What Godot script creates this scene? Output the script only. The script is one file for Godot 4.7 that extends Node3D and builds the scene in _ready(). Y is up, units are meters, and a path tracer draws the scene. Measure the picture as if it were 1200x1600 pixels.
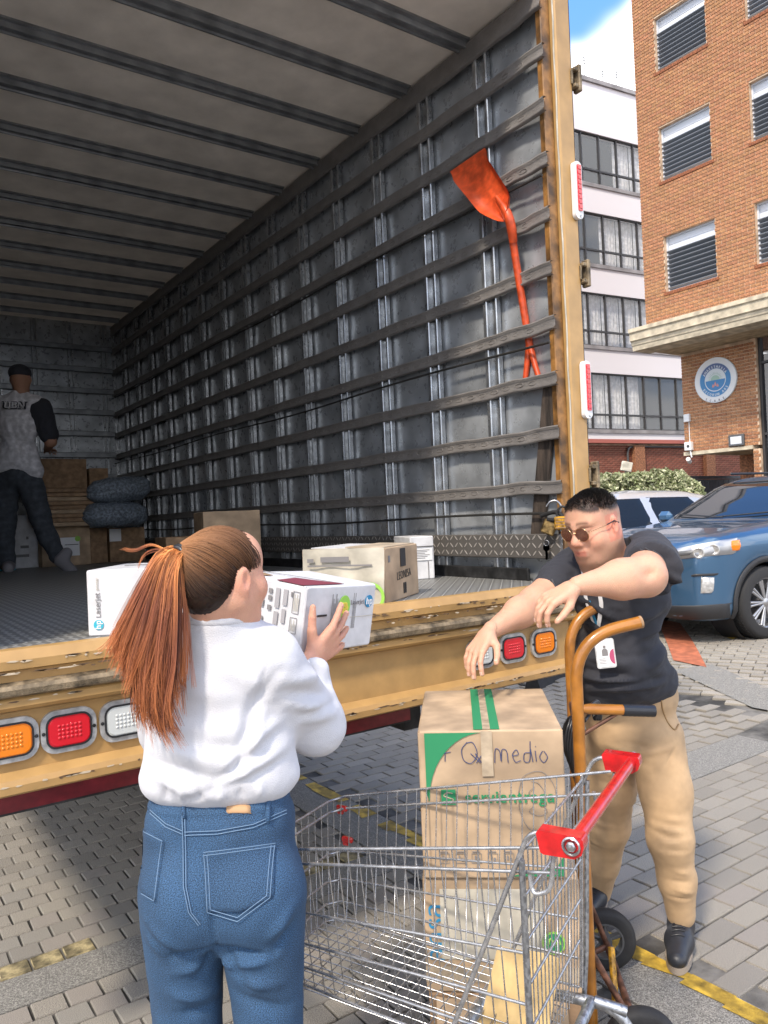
extends Node3D

var M := {}
var T := {}
var rng := RandomNumberGenerator.new()
var cam: Camera3D
const FLOOR := 1.285          # height of the truck's load floor
const XL := 0.175             # inner faces of the truck's side walls
const XR := 2.554
const ZR := -2.289            # plane of the truck's rear face
const ZF := -8.85             # inner face of the front wall
const CEIL := 3.9


func _ready() -> void:
	rng.seed = 7
	make_camera()
	make_sky()
	make_textures()
	make_materials()
	build_ground()
	build_pavers()
	build_truck()
	build_brick_building()
	build_white_building()
	build_yard()
	build_cars()
	build_load()
	build_hand_truck()
	build_cart()
	build_woman()
	build_man()
	build_worker()
	build_small()


func make_camera() -> void:
	cam = Camera3D.new()
	cam.name = "camera"
	cam.fov = 67.12
	cam.keep_aspect = Camera3D.KEEP_HEIGHT
	cam.near = 0.05
	cam.far = 500.0
	var b := Basis(Vector3.UP, deg_to_rad(-35.12)) * Basis(Vector3.RIGHT, deg_to_rad(0.428)) * Basis(Vector3.BACK, deg_to_rad(-2.486))
	cam.transform = Transform3D(b, Vector3(0, 1.6, 0))
	add_child(cam)
	cam.current = true


# a point of the place, given where the photograph shows it and how deep it lies
func spot(x: float, y: float, d: float) -> Vector3:
	return cam.transform * (Vector3((x - 600.0) / 1206.0, (800.0 - y) / 1206.0, -1.0) * d)


func make_sky() -> void:
	var w := 1024
	var h := 512
	var im := Image.create(w, h, false, Image.FORMAT_RGBF)
	var fn := FastNoiseLite.new()
	fn.seed = 206
	fn.noise_type = FastNoiseLite.TYPE_SIMPLEX_SMOOTH
	fn.fractal_type = FastNoiseLite.FRACTAL_FBM
	fn.fractal_octaves = 6
	fn.frequency = 0.55
	for y in h:
		var el := PI * (0.5 - (y + 0.5) / h)
		for x in w:
			var az := TAU * (x + 0.5) / w
			var d := Vector3(sin(az) * cos(el), sin(el), -cos(az) * cos(el))
			var c: Color
			if d.y > 0.0:
				var t := pow(1.0 - d.y, 3.0)
				c = Color(0.07, 0.21, 0.56).lerp(Color(0.42, 0.55, 0.72), t)
				var k := 1.6 / (d.y + 0.35)
				var nz := fn.get_noise_3d(d.x * k + 5.0, 0.0, d.z * k + 1.3)
				var cover := smoothstep(-0.135, 0.0, nz)
				var body := 1.05 + 0.25 * smoothstep(0.0, 0.5, nz)
				c = c.lerp(Color(body, body * 1.0, body * 1.02), cover)
			else:
				c = Color(0.22, 0.21, 0.2)
			im.set_pixel(x, y, c)
	var sm := PanoramaSkyMaterial.new()
	sm.panorama = ImageTexture.create_from_image(im)
	sm.energy_multiplier = 1.0
	var sky := Sky.new()
	sky.sky_material = sm
	var e := Environment.new()
	e.background_mode = Environment.BG_SKY
	e.sky = sky
	e.tonemap_mode = Environment.TONE_MAPPER_LINEAR
	e.tonemap_exposure = 2.4
	e.sdfgi_enabled = true
	e.ssao_enabled = true
	e.ssil_enabled = true
	var we := WorldEnvironment.new()
	we.name = "environment"
	we.environment = e
	add_child(we)
	var sun := DirectionalLight3D.new()
	sun.name = "sun"
	sun.light_energy = 0.6
	sun.light_color = Color(1.0, 0.95, 0.88)
	sun.light_angular_distance = 6.0
	sun.shadow_enabled = true
	var to_sun := Vector3(-0.62, 0.80, 0.34).normalized()
	sun.look_at_from_position(to_sun * 30.0, Vector3.ZERO)
	add_child(sun)


# ------------------------------------------------------------------ mesh building
class MB:
	var v := PackedVector3Array()
	var n := PackedVector3Array()
	var uv := PackedVector2Array()
	var c := PackedColorArray()
	var i := PackedInt32Array()
	var col := Color.WHITE

	func p(a: Vector3, nn: Vector3, t := Vector2.ZERO) -> int:
		v.append(a)
		n.append(nn)
		uv.append(t)
		c.append(col)
		return v.size() - 1

	# corners counter-clockwise seen from outside
	func tri(a: Vector3, b: Vector3, d: Vector3, ta := Vector2.ZERO, tb := Vector2.RIGHT, td := Vector2.DOWN) -> void:
		var nn := (b - a).cross(d - a).normalized()
		var k := p(a, nn, ta)
		p(b, nn, tb)
		p(d, nn, td)
		i.append_array(PackedInt32Array([k, k + 2, k + 1]))

	func quad(a: Vector3, b: Vector3, d: Vector3, e: Vector3, ua := Vector2(0, 1), ub := Vector2(1, 1), ud := Vector2(1, 0), ue := Vector2(0, 0)) -> void:
		var nn := (d - a).cross(e - b).normalized()
		var k := p(a, nn, ua)
		p(b, nn, ub)
		p(d, nn, ud)
		p(e, nn, ue)
		i.append_array(PackedInt32Array([k, k + 2, k + 1, k, k + 3, k + 2]))

	func box(o: Vector3, s: Vector3, b := Basis(), bev := 0.0) -> void:
		var h := s * 0.5
		bev = minf(bev, minf(h.x, minf(h.y, h.z)) * 0.9)
		var ax := [b.x, b.y, b.z]
		var hh := [h.x, h.y, h.z]
		for k in 3:
			for sg in [1.0, -1.0]:
				var w: Vector3 = ax[k] * sg
				var u: Vector3 = ax[(k + 1) % 3]
				var r: Vector3 = ax[(k + 2) % 3] * sg
				var hu: float = hh[(k + 1) % 3] - bev
				var hr: float = hh[(k + 2) % 3] - bev
				var m: Vector3 = o + w * hh[k]
				quad(m - u * hu - r * hr, m + u * hu - r * hr, m + u * hu + r * hr, m - u * hu + r * hr)
		if bev <= 0.0:
			return
		for k in 3:
			var k1 := (k + 1) % 3
			var k2 := (k + 2) % 3
			for s1 in [1.0, -1.0]:
				for s2 in [1.0, -1.0]:
					var a1: Vector3 = o + ax[k1] * (s1 * hh[k1]) + ax[k2] * (s2 * (hh[k2] - bev))
					var a2: Vector3 = o + ax[k1] * (s1 * (hh[k1] - bev)) + ax[k2] * (s2 * hh[k2])
					var e: Vector3 = ax[k] * (hh[k] - bev)
					if s1 * s2 > 0:
						_q(a1, a2, e)
					else:
						_q(a2, a1, e)
		for sx in [1.0, -1.0]:
			for sy in [1.0, -1.0]:
				for sz in [1.0, -1.0]:
					var q1: Vector3 = o + b.x * (sx * h.x) + b.y * (sy * (h.y - bev)) + b.z * (sz * (h.z - bev))
					var q2: Vector3 = o + b.x * (sx * (h.x - bev)) + b.y * (sy * h.y) + b.z * (sz * (h.z - bev))
					var q3: Vector3 = o + b.x * (sx * (h.x - bev)) + b.y * (sy * (h.y - bev)) + b.z * (sz * h.z)
					if sx * sy * sz > 0:
						tri(q1, q2, q3)
					else:
						tri(q1, q3, q2)

	func _q(a1: Vector3, a2: Vector3, e: Vector3) -> void:
		quad(a1 - e, a2 - e, a2 + e, a1 + e)

	func ends(mn: Vector3, mx: Vector3, bev := 0.0) -> void:
		box((mn + mx) * 0.5, (mx - mn).abs(), Basis(), bev)

	func tube(pts: PackedVector3Array, r: Variant, sides := 8, caps := true, closed := false, flat := 1.0, up0 := Vector3.ZERO) -> void:
		var m := pts.size()
		var first := v.size()
		var nrm := Vector3.ZERO
		var tl := 0.0
		for k in m:
			var a := pts[(k - 1 + m) % m] if (closed or k > 0) else pts[k]
			var d := pts[(k + 1) % m] if (closed or k < m - 1) else pts[k]
			var t := (d - a).normalized()
			if k == 0:
				nrm = up0 if up0 != Vector3.ZERO else (Vector3.UP if absf(t.y) < 0.9 else Vector3.RIGHT)
			if k > 0:
				tl += pts[k].distance_to(pts[k - 1])
			nrm = (nrm - t * nrm.dot(t)).normalized()
			var bi := t.cross(nrm)
			var rr: float = r[k] if r is Array or r is PackedFloat32Array else r
			for j in sides + 1:
				var an := TAU * j / sides
				var dir := nrm * cos(an) * flat + bi * sin(an)
				var nn := nrm * cos(an) / flat + bi * sin(an)
				p(pts[k] + dir * rr, nn.normalized(), Vector2(float(j) / sides, tl))
		var s1 := sides + 1
		var segs := m if closed else m - 1
		for k in segs:
			for j in sides:
				var q0 := first + k * s1 + j
				var q1 := first + ((k + 1) % m) * s1 + j
				i.append_array(PackedInt32Array([q0, q1 + 1, q0 + 1, q0, q1, q1 + 1]))
		if caps and not closed:
			for e in [0, m - 1]:
				var t2: Vector3 = (pts[0] - pts[1]).normalized() if e == 0 else (pts[m - 1] - pts[m - 2]).normalized()
				var ce := p(pts[e], t2)
				var f2 := v.size()
				for j in sides + 1:
					p(v[first + e * s1 + j], t2)
				for j in sides:
					if e == 0:
						i.append_array(PackedInt32Array([ce, f2 + j, f2 + j + 1]))
					else:
						i.append_array(PackedInt32Array([ce, f2 + j + 1, f2 + j]))

	func bar(a: Vector3, b: Vector3, r: float, sides := 6) -> void:
		tube(PackedVector3Array([a, b]), r, sides)

	# profile: (radius, height) pairs, turned about the transform's y axis
	func lathe(prof: PackedVector2Array, x: Transform3D, sides := 24, smooth := true) -> void:
		var m := prof.size()
		for k in m - 1:
			var d := prof[k + 1] - prof[k]
			if d.length() < 1e-7:
				continue
			var nl := Vector2(d.y, -d.x).normalized()
			var n0 := nl
			var n1 := nl
			if smooth:
				if k > 0:
					var dp := prof[k] - prof[k - 1]
					var np := Vector2(dp.y, -dp.x).normalized()
					if np.dot(nl) > 0.6:
						n0 = (np + nl).normalized()
				if k < m - 2:
					var dn := prof[k + 2] - prof[k + 1]
					var nq := Vector2(dn.y, -dn.x).normalized()
					if nq.dot(nl) > 0.6:
						n1 = (nq + nl).normalized()
			var f := v.size()
			for j in sides + 1:
				var an := TAU * j / sides
				var cs := cos(an)
				var sn := sin(an)
				p(x * Vector3(prof[k].x * cs, prof[k].y, prof[k].x * sn), (x.basis * Vector3(n0.x * cs, n0.y, n0.x * sn)).normalized(), Vector2(float(j) / sides, prof[k].y))
				p(x * Vector3(prof[k + 1].x * cs, prof[k + 1].y, prof[k + 1].x * sn), (x.basis * Vector3(n1.x * cs, n1.y, n1.x * sn)).normalized(), Vector2(float(j) / sides, prof[k + 1].y))
			for j in sides:
				var q := f + j * 2
				i.append_array(PackedInt32Array([q, q + 3, q + 1, q, q + 2, q + 3]))

	# a flat outline (counter-clockwise in local xy) extruded from z = 0 to z = depth
	func prism(poly_in: PackedVector2Array, x: Transform3D, depth: float, smooth := false) -> void:
		var poly := poly_in.duplicate()
		var area := 0.0
		for k in poly.size():
			area += poly[k].cross(poly[(k + 1) % poly.size()])
		if area < 0:
			poly.reverse()
		var ids := Geometry2D.triangulate_polygon(poly)
		var nz := x.basis.z.normalized()
		for side in 2:
			var f := v.size()
			var nn := nz if side == 1 else -nz
			for q in poly:
				p(x * Vector3(q.x, q.y, depth if side == 1 else 0.0), nn, q)
			for k in range(0, ids.size(), 3):
				var a := poly[ids[k]]
				var b := poly[ids[k + 1]]
				var d := poly[ids[k + 2]]
				var ccw := (b - a).cross(d - a) > 0
				if ccw == (side == 1):
					i.append_array(PackedInt32Array([f + ids[k], f + ids[k + 2], f + ids[k + 1]]))
				else:
					i.append_array(PackedInt32Array([f + ids[k], f + ids[k + 1], f + ids[k + 2]]))
		var m := poly.size()
		for k in m:
			var a := poly[k]
			var b := poly[(k + 1) % m]
			if smooth:
				var e0 := b - poly[(k - 1 + m) % m]
				var e1 := poly[(k + 2) % m] - a
				var na := (x.basis * Vector3(e0.y, -e0.x, 0)).normalized()
				var nb := (x.basis * Vector3(e1.y, -e1.x, 0)).normalized()
				var f := p(x * Vector3(a.x, a.y, 0), na)
				p(x * Vector3(b.x, b.y, 0), nb)
				p(x * Vector3(b.x, b.y, depth), nb)
				p(x * Vector3(a.x, a.y, depth), na)
				i.append_array(PackedInt32Array([f, f + 2, f + 1, f, f + 3, f + 2]))
			else:
				quad(x * Vector3(a.x, a.y, 0), x * Vector3(b.x, b.y, 0), x * Vector3(b.x, b.y, depth), x * Vector3(a.x, a.y, depth))

	# rows of points; smooth; normal = (next row) x (next column)
	func grid(rows: Array, flip := false) -> void:
		var h := rows.size()
		var w: int = rows[0].size()
		var f := v.size()
		for y in h:
			for x in w:
				var dx: Vector3 = rows[y][mini(x + 1, w - 1)] - rows[y][maxi(x - 1, 0)]
				var dy: Vector3 = rows[mini(y + 1, h - 1)][x] - rows[maxi(y - 1, 0)][x]
				var nn := dy.cross(dx).normalized()
				p(rows[y][x], -nn if flip else nn, Vector2(float(x) / (w - 1), float(y) / (h - 1)))
		for y in h - 1:
			for x in w - 1:
				var q := f + y * w + x
				if flip:
					i.append_array(PackedInt32Array([q, q + w, q + w + 1, q, q + w + 1, q + 1]))
				else:
					i.append_array(PackedInt32Array([q, q + w + 1, q + w, q, q + 1, q + w + 1]))

	func done() -> ArrayMesh:
		var a := []
		a.resize(Mesh.ARRAY_MAX)
		a[Mesh.ARRAY_VERTEX] = v
		a[Mesh.ARRAY_NORMAL] = n
		a[Mesh.ARRAY_TEX_UV] = uv
		a[Mesh.ARRAY_COLOR] = c
		a[Mesh.ARRAY_INDEX] = i
		var m := ArrayMesh.new()
		m.add_surface_from_arrays(Mesh.PRIMITIVE_TRIANGLES, a)
		return m


# ------------------------------------------------------------------ objects
func tag(o: Node3D, label: String, category: String, group := "", kind := "") -> Node3D:
	if label:
		o.set_meta("label", label)
	if category:
		o.set_meta("category", category)
	if group:
		o.set_meta("group", group)
	if kind:
		o.set_meta("kind", kind)
	return o


func thing(called: String, label: String, category: String, at := Vector3.ZERO, group := "", turn := 0.0) -> Node3D:
	var o := Node3D.new()
	o.name = called
	o.position = at
	o.rotation.y = turn
	add_child(o, true)
	return tag(o, label, category, group)


# a part whose mesh is built in the place's own coordinates, under a parent that stands anywhere
func part(parent: Node, called: String, mb: Variant, m: Variant, label := "") -> MeshInstance3D:
	var o := MeshInstance3D.new()
	o.name = called
	o.mesh = mb.done() if mb is MB else mb
	o.material_override = M[m] if m is String else m
	var t := Transform3D()
	var q := parent
	while q is Node3D and q != self:
		t = q.transform * t
		q = q.get_parent()
	o.transform = t.affine_inverse()
	if label:
		o.set_meta("label", label)
	parent.add_child(o, true)
	return o


# a part whose mesh is built in the parent's coordinates
func lpart(parent: Node, called: String, mb: Variant, m: Variant, at := Transform3D()) -> MeshInstance3D:
	var o := MeshInstance3D.new()
	o.name = called
	o.mesh = mb.done() if mb is MB else mb
	o.material_override = M[m] if m is String else m
	o.transform = at
	parent.add_child(o, true)
	return o


func struct(called: String, mb: Variant, m: Variant) -> MeshInstance3D:
	var o := part(self, called, mb, m)
	o.set_meta("kind", "structure")
	return o


func rect_round(w: float, h: float, r: float, steps := 5) -> PackedVector2Array:
	var o := PackedVector2Array()
	for k in 4:
		var cx := (w * 0.5 - r) * (1.0 if k == 0 or k == 3 else -1.0)
		var cy := (h * 0.5 - r) * (1.0 if k < 2 else -1.0)
		for j in steps + 1:
			var a := PI * 0.5 * (k + float(j) / steps)
			o.append(Vector2(cx + cos(a) * r, cy + sin(a) * r))
	return o


func ring_prism(mb: MB, outer: PackedVector2Array, inner: PackedVector2Array, x: Transform3D, z0: float, z1: float) -> void:
	var m := outer.size()
	for k in m:
		var j := (k + 1) % m
		var a := outer[k]
		var b := outer[j]
		var ia := inner[k]
		var ib := inner[j]
		mb.quad(x * Vector3(a.x, a.y, z0), x * Vector3(b.x, b.y, z0), x * Vector3(b.x, b.y, z1), x * Vector3(a.x, a.y, z1))
		mb.quad(x * Vector3(ia.x, ia.y, z1), x * Vector3(a.x, a.y, z1), x * Vector3(b.x, b.y, z1), x * Vector3(ib.x, ib.y, z1))
		mb.quad(x * Vector3(ib.x, ib.y, z0), x * Vector3(ia.x, ia.y, z0), x * Vector3(ia.x, ia.y, z1), x * Vector3(ib.x, ib.y, z1))


func smooth_path(pts: PackedVector3Array, steps := 6, closed := false) -> PackedVector3Array:
	var o := PackedVector3Array()
	var m := pts.size()
	for k in (m if closed else m - 1):
		var p0 := pts[(k - 1 + m) % m] if (closed or k > 0) else pts[0] * 2.0 - pts[1]
		var p1 := pts[k]
		var p2 := pts[(k + 1) % m]
		var p3 := pts[(k + 2) % m] if (closed or k < m - 2) else pts[m - 1] * 2.0 - pts[m - 2]
		for j in steps:
			o.append(p1.cubic_interpolate(p2, p0, p3, float(j) / steps))
	if not closed:
		o.append(pts[m - 1])
	return o


# straight runs joined by round bends
func bent(pts: PackedVector3Array, r: float, steps := 5) -> PackedVector3Array:
	var o := PackedVector3Array([pts[0]])
	for k in range(1, pts.size() - 1):
		var a := pts[k] + (pts[k - 1] - pts[k]).limit_length(r)
		var b := pts[k] + (pts[k + 1] - pts[k]).limit_length(r)
		for j in steps + 1:
			var t := float(j) / steps
			o.append(a.lerp(pts[k], t).lerp(pts[k].lerp(b, t), t))
	o.append(pts[-1])
	return o


func lettering(parent: Node, text: String, size: float, at: Transform3D, m: Variant, font := "Droid Sans", bold := 400, depth := 0.001) -> MeshInstance3D:
	var tm := TextMesh.new()
	var f := SystemFont.new()
	f.font_names = PackedStringArray([font])
	f.font_weight = bold
	tm.font = f
	tm.text = text
	tm.font_size = 48
	tm.pixel_size = size / 48.0
	tm.depth = depth
	tm.curve_step = 2.0
	var o := MeshInstance3D.new()
	o.name = "lettering"
	o.mesh = tm
	o.material_override = M[m] if m is String else m
	var t := Transform3D()
	var q := parent
	while q is Node3D and q != self:
		t = q.transform * t
		q = q.get_parent()
	o.transform = t.affine_inverse() * at
	parent.add_child(o, true)
	return o
# ------------------------------------------------------------------ textures and materials
func noise_tex(called: String, seed_: int, freq: float, oct: int, lo: float, hi: float, type := FastNoiseLite.TYPE_SIMPLEX_SMOOTH, size := 512, gain := 0.5, contrast := 1.0) -> void:
	var fn := FastNoiseLite.new()
	fn.seed = seed_
	fn.noise_type = type
	fn.frequency = freq
	fn.fractal_type = FastNoiseLite.FRACTAL_FBM
	fn.fractal_octaves = oct
	fn.fractal_gain = gain
	if type == FastNoiseLite.TYPE_CELLULAR:
		fn.cellular_return_type = FastNoiseLite.RETURN_CELL_VALUE
	var im := fn.get_seamless_image(size, size)
	im.convert(Image.FORMAT_L8)
	var d := im.get_data()
	var lut := PackedByteArray()
	lut.resize(256)
	for k in 256:
		lut[k] = int(255.0 * lerpf(lo, hi, clampf((k / 255.0 - 0.5) * contrast + 0.5, 0.0, 1.0)))
	for k in d.size():
		d[k] = lut[d[k]]
	T[called] = ImageTexture.create_from_image(Image.create_from_data(size, size, false, Image.FORMAT_L8, d))


func draw_tex(called: String, w: int, h: int, f: Callable) -> void:
	var d := PackedByteArray()
	d.resize(w * h)
	for y in h:
		for x in w:
			d[y * w + x] = int(clampf(f.call(x, y), 0.0, 1.0) * 255.0)
	T[called] = ImageTexture.create_from_image(Image.create_from_data(w, h, false, Image.FORMAT_L8, d))


func make_textures() -> void:
	noise_tex("mottle", 1, 0.008, 5, 0.72, 1.0)
	noise_tex("faint", 9, 0.01, 5, 0.86, 1.0)
	noise_tex("stain", 2, 0.006, 6, 0.45, 1.0, FastNoiseLite.TYPE_SIMPLEX_SMOOTH, 512, 0.6, 1.5)
	noise_tex("grain", 3, 0.09, 4, 0.0, 1.0, FastNoiseLite.TYPE_SIMPLEX_SMOOTH, 512, 0.65, 1.3)
	noise_tex("speck", 4, 0.16, 3, 0.55, 1.0, FastNoiseLite.TYPE_SIMPLEX, 512, 0.7, 1.8)
	noise_tex("spangle", 5, 0.05, 1, 0.7, 1.0, FastNoiseLite.TYPE_CELLULAR, 512)
	noise_tex("rough", 6, 0.02, 5, 0.55, 1.0, FastNoiseLite.TYPE_SIMPLEX_SMOOTH, 512, 0.6, 1.4)
	noise_tex("denim", 31, 0.14, 3, 0.38, 1.0, FastNoiseLite.TYPE_SIMPLEX, 512, 0.75, 1.9)
	noise_tex("pebble", 8, 0.12, 2, 0.45, 1.0, FastNoiseLite.TYPE_CELLULAR, 512)
	# chequered steel: bars raised in two directions
	draw_tex("tread", 128, 128, func(x: int, y: int) -> float:
		var best := 0.0
		for k in 5:
			var cx: float = [32.0, 96.0, 96.0, 32.0, 32.0][k]
			var cy: float = [32.0, 96.0, 32.0, 96.0, 32.0][k]
			var s := 1.0 if k < 2 else -1.0
			var px := wrapf(x - cx, -64.0, 64.0)
			var py := wrapf(y - cy, -64.0, 64.0)
			if k < 4:
				var a := (px + s * py) * 0.7071
				var b := (px - s * py) * 0.7071
				best = maxf(best, 1.0 - smoothstep(0.7, 1.0, sqrt(a * a / 1100.0 + b * b / 70.0)))
		return best)
	var td: PackedByteArray = T["tread"].get_image().get_data()
	draw_tex("treadc", 128, 128, func(x: int, y: int) -> float: return 0.6 + 0.4 * td[y * 128 + x] / 255.0)
	draw_tex("weave", 64, 64, func(x: int, y: int) -> float:
		return 0.5 + 0.25 * sin(TAU * x / 4.0) * (1.0 if (y / 4) % 2 == 0 else -1.0) + 0.25 * sin(TAU * y / 4.0))


func lin(r: float, g: float, b: float, a := 1.0) -> Color:
	var c := Color(r, g, b).linear_to_srgb()
	c.a = a
	return c


# o: tex, ts (texture repeats per metre), bump, bs (repeats per metre), bh (height in cm), metal, vc, spec, coat, rim, rtex
func mat(called: String, c: Color, rough := 0.8, o := {}) -> StandardMaterial3D:
	var m := StandardMaterial3D.new()
	m.resource_name = called
	m.albedo_color = c
	m.roughness = rough
	m.metallic = o.get("metal", 0.0)
	m.metallic_specular = o.get("spec", 0.5)
	if o.get("uv", false) == false:
		m.uv1_triplanar = true
		m.uv1_triplanar_sharpness = 4.0
	var s: float = o.get("ts", 1.0)
	m.uv1_scale = Vector3.ONE * s
	if o.has("st"):
		m.uv1_scale = o.st
	if o.has("tex"):
		m.albedo_texture = T[o.tex]
	if o.has("bump"):
		m.heightmap_enabled = true
		m.heightmap_texture = T[o.bump]
		m.heightmap_scale = o.get("bh", 0.2)
	if o.has("rtex"):
		m.roughness_texture = T[o.rtex]
	if o.has("detail"):
		m.detail_enabled = true
		m.detail_albedo = T[o.detail]
		m.detail_blend_mode = BaseMaterial3D.BLEND_MODE_MUL
	if o.get("vc", false):
		m.vertex_color_use_as_albedo = true
	if o.has("coat"):
		m.clearcoat_enabled = true
		m.clearcoat = o.coat
		m.clearcoat_roughness = o.get("coatr", 0.05)
	if o.has("rim"):
		m.rim_enabled = true
		m.rim = o.rim
		m.rim_tint = 0.6
	if o.has("sss"):
		m.subsurf_scatter_enabled = true
		m.subsurf_scatter_strength = o.sss
	if o.has("back"):
		m.backlight_enabled = true
		m.backlight = o.back
	if c.a < 1.0:
		m.transparency = BaseMaterial3D.TRANSPARENCY_ALPHA
	M[called] = m
	return m


func make_materials() -> void:
	# ground
	mat("earth", lin(0.17, 0.16, 0.145), 0.95, {"tex": "stain", "ts": 0.6, "bump": "grain", "bh": 0.3})
	for k in 6:
		var t: Array = [[0.42, 0.38, 0.32], [0.39, 0.355, 0.30], [0.44, 0.40, 0.335], [0.36, 0.33, 0.285], [0.42, 0.375, 0.325], [0.40, 0.37, 0.32]][k]
		mat("paver%d" % k, lin(t[0], t[1], t[2]), 0.9, {"tex": "speck", "ts": 2.6 + 0.37 * k, "bump": "grain", "bh": 0.1})
	mat("paver_yellow", lin(0.44, 0.36, 0.19), 0.85, {"tex": "stain", "ts": 3.1, "bump": "grain", "bh": 0.12})
	mat("paver_many", lin(1, 1, 1), 0.9, {"tex": "speck", "ts": 2.8, "bump": "grain", "bh": 0.12, "vc": true})
	mat("concrete", lin(0.42, 0.40, 0.36), 0.95, {"tex": "pebble", "ts": 5.0, "bump": "pebble", "bh": 0.35})
	mat("paint_yellow", lin(0.62, 0.40, 0.045), 0.75, {"tex": "stain", "ts": 2.0, "bump": "grain", "bh": 0.1})
	mat("paint_orange", lin(0.5, 0.15, 0.07), 0.85, {"tex": "mottle", "ts": 2.0})
	# truck
	mat("ochre", lin(0.50, 0.30, 0.11), 0.42, {"tex": "faint", "ts": 1.3, "bump": "rough", "bh": 0.05, "spec": 0.5})
	mat("ochre_dark", lin(0.33, 0.155, 0.04), 0.5, {"tex": "stain", "ts": 1.7, "bump": "rough", "bh": 0.08})
	mat("ochre_worn", lin(0.34, 0.26, 0.16), 0.65, {"tex": "stain", "ts": 4.0, "bump": "grain", "bh": 0.1, "metal": 0.3})
	mat("galv", lin(0.55, 0.58, 0.61), 0.42, {"tex": "mottle", "ts": 1.1, "metal": 0.45, "rtex": "rough"})
	mat("stud", lin(0.60, 0.62, 0.64), 0.42, {"tex": "mottle", "ts": 2.0, "metal": 0.85, "rtex": "rough"})
	mat("rail", lin(0.30, 0.28, 0.265), 0.5, {"tex": "faint", "ts": 1.5, "bump": "grain", "bh": 0.12, "metal": 0.35})
	mat("rail_mark", lin(0.34, 0.31, 0.285), 0.5, {"tex": "mottle", "ts": 3.0, "metal": 0.4})
	mat("rod", lin(0.05, 0.048, 0.045), 0.5, {"metal": 0.5})
	mat("roof", lin(0.84, 0.79, 0.72), 0.75, {"tex": "faint", "ts": 0.6, "bump": "grain", "bh": 0.04, "back": Color(0.16, 0.15, 0.135)})
	mat("rib", lin(0.36, 0.38, 0.40), 0.42, {"tex": "mottle", "ts": 1.5, "metal": 0.6})
	mat("tread_floor", lin(0.62, 0.62, 0.60), 0.45, {"tex": "treadc", "metal": 0.3, "ts": 16.0, "bump": "tread", "bh": 0.5})
	mat("tread_plate", lin(0.38, 0.35, 0.32), 0.5, {"tex": "treadc", "ts": 14.0, "metal": 0.3, "bump": "tread", "bh": 0.5})
	mat("dark_steel", lin(0.05, 0.05, 0.052), 0.6, {"tex": "stain", "ts": 2.0, "metal": 0.3})
	mat("chip", lin(0.14, 0.085, 0.045), 0.8)
	mat("chip_pale", lin(0.55, 0.45, 0.32), 0.7)
	mat("chrome", lin(0.75, 0.74, 0.72), 0.28, {"metal": 0.45, "tex": "mottle", "ts": 6.0})
	mat("lens_red", lin(0.62, 0.02, 0.03), 0.12, {"coat": 0.6})
	mat("lens_orange", lin(0.8, 0.21, 0.005), 0.12, {"coat": 0.6})
	mat("lens_clear", lin(0.6, 0.62, 0.6), 0.12, {"coat": 0.6})
	mat("white_plastic", lin(0.72, 0.72, 0.72), 0.35)
	mat("stripe_red", lin(0.20, 0.014, 0.02), 0.35, {"tex": "mottle", "ts": 4.0})
	mat("rubber", lin(0.022, 0.022, 0.024), 0.75, {"tex": "mottle", "ts": 4.0, "bump": "grain", "bh": 0.05})
	mat("black_plastic", lin(0.018, 0.018, 0.02), 0.45)
	# objects
	mat("shovel", lin(0.78, 0.10, 0.025), 0.38, {"tex": "mottle", "ts": 5.0, "bump": "rough", "bh": 0.04})
	mat("wood_dark", lin(0.075, 0.055, 0.042), 0.8, {"tex": "stain", "st": Vector3(6, 0.7, 6), "bump": "grain", "bh": 0.15})
	mat("brass", lin(0.42, 0.28, 0.11), 0.42, {"metal": 0.8, "tex": "stain", "ts": 8.0})
	mat("brass_yellow", lin(0.72, 0.36, 0.015), 0.45, {"tex": "stain", "ts": 12.0})
	mat("steel", lin(0.62, 0.62, 0.63), 0.3, {"metal": 1.0, "tex": "mottle", "ts": 6.0})
	mat("card", lin(0.60, 0.43, 0.275), 0.85, {"tex": "mottle", "ts": 1.5, "bump": "rough", "bh": 0.06})
	mat("card_dark", lin(0.42, 0.265, 0.15), 0.85, {"tex": "mottle", "ts": 3.0, "bump": "rough", "bh": 0.12})
	mat("card_pale", lin(0.62, 0.50, 0.36), 0.85, {"tex": "mottle", "ts": 2.0, "bump": "rough", "bh": 0.12})
	mat("card_yellow", lin(0.66, 0.46, 0.20), 0.85, {"tex": "mottle", "ts": 3.0})
	mat("card_white", lin(0.70, 0.70, 0.715), 0.6, {"tex": "faint", "ts": 2.0, "bump": "rough", "bh": 0.08})
	mat("card_cream", lin(0.66, 0.61, 0.50), 0.75, {"tex": "mottle", "ts": 2.0})
	mat("tape_clear", lin(0.60, 0.48, 0.34), 0.2, {"tex": "mottle", "ts": 5.0})
	mat("print_black", lin(0.03, 0.028, 0.028), 0.7)
	mat("print_soft", lin(0.33, 0.32, 0.33), 0.7)
	mat("print_grey", lin(0.2, 0.19, 0.19), 0.7)
	mat("print_blue", lin(0.02, 0.22, 0.42), 0.6)
	mat("print_sky", lin(0.03, 0.38, 0.5), 0.5)
	mat("print_green", lin(0.02, 0.22, 0.09), 0.7)
	mat("print_lime", lin(0.28, 0.55, 0.08), 0.6)
	mat("print_yellow", lin(0.75, 0.6, 0.08), 0.6)
	mat("print_maroon", lin(0.20, 0.04, 0.06), 0.6)
	mat("print_white", lin(0.72, 0.72, 0.72), 0.6)
	mat("ink", lin(0.05, 0.065, 0.16), 0.6)
	mat("bag", lin(0.32, 0.38, 0.45), 0.65, {"tex": "rough", "ts": 3.0, "bump": "rough", "bh": 0.6})
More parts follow.
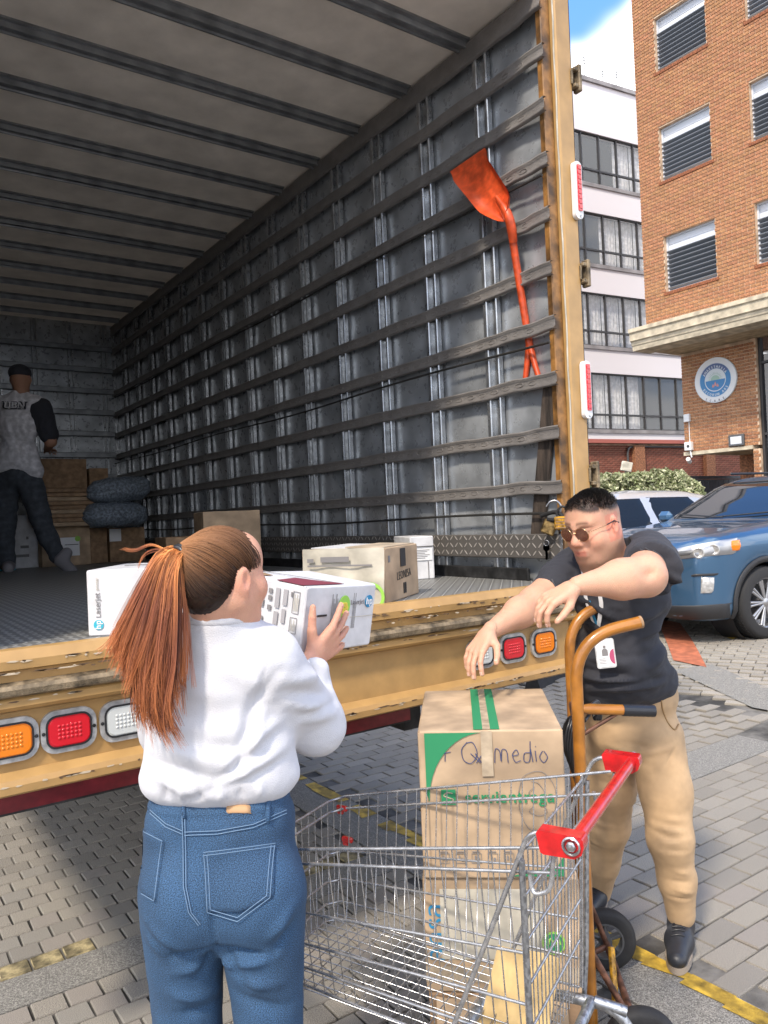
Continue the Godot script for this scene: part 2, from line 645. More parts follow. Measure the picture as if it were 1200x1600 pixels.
	mat("tube_orange", lin(0.46, 0.18, 0.025), 0.3, {"tex": "mottle", "ts": 3.0, "coat": 0.4, "bump": "rough", "bh": 0.05})
	mat("tube_rust", lin(0.20, 0.09, 0.055), 0.6, {"tex": "stain", "ts": 5.0, "metal": 0.3})
	mat("tape_black", lin(0.02, 0.021, 0.025), 0.3, {"bump": "mottle", "ts": 10.0, "bh": 0.1})
	mat("wire", lin(0.62, 0.62, 0.63), 0.32, {"metal": 0.75, "tex": "mottle", "ts": 9.0, "rtex": "rough"})
	mat("zinc_tube", lin(0.5, 0.52, 0.55), 0.4, {"metal": 0.9, "tex": "spangle", "ts": 5.0})
	mat("cart_red", lin(0.66, 0.01, 0.012), 0.22, {"coat": 0.5, "tex": "mottle", "ts": 6.0})
	# clothes and people
	mat("skin", lin(1, 1, 1), 0.48, {"vc": true, "sss": 0.1, "bump": "grain", "ts": 7.0, "bh": 0.07, "spec": 0.4})
	mat("knit_white", lin(0.55, 0.55, 0.58), 0.9, {"rim": 0.4, "bump": "grain", "ts": 6.0, "bh": 0.06})
	mat("jeans", lin(0.062, 0.155, 0.31), 0.9, {"tex": "denim", "ts": 4.6, "bump": "denim", "bh": 0.03, "vc": true})
	mat("jeans_dark", lin(0.052, 0.128, 0.255), 0.9, {"tex": "denim", "ts": 4.6, "bump": "denim", "bh": 0.04})
	mat("thread", lin(0.13, 0.21, 0.32), 0.8)
	mat("leather_tag", lin(0.45, 0.27, 0.14), 0.7)
	mat("tee_black", lin(0.026, 0.027, 0.035), 0.85, {"rim": 0.35, "bump": "grain", "ts": 7.0, "bh": 0.05})
	mat("chino", lin(0.56, 0.375, 0.21), 0.85, {"tex": "faint", "ts": 2.0, "bump": "weave", "bh": 0.03, "rim": 0.2})
	mat("trousers_grey", lin(0.07, 0.08, 0.095), 0.9, {"tex": "mottle", "ts": 4.0})
	mat("tee_grey", lin(0.80, 0.78, 0.80), 0.9, {"tex": "mottle", "ts": 4.0})
	mat("hair_black", lin(0.012, 0.01, 0.009), 0.5, {"spec": 0.5})
	mat("hair_vc", lin(1, 1, 1), 0.5, {"vc": true, "spec": 0.35})
	mat("shoe_black", lin(0.02, 0.022, 0.028), 0.45, {"bump": "rough", "ts": 9.0, "bh": 0.05})
	mat("sole", lin(0.3, 0.25, 0.2), 0.8)
	mat("shoe_grey", lin(0.22, 0.21, 0.22), 0.8)
	mat("lens_tint", lin(0.10, 0.03, 0.025, 0.72), 0.06, {"uv": true})
	mat("gold", lin(0.62, 0.42, 0.25), 0.25, {"metal": 1.0})
	# buildings
	mat("mortar", lin(0.80, 0.58, 0.40), 0.95, {"tex": "mottle", "ts": 0.8})
	mat("brick_many", lin(1, 1, 1), 0.85, {"vc": true, "tex": "rough", "ts": 1.2})
	for k in 5:
		var b: Array = [[0.62, 0.29, 0.135], [0.56, 0.25, 0.115], [0.68, 0.335, 0.16], [0.50, 0.215, 0.105], [0.64, 0.30, 0.14]][k]
		mat("brick%d" % k, lin(b[0], b[1], b[2]), 0.85, {"tex": "rough", "ts": 1.2})
	mat("brick_sill", lin(0.40, 0.135, 0.055), 0.85, {"tex": "rough", "ts": 2.0})
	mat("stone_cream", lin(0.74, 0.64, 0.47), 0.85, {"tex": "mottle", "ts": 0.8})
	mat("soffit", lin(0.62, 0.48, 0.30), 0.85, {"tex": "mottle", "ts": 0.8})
	mat("render_white", lin(0.76, 0.73, 0.745), 0.85)
	mat("render_grey", lin(0.40, 0.38, 0.38), 0.85, {"tex": "mottle", "ts": 0.3})
	mat("band_red", lin(0.42, 0.13, 0.10), 0.8)
	mat("frame_dark", lin(0.035, 0.033, 0.033), 0.5)
	mat("slat_blue", lin(0.20, 0.22, 0.25), 0.4, {"metal": 0.3})
	mat("shutter", lin(0.62, 0.65, 0.70), 0.5)
	mat("curtain", lin(0.85, 0.85, 0.86), 0.9, {"tex": "mottle", "ts": 1.0})
	mat("curtain_blue", lin(0.06, 0.14, 0.36), 0.9)
	mat("room_dark", lin(0.035, 0.033, 0.033), 0.9)
	mat("glass", lin(0.5, 0.55, 0.58, 0.16), 0.02, {"uv": true, "spec": 0.7})
	mat("glass_dark", lin(0.02, 0.025, 0.03, 0.75), 0.03, {"uv": true, "spec": 0.9})
	mat("gate_grey", lin(0.065, 0.075, 0.09), 0.5, {"tex": "mottle", "ts": 1.0})
	mat("leaf", lin(1, 1, 1), 0.6, {"vc": true, "uv": true, "back": Color(0.35, 0.4, 0.2)})
	mat("twig", lin(0.09, 0.06, 0.035), 0.9)
	mat("emblem_blue", lin(0.05, 0.21, 0.44), 0.5)
	mat("emblem_navy", lin(0.08, 0.12, 0.26), 0.5)
	mat("emblem_pale", lin(0.62, 0.66, 0.68), 0.5)
	mat("emblem_green", lin(0.33, 0.48, 0.38), 0.5)
	mat("emblem_coral", lin(0.6, 0.25, 0.2), 0.5)
	# cars
	mat("car_blue", lin(0.05, 0.12, 0.215), 0.3, {"metal": 0.55, "coat": 1.0, "coatr": 0.02})
	mat("car_silver", lin(0.55, 0.55, 0.55), 0.3, {"metal": 0.4, "coat": 1.0, "coatr": 0.03})
	mat("trim_black", lin(0.02, 0.02, 0.022), 0.55)
	mat("trim_grey", lin(0.10, 0.102, 0.105), 0.45, {"metal": 0.3})
	mat("car_side_glass", lin(0.012, 0.014, 0.016), 0.08, {"uv": true, "spec": 0.4})
	mat("alloy", lin(0.42, 0.42, 0.43), 0.3, {"metal": 0.9})
	mat("tyre", lin(0.02, 0.02, 0.021), 0.8, {"bump": "rough", "ts": 8.0, "bh": 0.1})
	mat("car_glass", lin(0.010, 0.013, 0.016), 0.02, {"uv": true, "spec": 0.75})
# ------------------------------------------------------------------ ground
func ground_y(x: float, _z: float) -> float:
	return 0.2 * smoothstep(4.6, 7.4, x)


func build_ground() -> void:
	var xs := [-150.0, -40.0, -12.0, -4.0]
	for k in 30:
		xs.append(-2.0 + k * 0.4)
	xs.append_array([12.0, 18.0, 30.0, 60.0, 150.0])
	var zs := [-150.0, -60.0, -25.0, -12.0, -8.0, -4.0, 0.0, 4.0, 12.0, 40.0, 150.0]
	var rows := []
	for z in zs:
		var r := []
		for x in xs:
			r.append(Vector3(x, ground_y(x, z) - 0.012, z))
		rows.append(r)
	var mb := MB.new()
	mb.grid(rows)
	struct("ground", mb, "earth")


func paver_mesh(w: float, d: float, k: int) -> ArrayMesh:
	var r := RandomNumberGenerator.new()
	r.seed = 90 + k
	var mb := MB.new()
	var q := []
	for j in 4:
		var sx := 1.0 if j == 1 or j == 2 else -1.0
		var sz := 1.0 if j < 2 else -1.0
		q.append(Vector3(sx * (w * 0.5 - 0.003 - r.randf() * 0.003), 0, sz * (d * 0.5 - 0.003 - r.randf() * 0.003)))
	var tilt := Vector2(r.randf_range(-0.012, 0.012), r.randf_range(-0.012, 0.012))
	var top := []
	var mid := []
	for a in q:
		top.append(Vector3(a.x * (1.0 - 0.006 / w), tilt.x * a.x + tilt.y * a.z, a.z * (1.0 - 0.006 / d)))
		mid.append(Vector3(a.x, tilt.x * a.x + tilt.y * a.z - 0.005, a.z))
	mb.quad(top[0], top[1], top[2], top[3])
	for j in 4:
		var l := (j + 1) % 4
		mb.quad(mid[j], mid[l], top[l], top[j])
		mb.quad(mid[j] - Vector3.UP * 0.02, mid[l] - Vector3.UP * 0.02, mid[l], mid[j])
	return mb.done()


func build_pavers() -> void:
	var pave := struct("pavement", plate(-6.0, 4.6, -9.0, 3.0, -0.009), "earth")
	# strips of exposed concrete between the fields of pavers
	var cs := MB.new()
	cs.ends(Vector3(-3.0, -0.03, -3.10), Vector3(2.045, -0.001, -2.897))
	part(pave, "concrete_strip", cs, "concrete")
	cs = MB.new()
	cs.ends(Vector3(2.05, -0.03, -8.5), Vector3(2.325, -0.0005, 1.5))
	part(pave, "concrete_strip", cs, "concrete")
	cs = MB.new()
	cs.ends(Vector3(3.78, -0.03, -2.996), Vector3(5.5, 0.001, -2.687))
	part(pave, "concrete_strip", cs, "concrete")
	# worn yellow paint along the strip's right edge
	var pm := MB.new()
	var z := -6.5
	while z < 0.6:
		var l := rng.randf_range(0.07, 0.16)
		var wear := rng.randf()
		if wear > 0.2 or z > -2.2:
			var x0 := 2.235 + rng.randf_range(-0.012, 0.02) + (0.03 if wear < 0.4 else 0.0)
			var x1 := 2.322 - rng.randf_range(0.0, 0.006)
			var x2 := 2.235 + rng.randf_range(-0.012, 0.02)
			pm.quad(Vector3(x0, 0.0028, z + l), Vector3(x1, 0.0028, z + l), Vector3(x1, 0.0028, z), Vector3(x2, 0.0028, z), Vector2(x0, z), Vector2(x1, z), Vector2(x1, z - l), Vector2(x0, z - l))
		z += l
	part(pave, "painted_line", pm, "paint_yellow")
	# pavers
	var list := []
	for row in range(-90, 26):
		var zc := row * 0.1045 - 0.02
		var off := 0.056 if row % 2 else 0.0
		if zc < -3.10 - 0.05 or zc > -2.885 + 0.04:
			for k in range(-30, 19):
				var x := k * 0.1125 + off + 0.02
				if x < 1.99:
					list.append([Vector3(x, 0, zc), 0, 0.0])
		else:
			pass
		var off2 := 0.1025 if row % 2 else 0.0
		for k in range(0, 16):
			var x2 := 2.43 + k * 0.205 + off2
			if x2 < 5.45 and not (zc > -2.98 and zc < -2.66 and x2 > 3.85):
				list.append([Vector3(x2, 0, zc), 1, 0.0])
	# the field beyond, laid askew
	var ang := deg_to_rad(23.0)
	for row in range(-50, 50):
		for k in range(-26, 26):
			var q := Vector2(k * 0.205 + (0.1025 if row % 2 else 0.0), row * 0.1045)
			var w := Vector3(9.0, 0, -5.0) + Vector3(q.x * sin(-ang) + q.y * cos(ang), 0, -q.x * cos(ang) + q.y * sin(-ang))
			if w.x > 5.6 and w.x < 12.5 and w.z > -11.0 and w.z < -0.5:
				list.append([w, 2, PI / 2 - ang * -1.0])
	var cpos := cam.position
	var inv := cam.transform.affine_inverse()
	for e in list:
		var c: Vector3 = inv * e[0]
		var sx := c.x / -c.z
		var sy := c.y / -c.z
		var ok: bool = c.z < -0.3 and absf(sx) < 0.54 and sy > -0.70 and sy < -0.1
		# the truck's body, the cart's people and boxes hide what lies straight behind them
		e.append(1.0 / (cpos.distance_squared_to(e[0])) * (1.0 if ok else 0.0001))
	list.sort_custom(func(a, b): return a[3] > b[3])
	var meshes := [[], [], []]
	for k in 4:
		meshes[0].append(paver_mesh(0.1125, 0.1045, k))
		meshes[1].append(paver_mesh(0.205, 0.1045, k + 4))
		meshes[2].append(paver_mesh(0.205, 0.1045, k + 8))
	var rest := [[], [], []]
	for k in list.size():
		var e: Array = list[k]
		var at: Vector3 = e[0]
		at.y = ground_y(at.x, at.z) + rng.randf_range(-0.0025, 0.0015)
		var t := Transform3D(Basis(Vector3.UP, e[2] + (PI if rng.randf() < 0.5 else 0.0)), at)
		if k < 300:
			var o := MeshInstance3D.new()
			o.name = "paver"
			o.mesh = meshes[e[1]][rng.randi() % 4]
			var near_line: bool = at.z < -3.1 and at.z > -3.25 and e[1] == 0
			o.material_override = M["paver_yellow"] if near_line and rng.randf() < 0.4 else M["paver%d" % (rng.randi() % 6)]
			o.transform = t
			pave.add_child(o, true)
		else:
			rest[e[1]].append(t)
	for f in 3:
		var mm := MultiMesh.new()
		mm.transform_format = MultiMesh.TRANSFORM_3D
		mm.use_colors = true
		mm.mesh = meshes[f][1]
		mm.instance_count = rest[f].size()
		for k in rest[f].size():
			mm.set_instance_transform(k, rest[f][k])
			var v := rng.randf_range(0.85, 1.1) * (1.15 if f == 2 else 1.0)
			mm.set_instance_color(k, Color(0.41 * v, 0.372 * v, 0.315 * v))
		var o := MultiMeshInstance3D.new()
		o.name = "paver_field"
		o.multimesh = mm
		o.material_override = M["paver_many"]
		o.set_meta("kind", "stuff")
		pave.add_child(o, true)
	# the diagonal joint between the fields, the orange wedge and the bay's yellow mark
	var mb := MB.new()
	var poly := [Vector2(6.10, -4.25), Vector2(5.55, -3.2), Vector2(5.5, 1.0), Vector2(5.72, 1.0), Vector2(5.95, -3.2), Vector2(6.40, -4.05)]
	mb.quad(lift(poly[0], 0.005), lift(poly[1], 0.005), lift(poly[4], 0.005), lift(poly[5], 0.005))
	mb.quad(lift(poly[1], 0.005), lift(poly[2], 0.005), lift(poly[3], 0.005), lift(poly[4], 0.005))
	part(pave, "concrete_strip", mb, "concrete")
	mb = MB.new()
	var wr := []
	for k in 2:
		var r := []
		for j in 13:
			r.append(lift(Vector2(6.36, -4.42).lerp(Vector2(8.3, -6.0), j / 12.0) if k == 0 else Vector2(6.30, -4.04).lerp(Vector2(8.05, -5.48), j / 12.0), 0.007))
		wr.append(r)
	mb.grid(wr, true)
	part(pave, "painted_wedge", mb, "paint_orange")
	mb = MB.new()
	mb.quad(lift(Vector2(7.475, -4.545), 0.006), lift(Vector2(7.40, -4.45), 0.006), lift(Vector2(8.1, -4.41), 0.006), lift(Vector2(8.25, -4.52), 0.006))
	part(pave, "painted_line", mb, "paint_yellow")


func lift(p: Vector2, h: float) -> Vector3:
	return Vector3(p.x, ground_y(p.x, p.y) + h, p.y)


func plate(x0: float, x1: float, z0: float, z1: float, y: float) -> MB:
	var mb := MB.new()
	mb.ends(Vector3(x0, y - 0.002, z0), Vector3(x1, y, z1))
	return mb


# ------------------------------------------------------------------ the truck
func build_truck() -> void:
	var t := thing("box_truck", "ochre box truck with open rear, dark ribbed cargo hold and red and orange tail lamps", "truck", Vector3(1.365, 0, -5.5))
	var mb := MB.new()
	mb.ends(Vector3(XL, FLOOR - 0.09, ZF), Vector3(XR, FLOOR, -2.31))
	part(t, "floor", mb, "tread_floor")
	# roof sheets and ribs
	var rz := []
	var z := -2.79
	while z > ZF:
		rz.append(z)
		z -= 0.478
	var last := -2.33
	for k in rz.size() + 1:
		var z1: float = rz[k] if k < rz.size() else ZF
		mb = MB.new()
		var rows := []
		for a in 5:
			var r := []
			for b in 9:
				var sag := 0.008 * sin(PI * a / 4.0) * (0.6 + 0.4 * sin(b * 1.7 + k * 2.1))
				r.append(Vector3(lerpf(XL - 0.15, XR + 0.15, b / 8.0), CEIL - sag, lerpf(last, z1, a / 4.0)))
			rows.append(r)
		mb.grid(rows)
		part(t, "roof_panel", mb, "roof")
		last = z1
	for k in rz.size():
		mb = MB.new()
		# a folded channel: two outer lips, two ridges and a sunk middle
		var w: float = [0.052, 0.056, 0.05, 0.06][k % 4]
		var prof := PackedVector2Array([Vector2(-w, 0.004), Vector2(-w, -0.006), Vector2(-w * 0.62, -0.008), Vector2(-w * 0.56, -0.034), Vector2(-w * 0.36, -0.036), Vector2(-w * 0.3, -0.026), Vector2(w * 0.3, -0.026), Vector2(w * 0.36, -0.036), Vector2(w * 0.56, -0.034), Vector2(w * 0.62, -0.008), Vector2(w, -0.006), Vector2(w, 0.004)])
		mb.prism(prof, Transform3D(Basis(Vector3(0, 0, 1), Vector3.UP, Vector3(-1, 0, 0)), Vector3(XR, CEIL - 0.006, rz[k])), XR - XL)
		part(t, "roof_rib", mb, "rib")
	# right wall: sheets between studs, studs, rails, rods, kick plates
	var sz := []
	for i in 15:
		sz.append(ZR - 0.401 - i * 0.443)
	build_side(t, XR, -1.0, sz, true)
	build_side(t, XL, 1.0, sz, false)
	# front wall
	mb = MB.new()
	mb.ends(Vector3(XL - 0.05, FLOOR - 0.1, ZF - 0.06), Vector3(XR + 0.05, CEIL + 0.02, ZF))
	part(t, "front_wall", mb, "galv")
	for k in 7:
		mb = MB.new()
		var x := XL + 0.1 + k * 0.36
		mb.ends(Vector3(x, FLOOR, ZF + 0.001), Vector3(x + 0.02, CEIL, ZF + 0.03), 0.004)
		mb.ends(Vector3(x + 0.045, FLOOR, ZF + 0.001), Vector3(x + 0.065, CEIL, ZF + 0.03), 0.004)
		part(t, "front_stud", mb, "stud")
	for k in 9:
		mb = MB.new()
		var y := 1.72 + k * 0.237
		mb.ends(Vector3(XL, y - 0.03, ZF + 0.03), Vector3(XR, y + 0.03, ZF + 0.05), 0.006)
		part(t, "front_rail", mb, "rib")
	# rear frame
	for s in 2:
		var x0 := XR if s == 0 else XL - 0.17
		mb = MB.new()
		if s == 0:
			mb.ends(Vector3(XR + 0.004, 0.905, -2.325), Vector3(XR + 0.062, 4.12, -2.292), 0.004)
		else:
			mb.ends(Vector3(XL - 0.062, 0.905, -2.325), Vector3(XL - 0.004, 4.12, -2.292), 0.004)
		part(t, "door_jamb", mb, "ochre_dark")
		mb = MB.new()
		mb.ends(Vector3(XR + 0.064, 0.905, -2.43), Vector3(XR + 0.172, 4.12, -2.268), 0.012) if s == 0 else mb.ends(Vector3(XL - 0.172, 0.905, -2.43), Vector3(XL - 0.064, 4.12, -2.268), 0.012)
		var post := part(t, "rear_post", mb, "ochre")
		# a bead of old sealant down the joint
		mb = MB.new()
		var pts := PackedVector3Array()
		for k in 40:
			pts.append(Vector3((XR + 0.064) if s == 0 else (XL - 0.064), 1.3 + k * 0.07, -2.277 + 0.002 * sin(k * 1.3)))
		mb.tube(pts, 0.004, 5)
		part(post, "sealant_bead", mb, "card_cream")
		for q in [[3.007, 0.255], [2.125, 0.255]]:
			var xc := (XR + 0.15) if s == 0 else (XL - 0.15)
			mb = MB.new()
			var fr := Transform3D(Basis(), Vector3(xc, q[0], -2.266))
			mb.prism(rect_round(0.05, q[1], 0.022), fr, 0.02)
			var lamp := part(t, "marker_lamp", mb, "white_plastic")
			mb = MB.new()
			mb.prism(rect_round(0.024, q[1] * 0.8, 0.004), fr.translated(Vector3(0.004, 0.01, 0.02)), 0.005)
			for k in 9:
				mb.box(fr * Vector3(0.004, 0.01 + (k - 4) * q[1] * 0.085, 0.026), Vector3(0.02, q[1] * 0.05, 0.003), Basis(), 0.001)
			part(lamp, "lens", mb, "lens_red")
			mb = MB.new()
			mb.lathe(PackedVector2Array([Vector2(0.006, 0), Vector2(0.006, 0.003), Vector2(0, 0.004)]), fr.translated_local(Vector3(0.004, -q[1] * 0.45, 0.02)) * Transform3D(Basis(Vector3.RIGHT, PI / 2), Vector3.ZERO), 8)
			part(lamp, "screw", mb, "steel")
	mb = MB.new()
	mb.ends(Vector3(XL - 0.06, CEIL - 0.01, -2.42), Vector3(XR + 0.06, 4.12, -2.285), 0.01)
	part(t, "header", mb, "ochre")
	# leaves of the open rear door, swung right back against the sides
	for s in 2:
		var xo := XR + 0.205 if s == 0 else XL - 0.205
		mb = MB.new()
		mb.ends(Vector3(xo - 0.018, 1.30, -3.52), Vector3(xo + 0.018, 4.08, -2.33), 0.006)
		var door := part(t, "rear_door", mb, "ochre_worn")
		mb = MB.new()
		mb.ends(Vector3(xo - 0.024, 1.28, -2.345), Vector3(xo + 0.024, 4.1, -2.315), 0.008)
		part(door, "door_edge", mb, "dark_steel")
		for y in [3.52, 2.648, 1.75]:
			mb = MB.new()
			var xh := XR + 0.185 if s == 0 else XL - 0.185
			mb.ends(Vector3(xh - 0.02, y - 0.045, -2.29), Vector3(xh + 0.012, y - 0.028, -2.25), 0.003)
			mb.ends(Vector3(xh - 0.02, y + 0.028, -2.29), Vector3(xh + 0.012, y + 0.045, -2.25), 0.003)
			mb.ends(Vector3(xh + 0.002, y - 0.06, -2.285), Vector3(xh + 0.022, y + 0.06, -2.245), 0.004)
			mb.ends(Vector3(xh - 0.03, y - 0.032, -2.285), Vector3(xh - 0.018, y + 0.032, -2.26), 0.003)
			part(door, "hinge", mb, "ochre_worn")
	# outer skins
	for s in 2:
		mb = MB.new()
		var xs := XR + 0.14 if s == 0 else XL - 0.14
		mb.ends(Vector3(xs - 0.012, 1.0, ZF - 0.06), Vector3(xs + 0.012, 3.97, -2.435))
		part(t, "side_skin", mb, "ochre")
	build_sill(t)
	build_chassis(t)


func build_side(t: Node3D, xw: float, s: float, sz: Array, shown: bool) -> void:
	var mb: MB
	var nz := FastNoiseLite.new()
	nz.seed = 3
	nz.frequency = 1.6
	for k in sz.size() + 1:
		var z0: float = -2.326 if k == 0 else sz[k - 1]
		var z1: float = sz[k] if k < sz.size() else ZF
		mb = MB.new()
		var rows := []
		for a in 25:
			var r := []
			for b in 7:
				var y := lerpf(FLOOR - 0.02, CEIL, a / 24.0)
				var z := lerpf(z0, z1, b / 6.0)
				var bulge := 0.010 * sin(PI * b / 6.0) * (0.4 + nz.get_noise_2d(y * 0.9, z * 1.2 + k * 5.0)) + 0.004 * nz.get_noise_2d(y * 3.0, z * 3.0)
				r.append(Vector3(xw - s * (0.045 - bulge), y, z))
			rows.append(r)
		mb.grid(rows, s < 0)
		part(t, "wall_panel", mb, "galv")
	for k in sz.size():
		mb = MB.new()
		# hat section: two bright flanges and a sunk web between
		for q in [-0.036, 0.036]:
			var w := 0.009 if q > 0 else 0.014
			mb.ends(Vector3(xw - s * 0.036, FLOOR, sz[k] + q - w), Vector3(xw - s * 0.004, CEIL - 0.1, sz[k] + q + w), 0.004)
		mb.ends(Vector3(xw - s * 0.036, FLOOR, sz[k] - 0.03), Vector3(xw - s * 0.026, CEIL - 0.1, sz[k] + 0.03))
		part(t, "wall_stud", mb, "stud")
	# rails with a shallow W section, knocked about towards the door
	for k in 10:
		var y := 1.701 + k * 0.237
		if k == 9:
			y = 3.83
		mb = MB.new()
		var rows := []
		var n := 64
		var h := 0.030 if k < 9 else 0.05
		for a in n + 1:
			var f := float(a) / n
			var z := lerpf(-2.275, ZF, f * f * 0.55 + f * 0.45)
			var near := exp((z + 2.3) * 1.3)
			var dy := 0.006 * nz.get_noise_2d(z * 1.4, k * 9.0) + near * 0.010 * nz.get_noise_2d(z * 2.2, k * 7.0 + 3.0)
			var dx := near * 0.010 * nz.get_noise_2d(z * 3.0, k * 3.0 + 40.0) + near * near * 0.012
			var r := []
			for q in [[-h, 0.002], [-h, 0.016], [-h * 0.8, 0.023], [-h * 0.55, 0.016], [h * 0.5, 0.016], [h * 0.7, 0.024], [h * 0.95, 0.022], [h, 0.014], [h, 0.002]]:
				r.append(Vector3(xw + s * (q[1] + dx - 0.016), y + dy + q[0], z))
			rows.append(r)
		mb.grid(rows, s > 0)
		var rail := part(t, "wall_rail" if k < 9 else "top_rail", mb, "rail")
		if k < 9 and shown:
			# pressed loops along the rail's face
			mb = MB.new()
			for j in 34:
				var zc := -2.42 - j * 0.085
				var near2 := exp((zc + 2.3) * 1.3)
				var dx2 := near2 * 0.010 * nz.get_noise_2d(zc * 3.0, k * 3.0 + 40.0) + near2 * near2 * 0.012
				var dy2 := 0.006 * nz.get_noise_2d(zc * 1.4, k * 9.0) + near2 * 0.010 * nz.get_noise_2d(zc * 2.2, k * 7.0 + 3.0)
				var loop := PackedVector3Array()
				for q in 10:
					var an := TAU * q / 10
					loop.append(Vector3(xw + s * (0.0005 + dx2), y + dy2 - 0.002 + sin(an) * 0.009, zc + cos(an) * 0.024))
				mb.tube(loop, 0.0018, 4, false, true)
			var lp := part(rail, "pressed_loops", mb, "rail_mark")
			lp.set_meta("kind", "stuff")
	for q in [[3.07, 0.0], [2.335, 0.0], [1.585, 0.0]]:
		mb = MB.new()
		var pts := PackedVector3Array()
		for a in 41:
			var z := lerpf(-2.31, ZF, a / 40.0)
			pts.append(Vector3(xw + s * (0.012 + 0.004 * sin(z * 3.0)), q[0] + 0.008 * sin(z * 2.2 + q[0]), z))
		mb.tube(pts, 0.006, 6)
		part(t, "tie_rod", mb, "rod")
	mb = MB.new()
	mb.ends(Vector3(xw - s * 0.0, 1.388, ZF), Vector3(xw + s * 0.02, 1.498, -2.292), 0.004)
	part(t, "kick_plate", mb, "tread_plate")
	mb = MB.new()
	mb.ends(Vector3(xw - s * 0.005, FLOOR, ZF), Vector3(xw + s * 0.012, 1.342, -2.5), 0.004)
	part(t, "floor_edge_plate", mb, "dark_steel")


func build_sill(t: Node3D) -> void:
	var x0 := XL - 0.172
	var x1 := XR + 0.172
	var b := Basis(Vector3(0, 0, 1), Vector3.UP, Vector3(-1, 0, 0))
	var mb := MB.new()
	var at := Transform3D(b, Vector3(XR + 0.002, 0, -2.289))
	# lip at the floor's edge
	mb.prism(PackedVector2Array([Vector2(-0.02, 1.19), Vector2(0.012, 1.19), Vector2(0.014, 1.232), Vector2(0.03, 1.238), Vector2(0.032, 1.262), Vector2(0.018, 1.289), Vector2(0.0, 1.292), Vector2(-0.02, 1.29)]), at, XR - XL + 0.004)
	var lip := part(t, "sill_lip", mb, "ochre")
	at = Transform3D(b, Vector3(x1, 0, -2.289))
	mb = MB.new()
	mb.prism(PackedVector2Array([Vector2(-0.05, 1.166), Vector2(0.04, 1.166), Vector2(0.05, 1.172), Vector2(0.052, 1.188), Vector2(0.044, 1.198), Vector2(0.0, 1.206), Vector2(-0.05, 1.206)]), at, x1 - x0)
	part(t, "worn_step", mb, "ochre_worn")
	mb = MB.new()
	mb.prism(PackedVector2Array([Vector2(-0.05, 1.12), Vector2(0.0, 1.12), Vector2(0.03, 1.13), Vector2(0.038, 1.14), Vector2(0.038, 1.158), Vector2(0.03, 1.165), Vector2(-0.05, 1.165)]), at, x1 - x0)
	part(t, "upper_flange", mb, "ochre")
	mb = MB.new()
	mb.ends(Vector3(x0, 0.955, -2.36), Vector3(x1, 1.12, -2.292))
	part(t, "bumper_face", mb, "ochre")
	mb = MB.new()
	mb.prism(PackedVector2Array([Vector2(-0.05, 0.905), Vector2(0.026, 0.905), Vector2(0.036, 0.912), Vector2(0.036, 0.932), Vector2(0.028, 0.946), Vector2(0.0, 0.962), Vector2(-0.05, 0.962)]), at, x1 - x0)
	part(t, "lower_flange", mb, "ochre")
	mb = MB.new()
	mb.ends(Vector3(x0 + 0.1, 0.845, -2.34), Vector3(1.694, 0.9, -2.296), 0.003)
	part(t, "reflective_bar", mb, "dark_steel")
	mb = MB.new()
	mb.ends(Vector3(x0 + 0.1, 0.853, -2.3), Vector3(1.692, 0.897, -2.2935))
	part(t, "reflective_tape", mb, "stripe_red")
	# chips and scuffs where loads and shoes have worn the paint
	for pale in 2:
		mb = MB.new()
		for k in 170:
			var row := rng.randi() % 4
			var y: float = [1.2625, 1.158, 0.934, 1.232][row] - absf(rng.randfn()) * [0.006, 0.004, 0.004, 0.005][row]
			var zf: float = [-2.2565, -2.2505, -2.2525, -2.2585][row]
			var x := rng.randf_range(XL, XR)
			var l := 0.004 + absf(rng.randfn()) * 0.016
			var q := PackedVector2Array()
			for j in 6:
				var a := TAU * j / 6.0
				q.append(Vector2(cos(a) * l * rng.randf_range(0.5, 1.0), sin(a) * 0.003 * rng.randf_range(0.4, 1.3)))
			mb.prism(q, Transform3D(Basis(), Vector3(x, y, zf)), 0.0006)
		var chips := part(t, "paint_chips", mb, "chip_pale" if pale else "chip")
		chips.set_meta("kind", "stuff")
	# tail lamps
	for q in [[0.349, "lens_orange"], [0.501, "lens_red"], [0.658, "lens_clear"], [2.043, "lens_clear"], [2.217, "lens_red"], [2.397, "lens_orange"]]:
		var f := Transform3D(Basis(), Vector3(q[0], 1.048, -2.2918))
		mb = MB.new()
		ring_prism(mb, rect_round(0.148, 0.118, 0.04), rect_round(0.116, 0.086, 0.026), f, 0.0, 0.012)
		var lamp := part(t, "tail_lamp", mb, "chrome")
		mb = MB.new()
		ring_prism(mb, rect_round(0.122, 0.092, 0.028), rect_round(0.112, 0.082, 0.024), f, 0.008, 0.016)
		part(lamp, "gasket", mb, "black_plastic")
		mb = MB.new()
		mb.prism(rect_round(0.115, 0.085, 0.025), f, 0.014, true)
		mb.prism(rect_round(0.105, 0.075, 0.022), f.translated(Vector3(0, 0, 0.0138)), 0.004, true)
		for a in 6:
			for c in 4:
				mb.lathe(PackedVector2Array([Vector2(0.0042, 0), Vector2(0.0038, 0.0012), Vector2(0.0022, 0.002), Vector2(0, 0.0023)]), f * Transform3D(Basis(Vector3.RIGHT, PI / 2), Vector3((a - 2.5) * 0.011, (c - 1.5) * 0.011, 0.0178)), 8)
		part(lamp, "lens", mb, q[1])
		for sx in [-1, 1]:
			mb = MB.new()
			mb.lathe(PackedVector2Array([Vector2(0.005, 0), Vector2(0.005, 0.002), Vector2(0, 0.003)]), f * Transform3D(Basis(Vector3.RIGHT, PI / 2), Vector3(sx * 0.067, 0, 0.012)), 8)
			part(lamp, "screw", mb, "dark_steel")


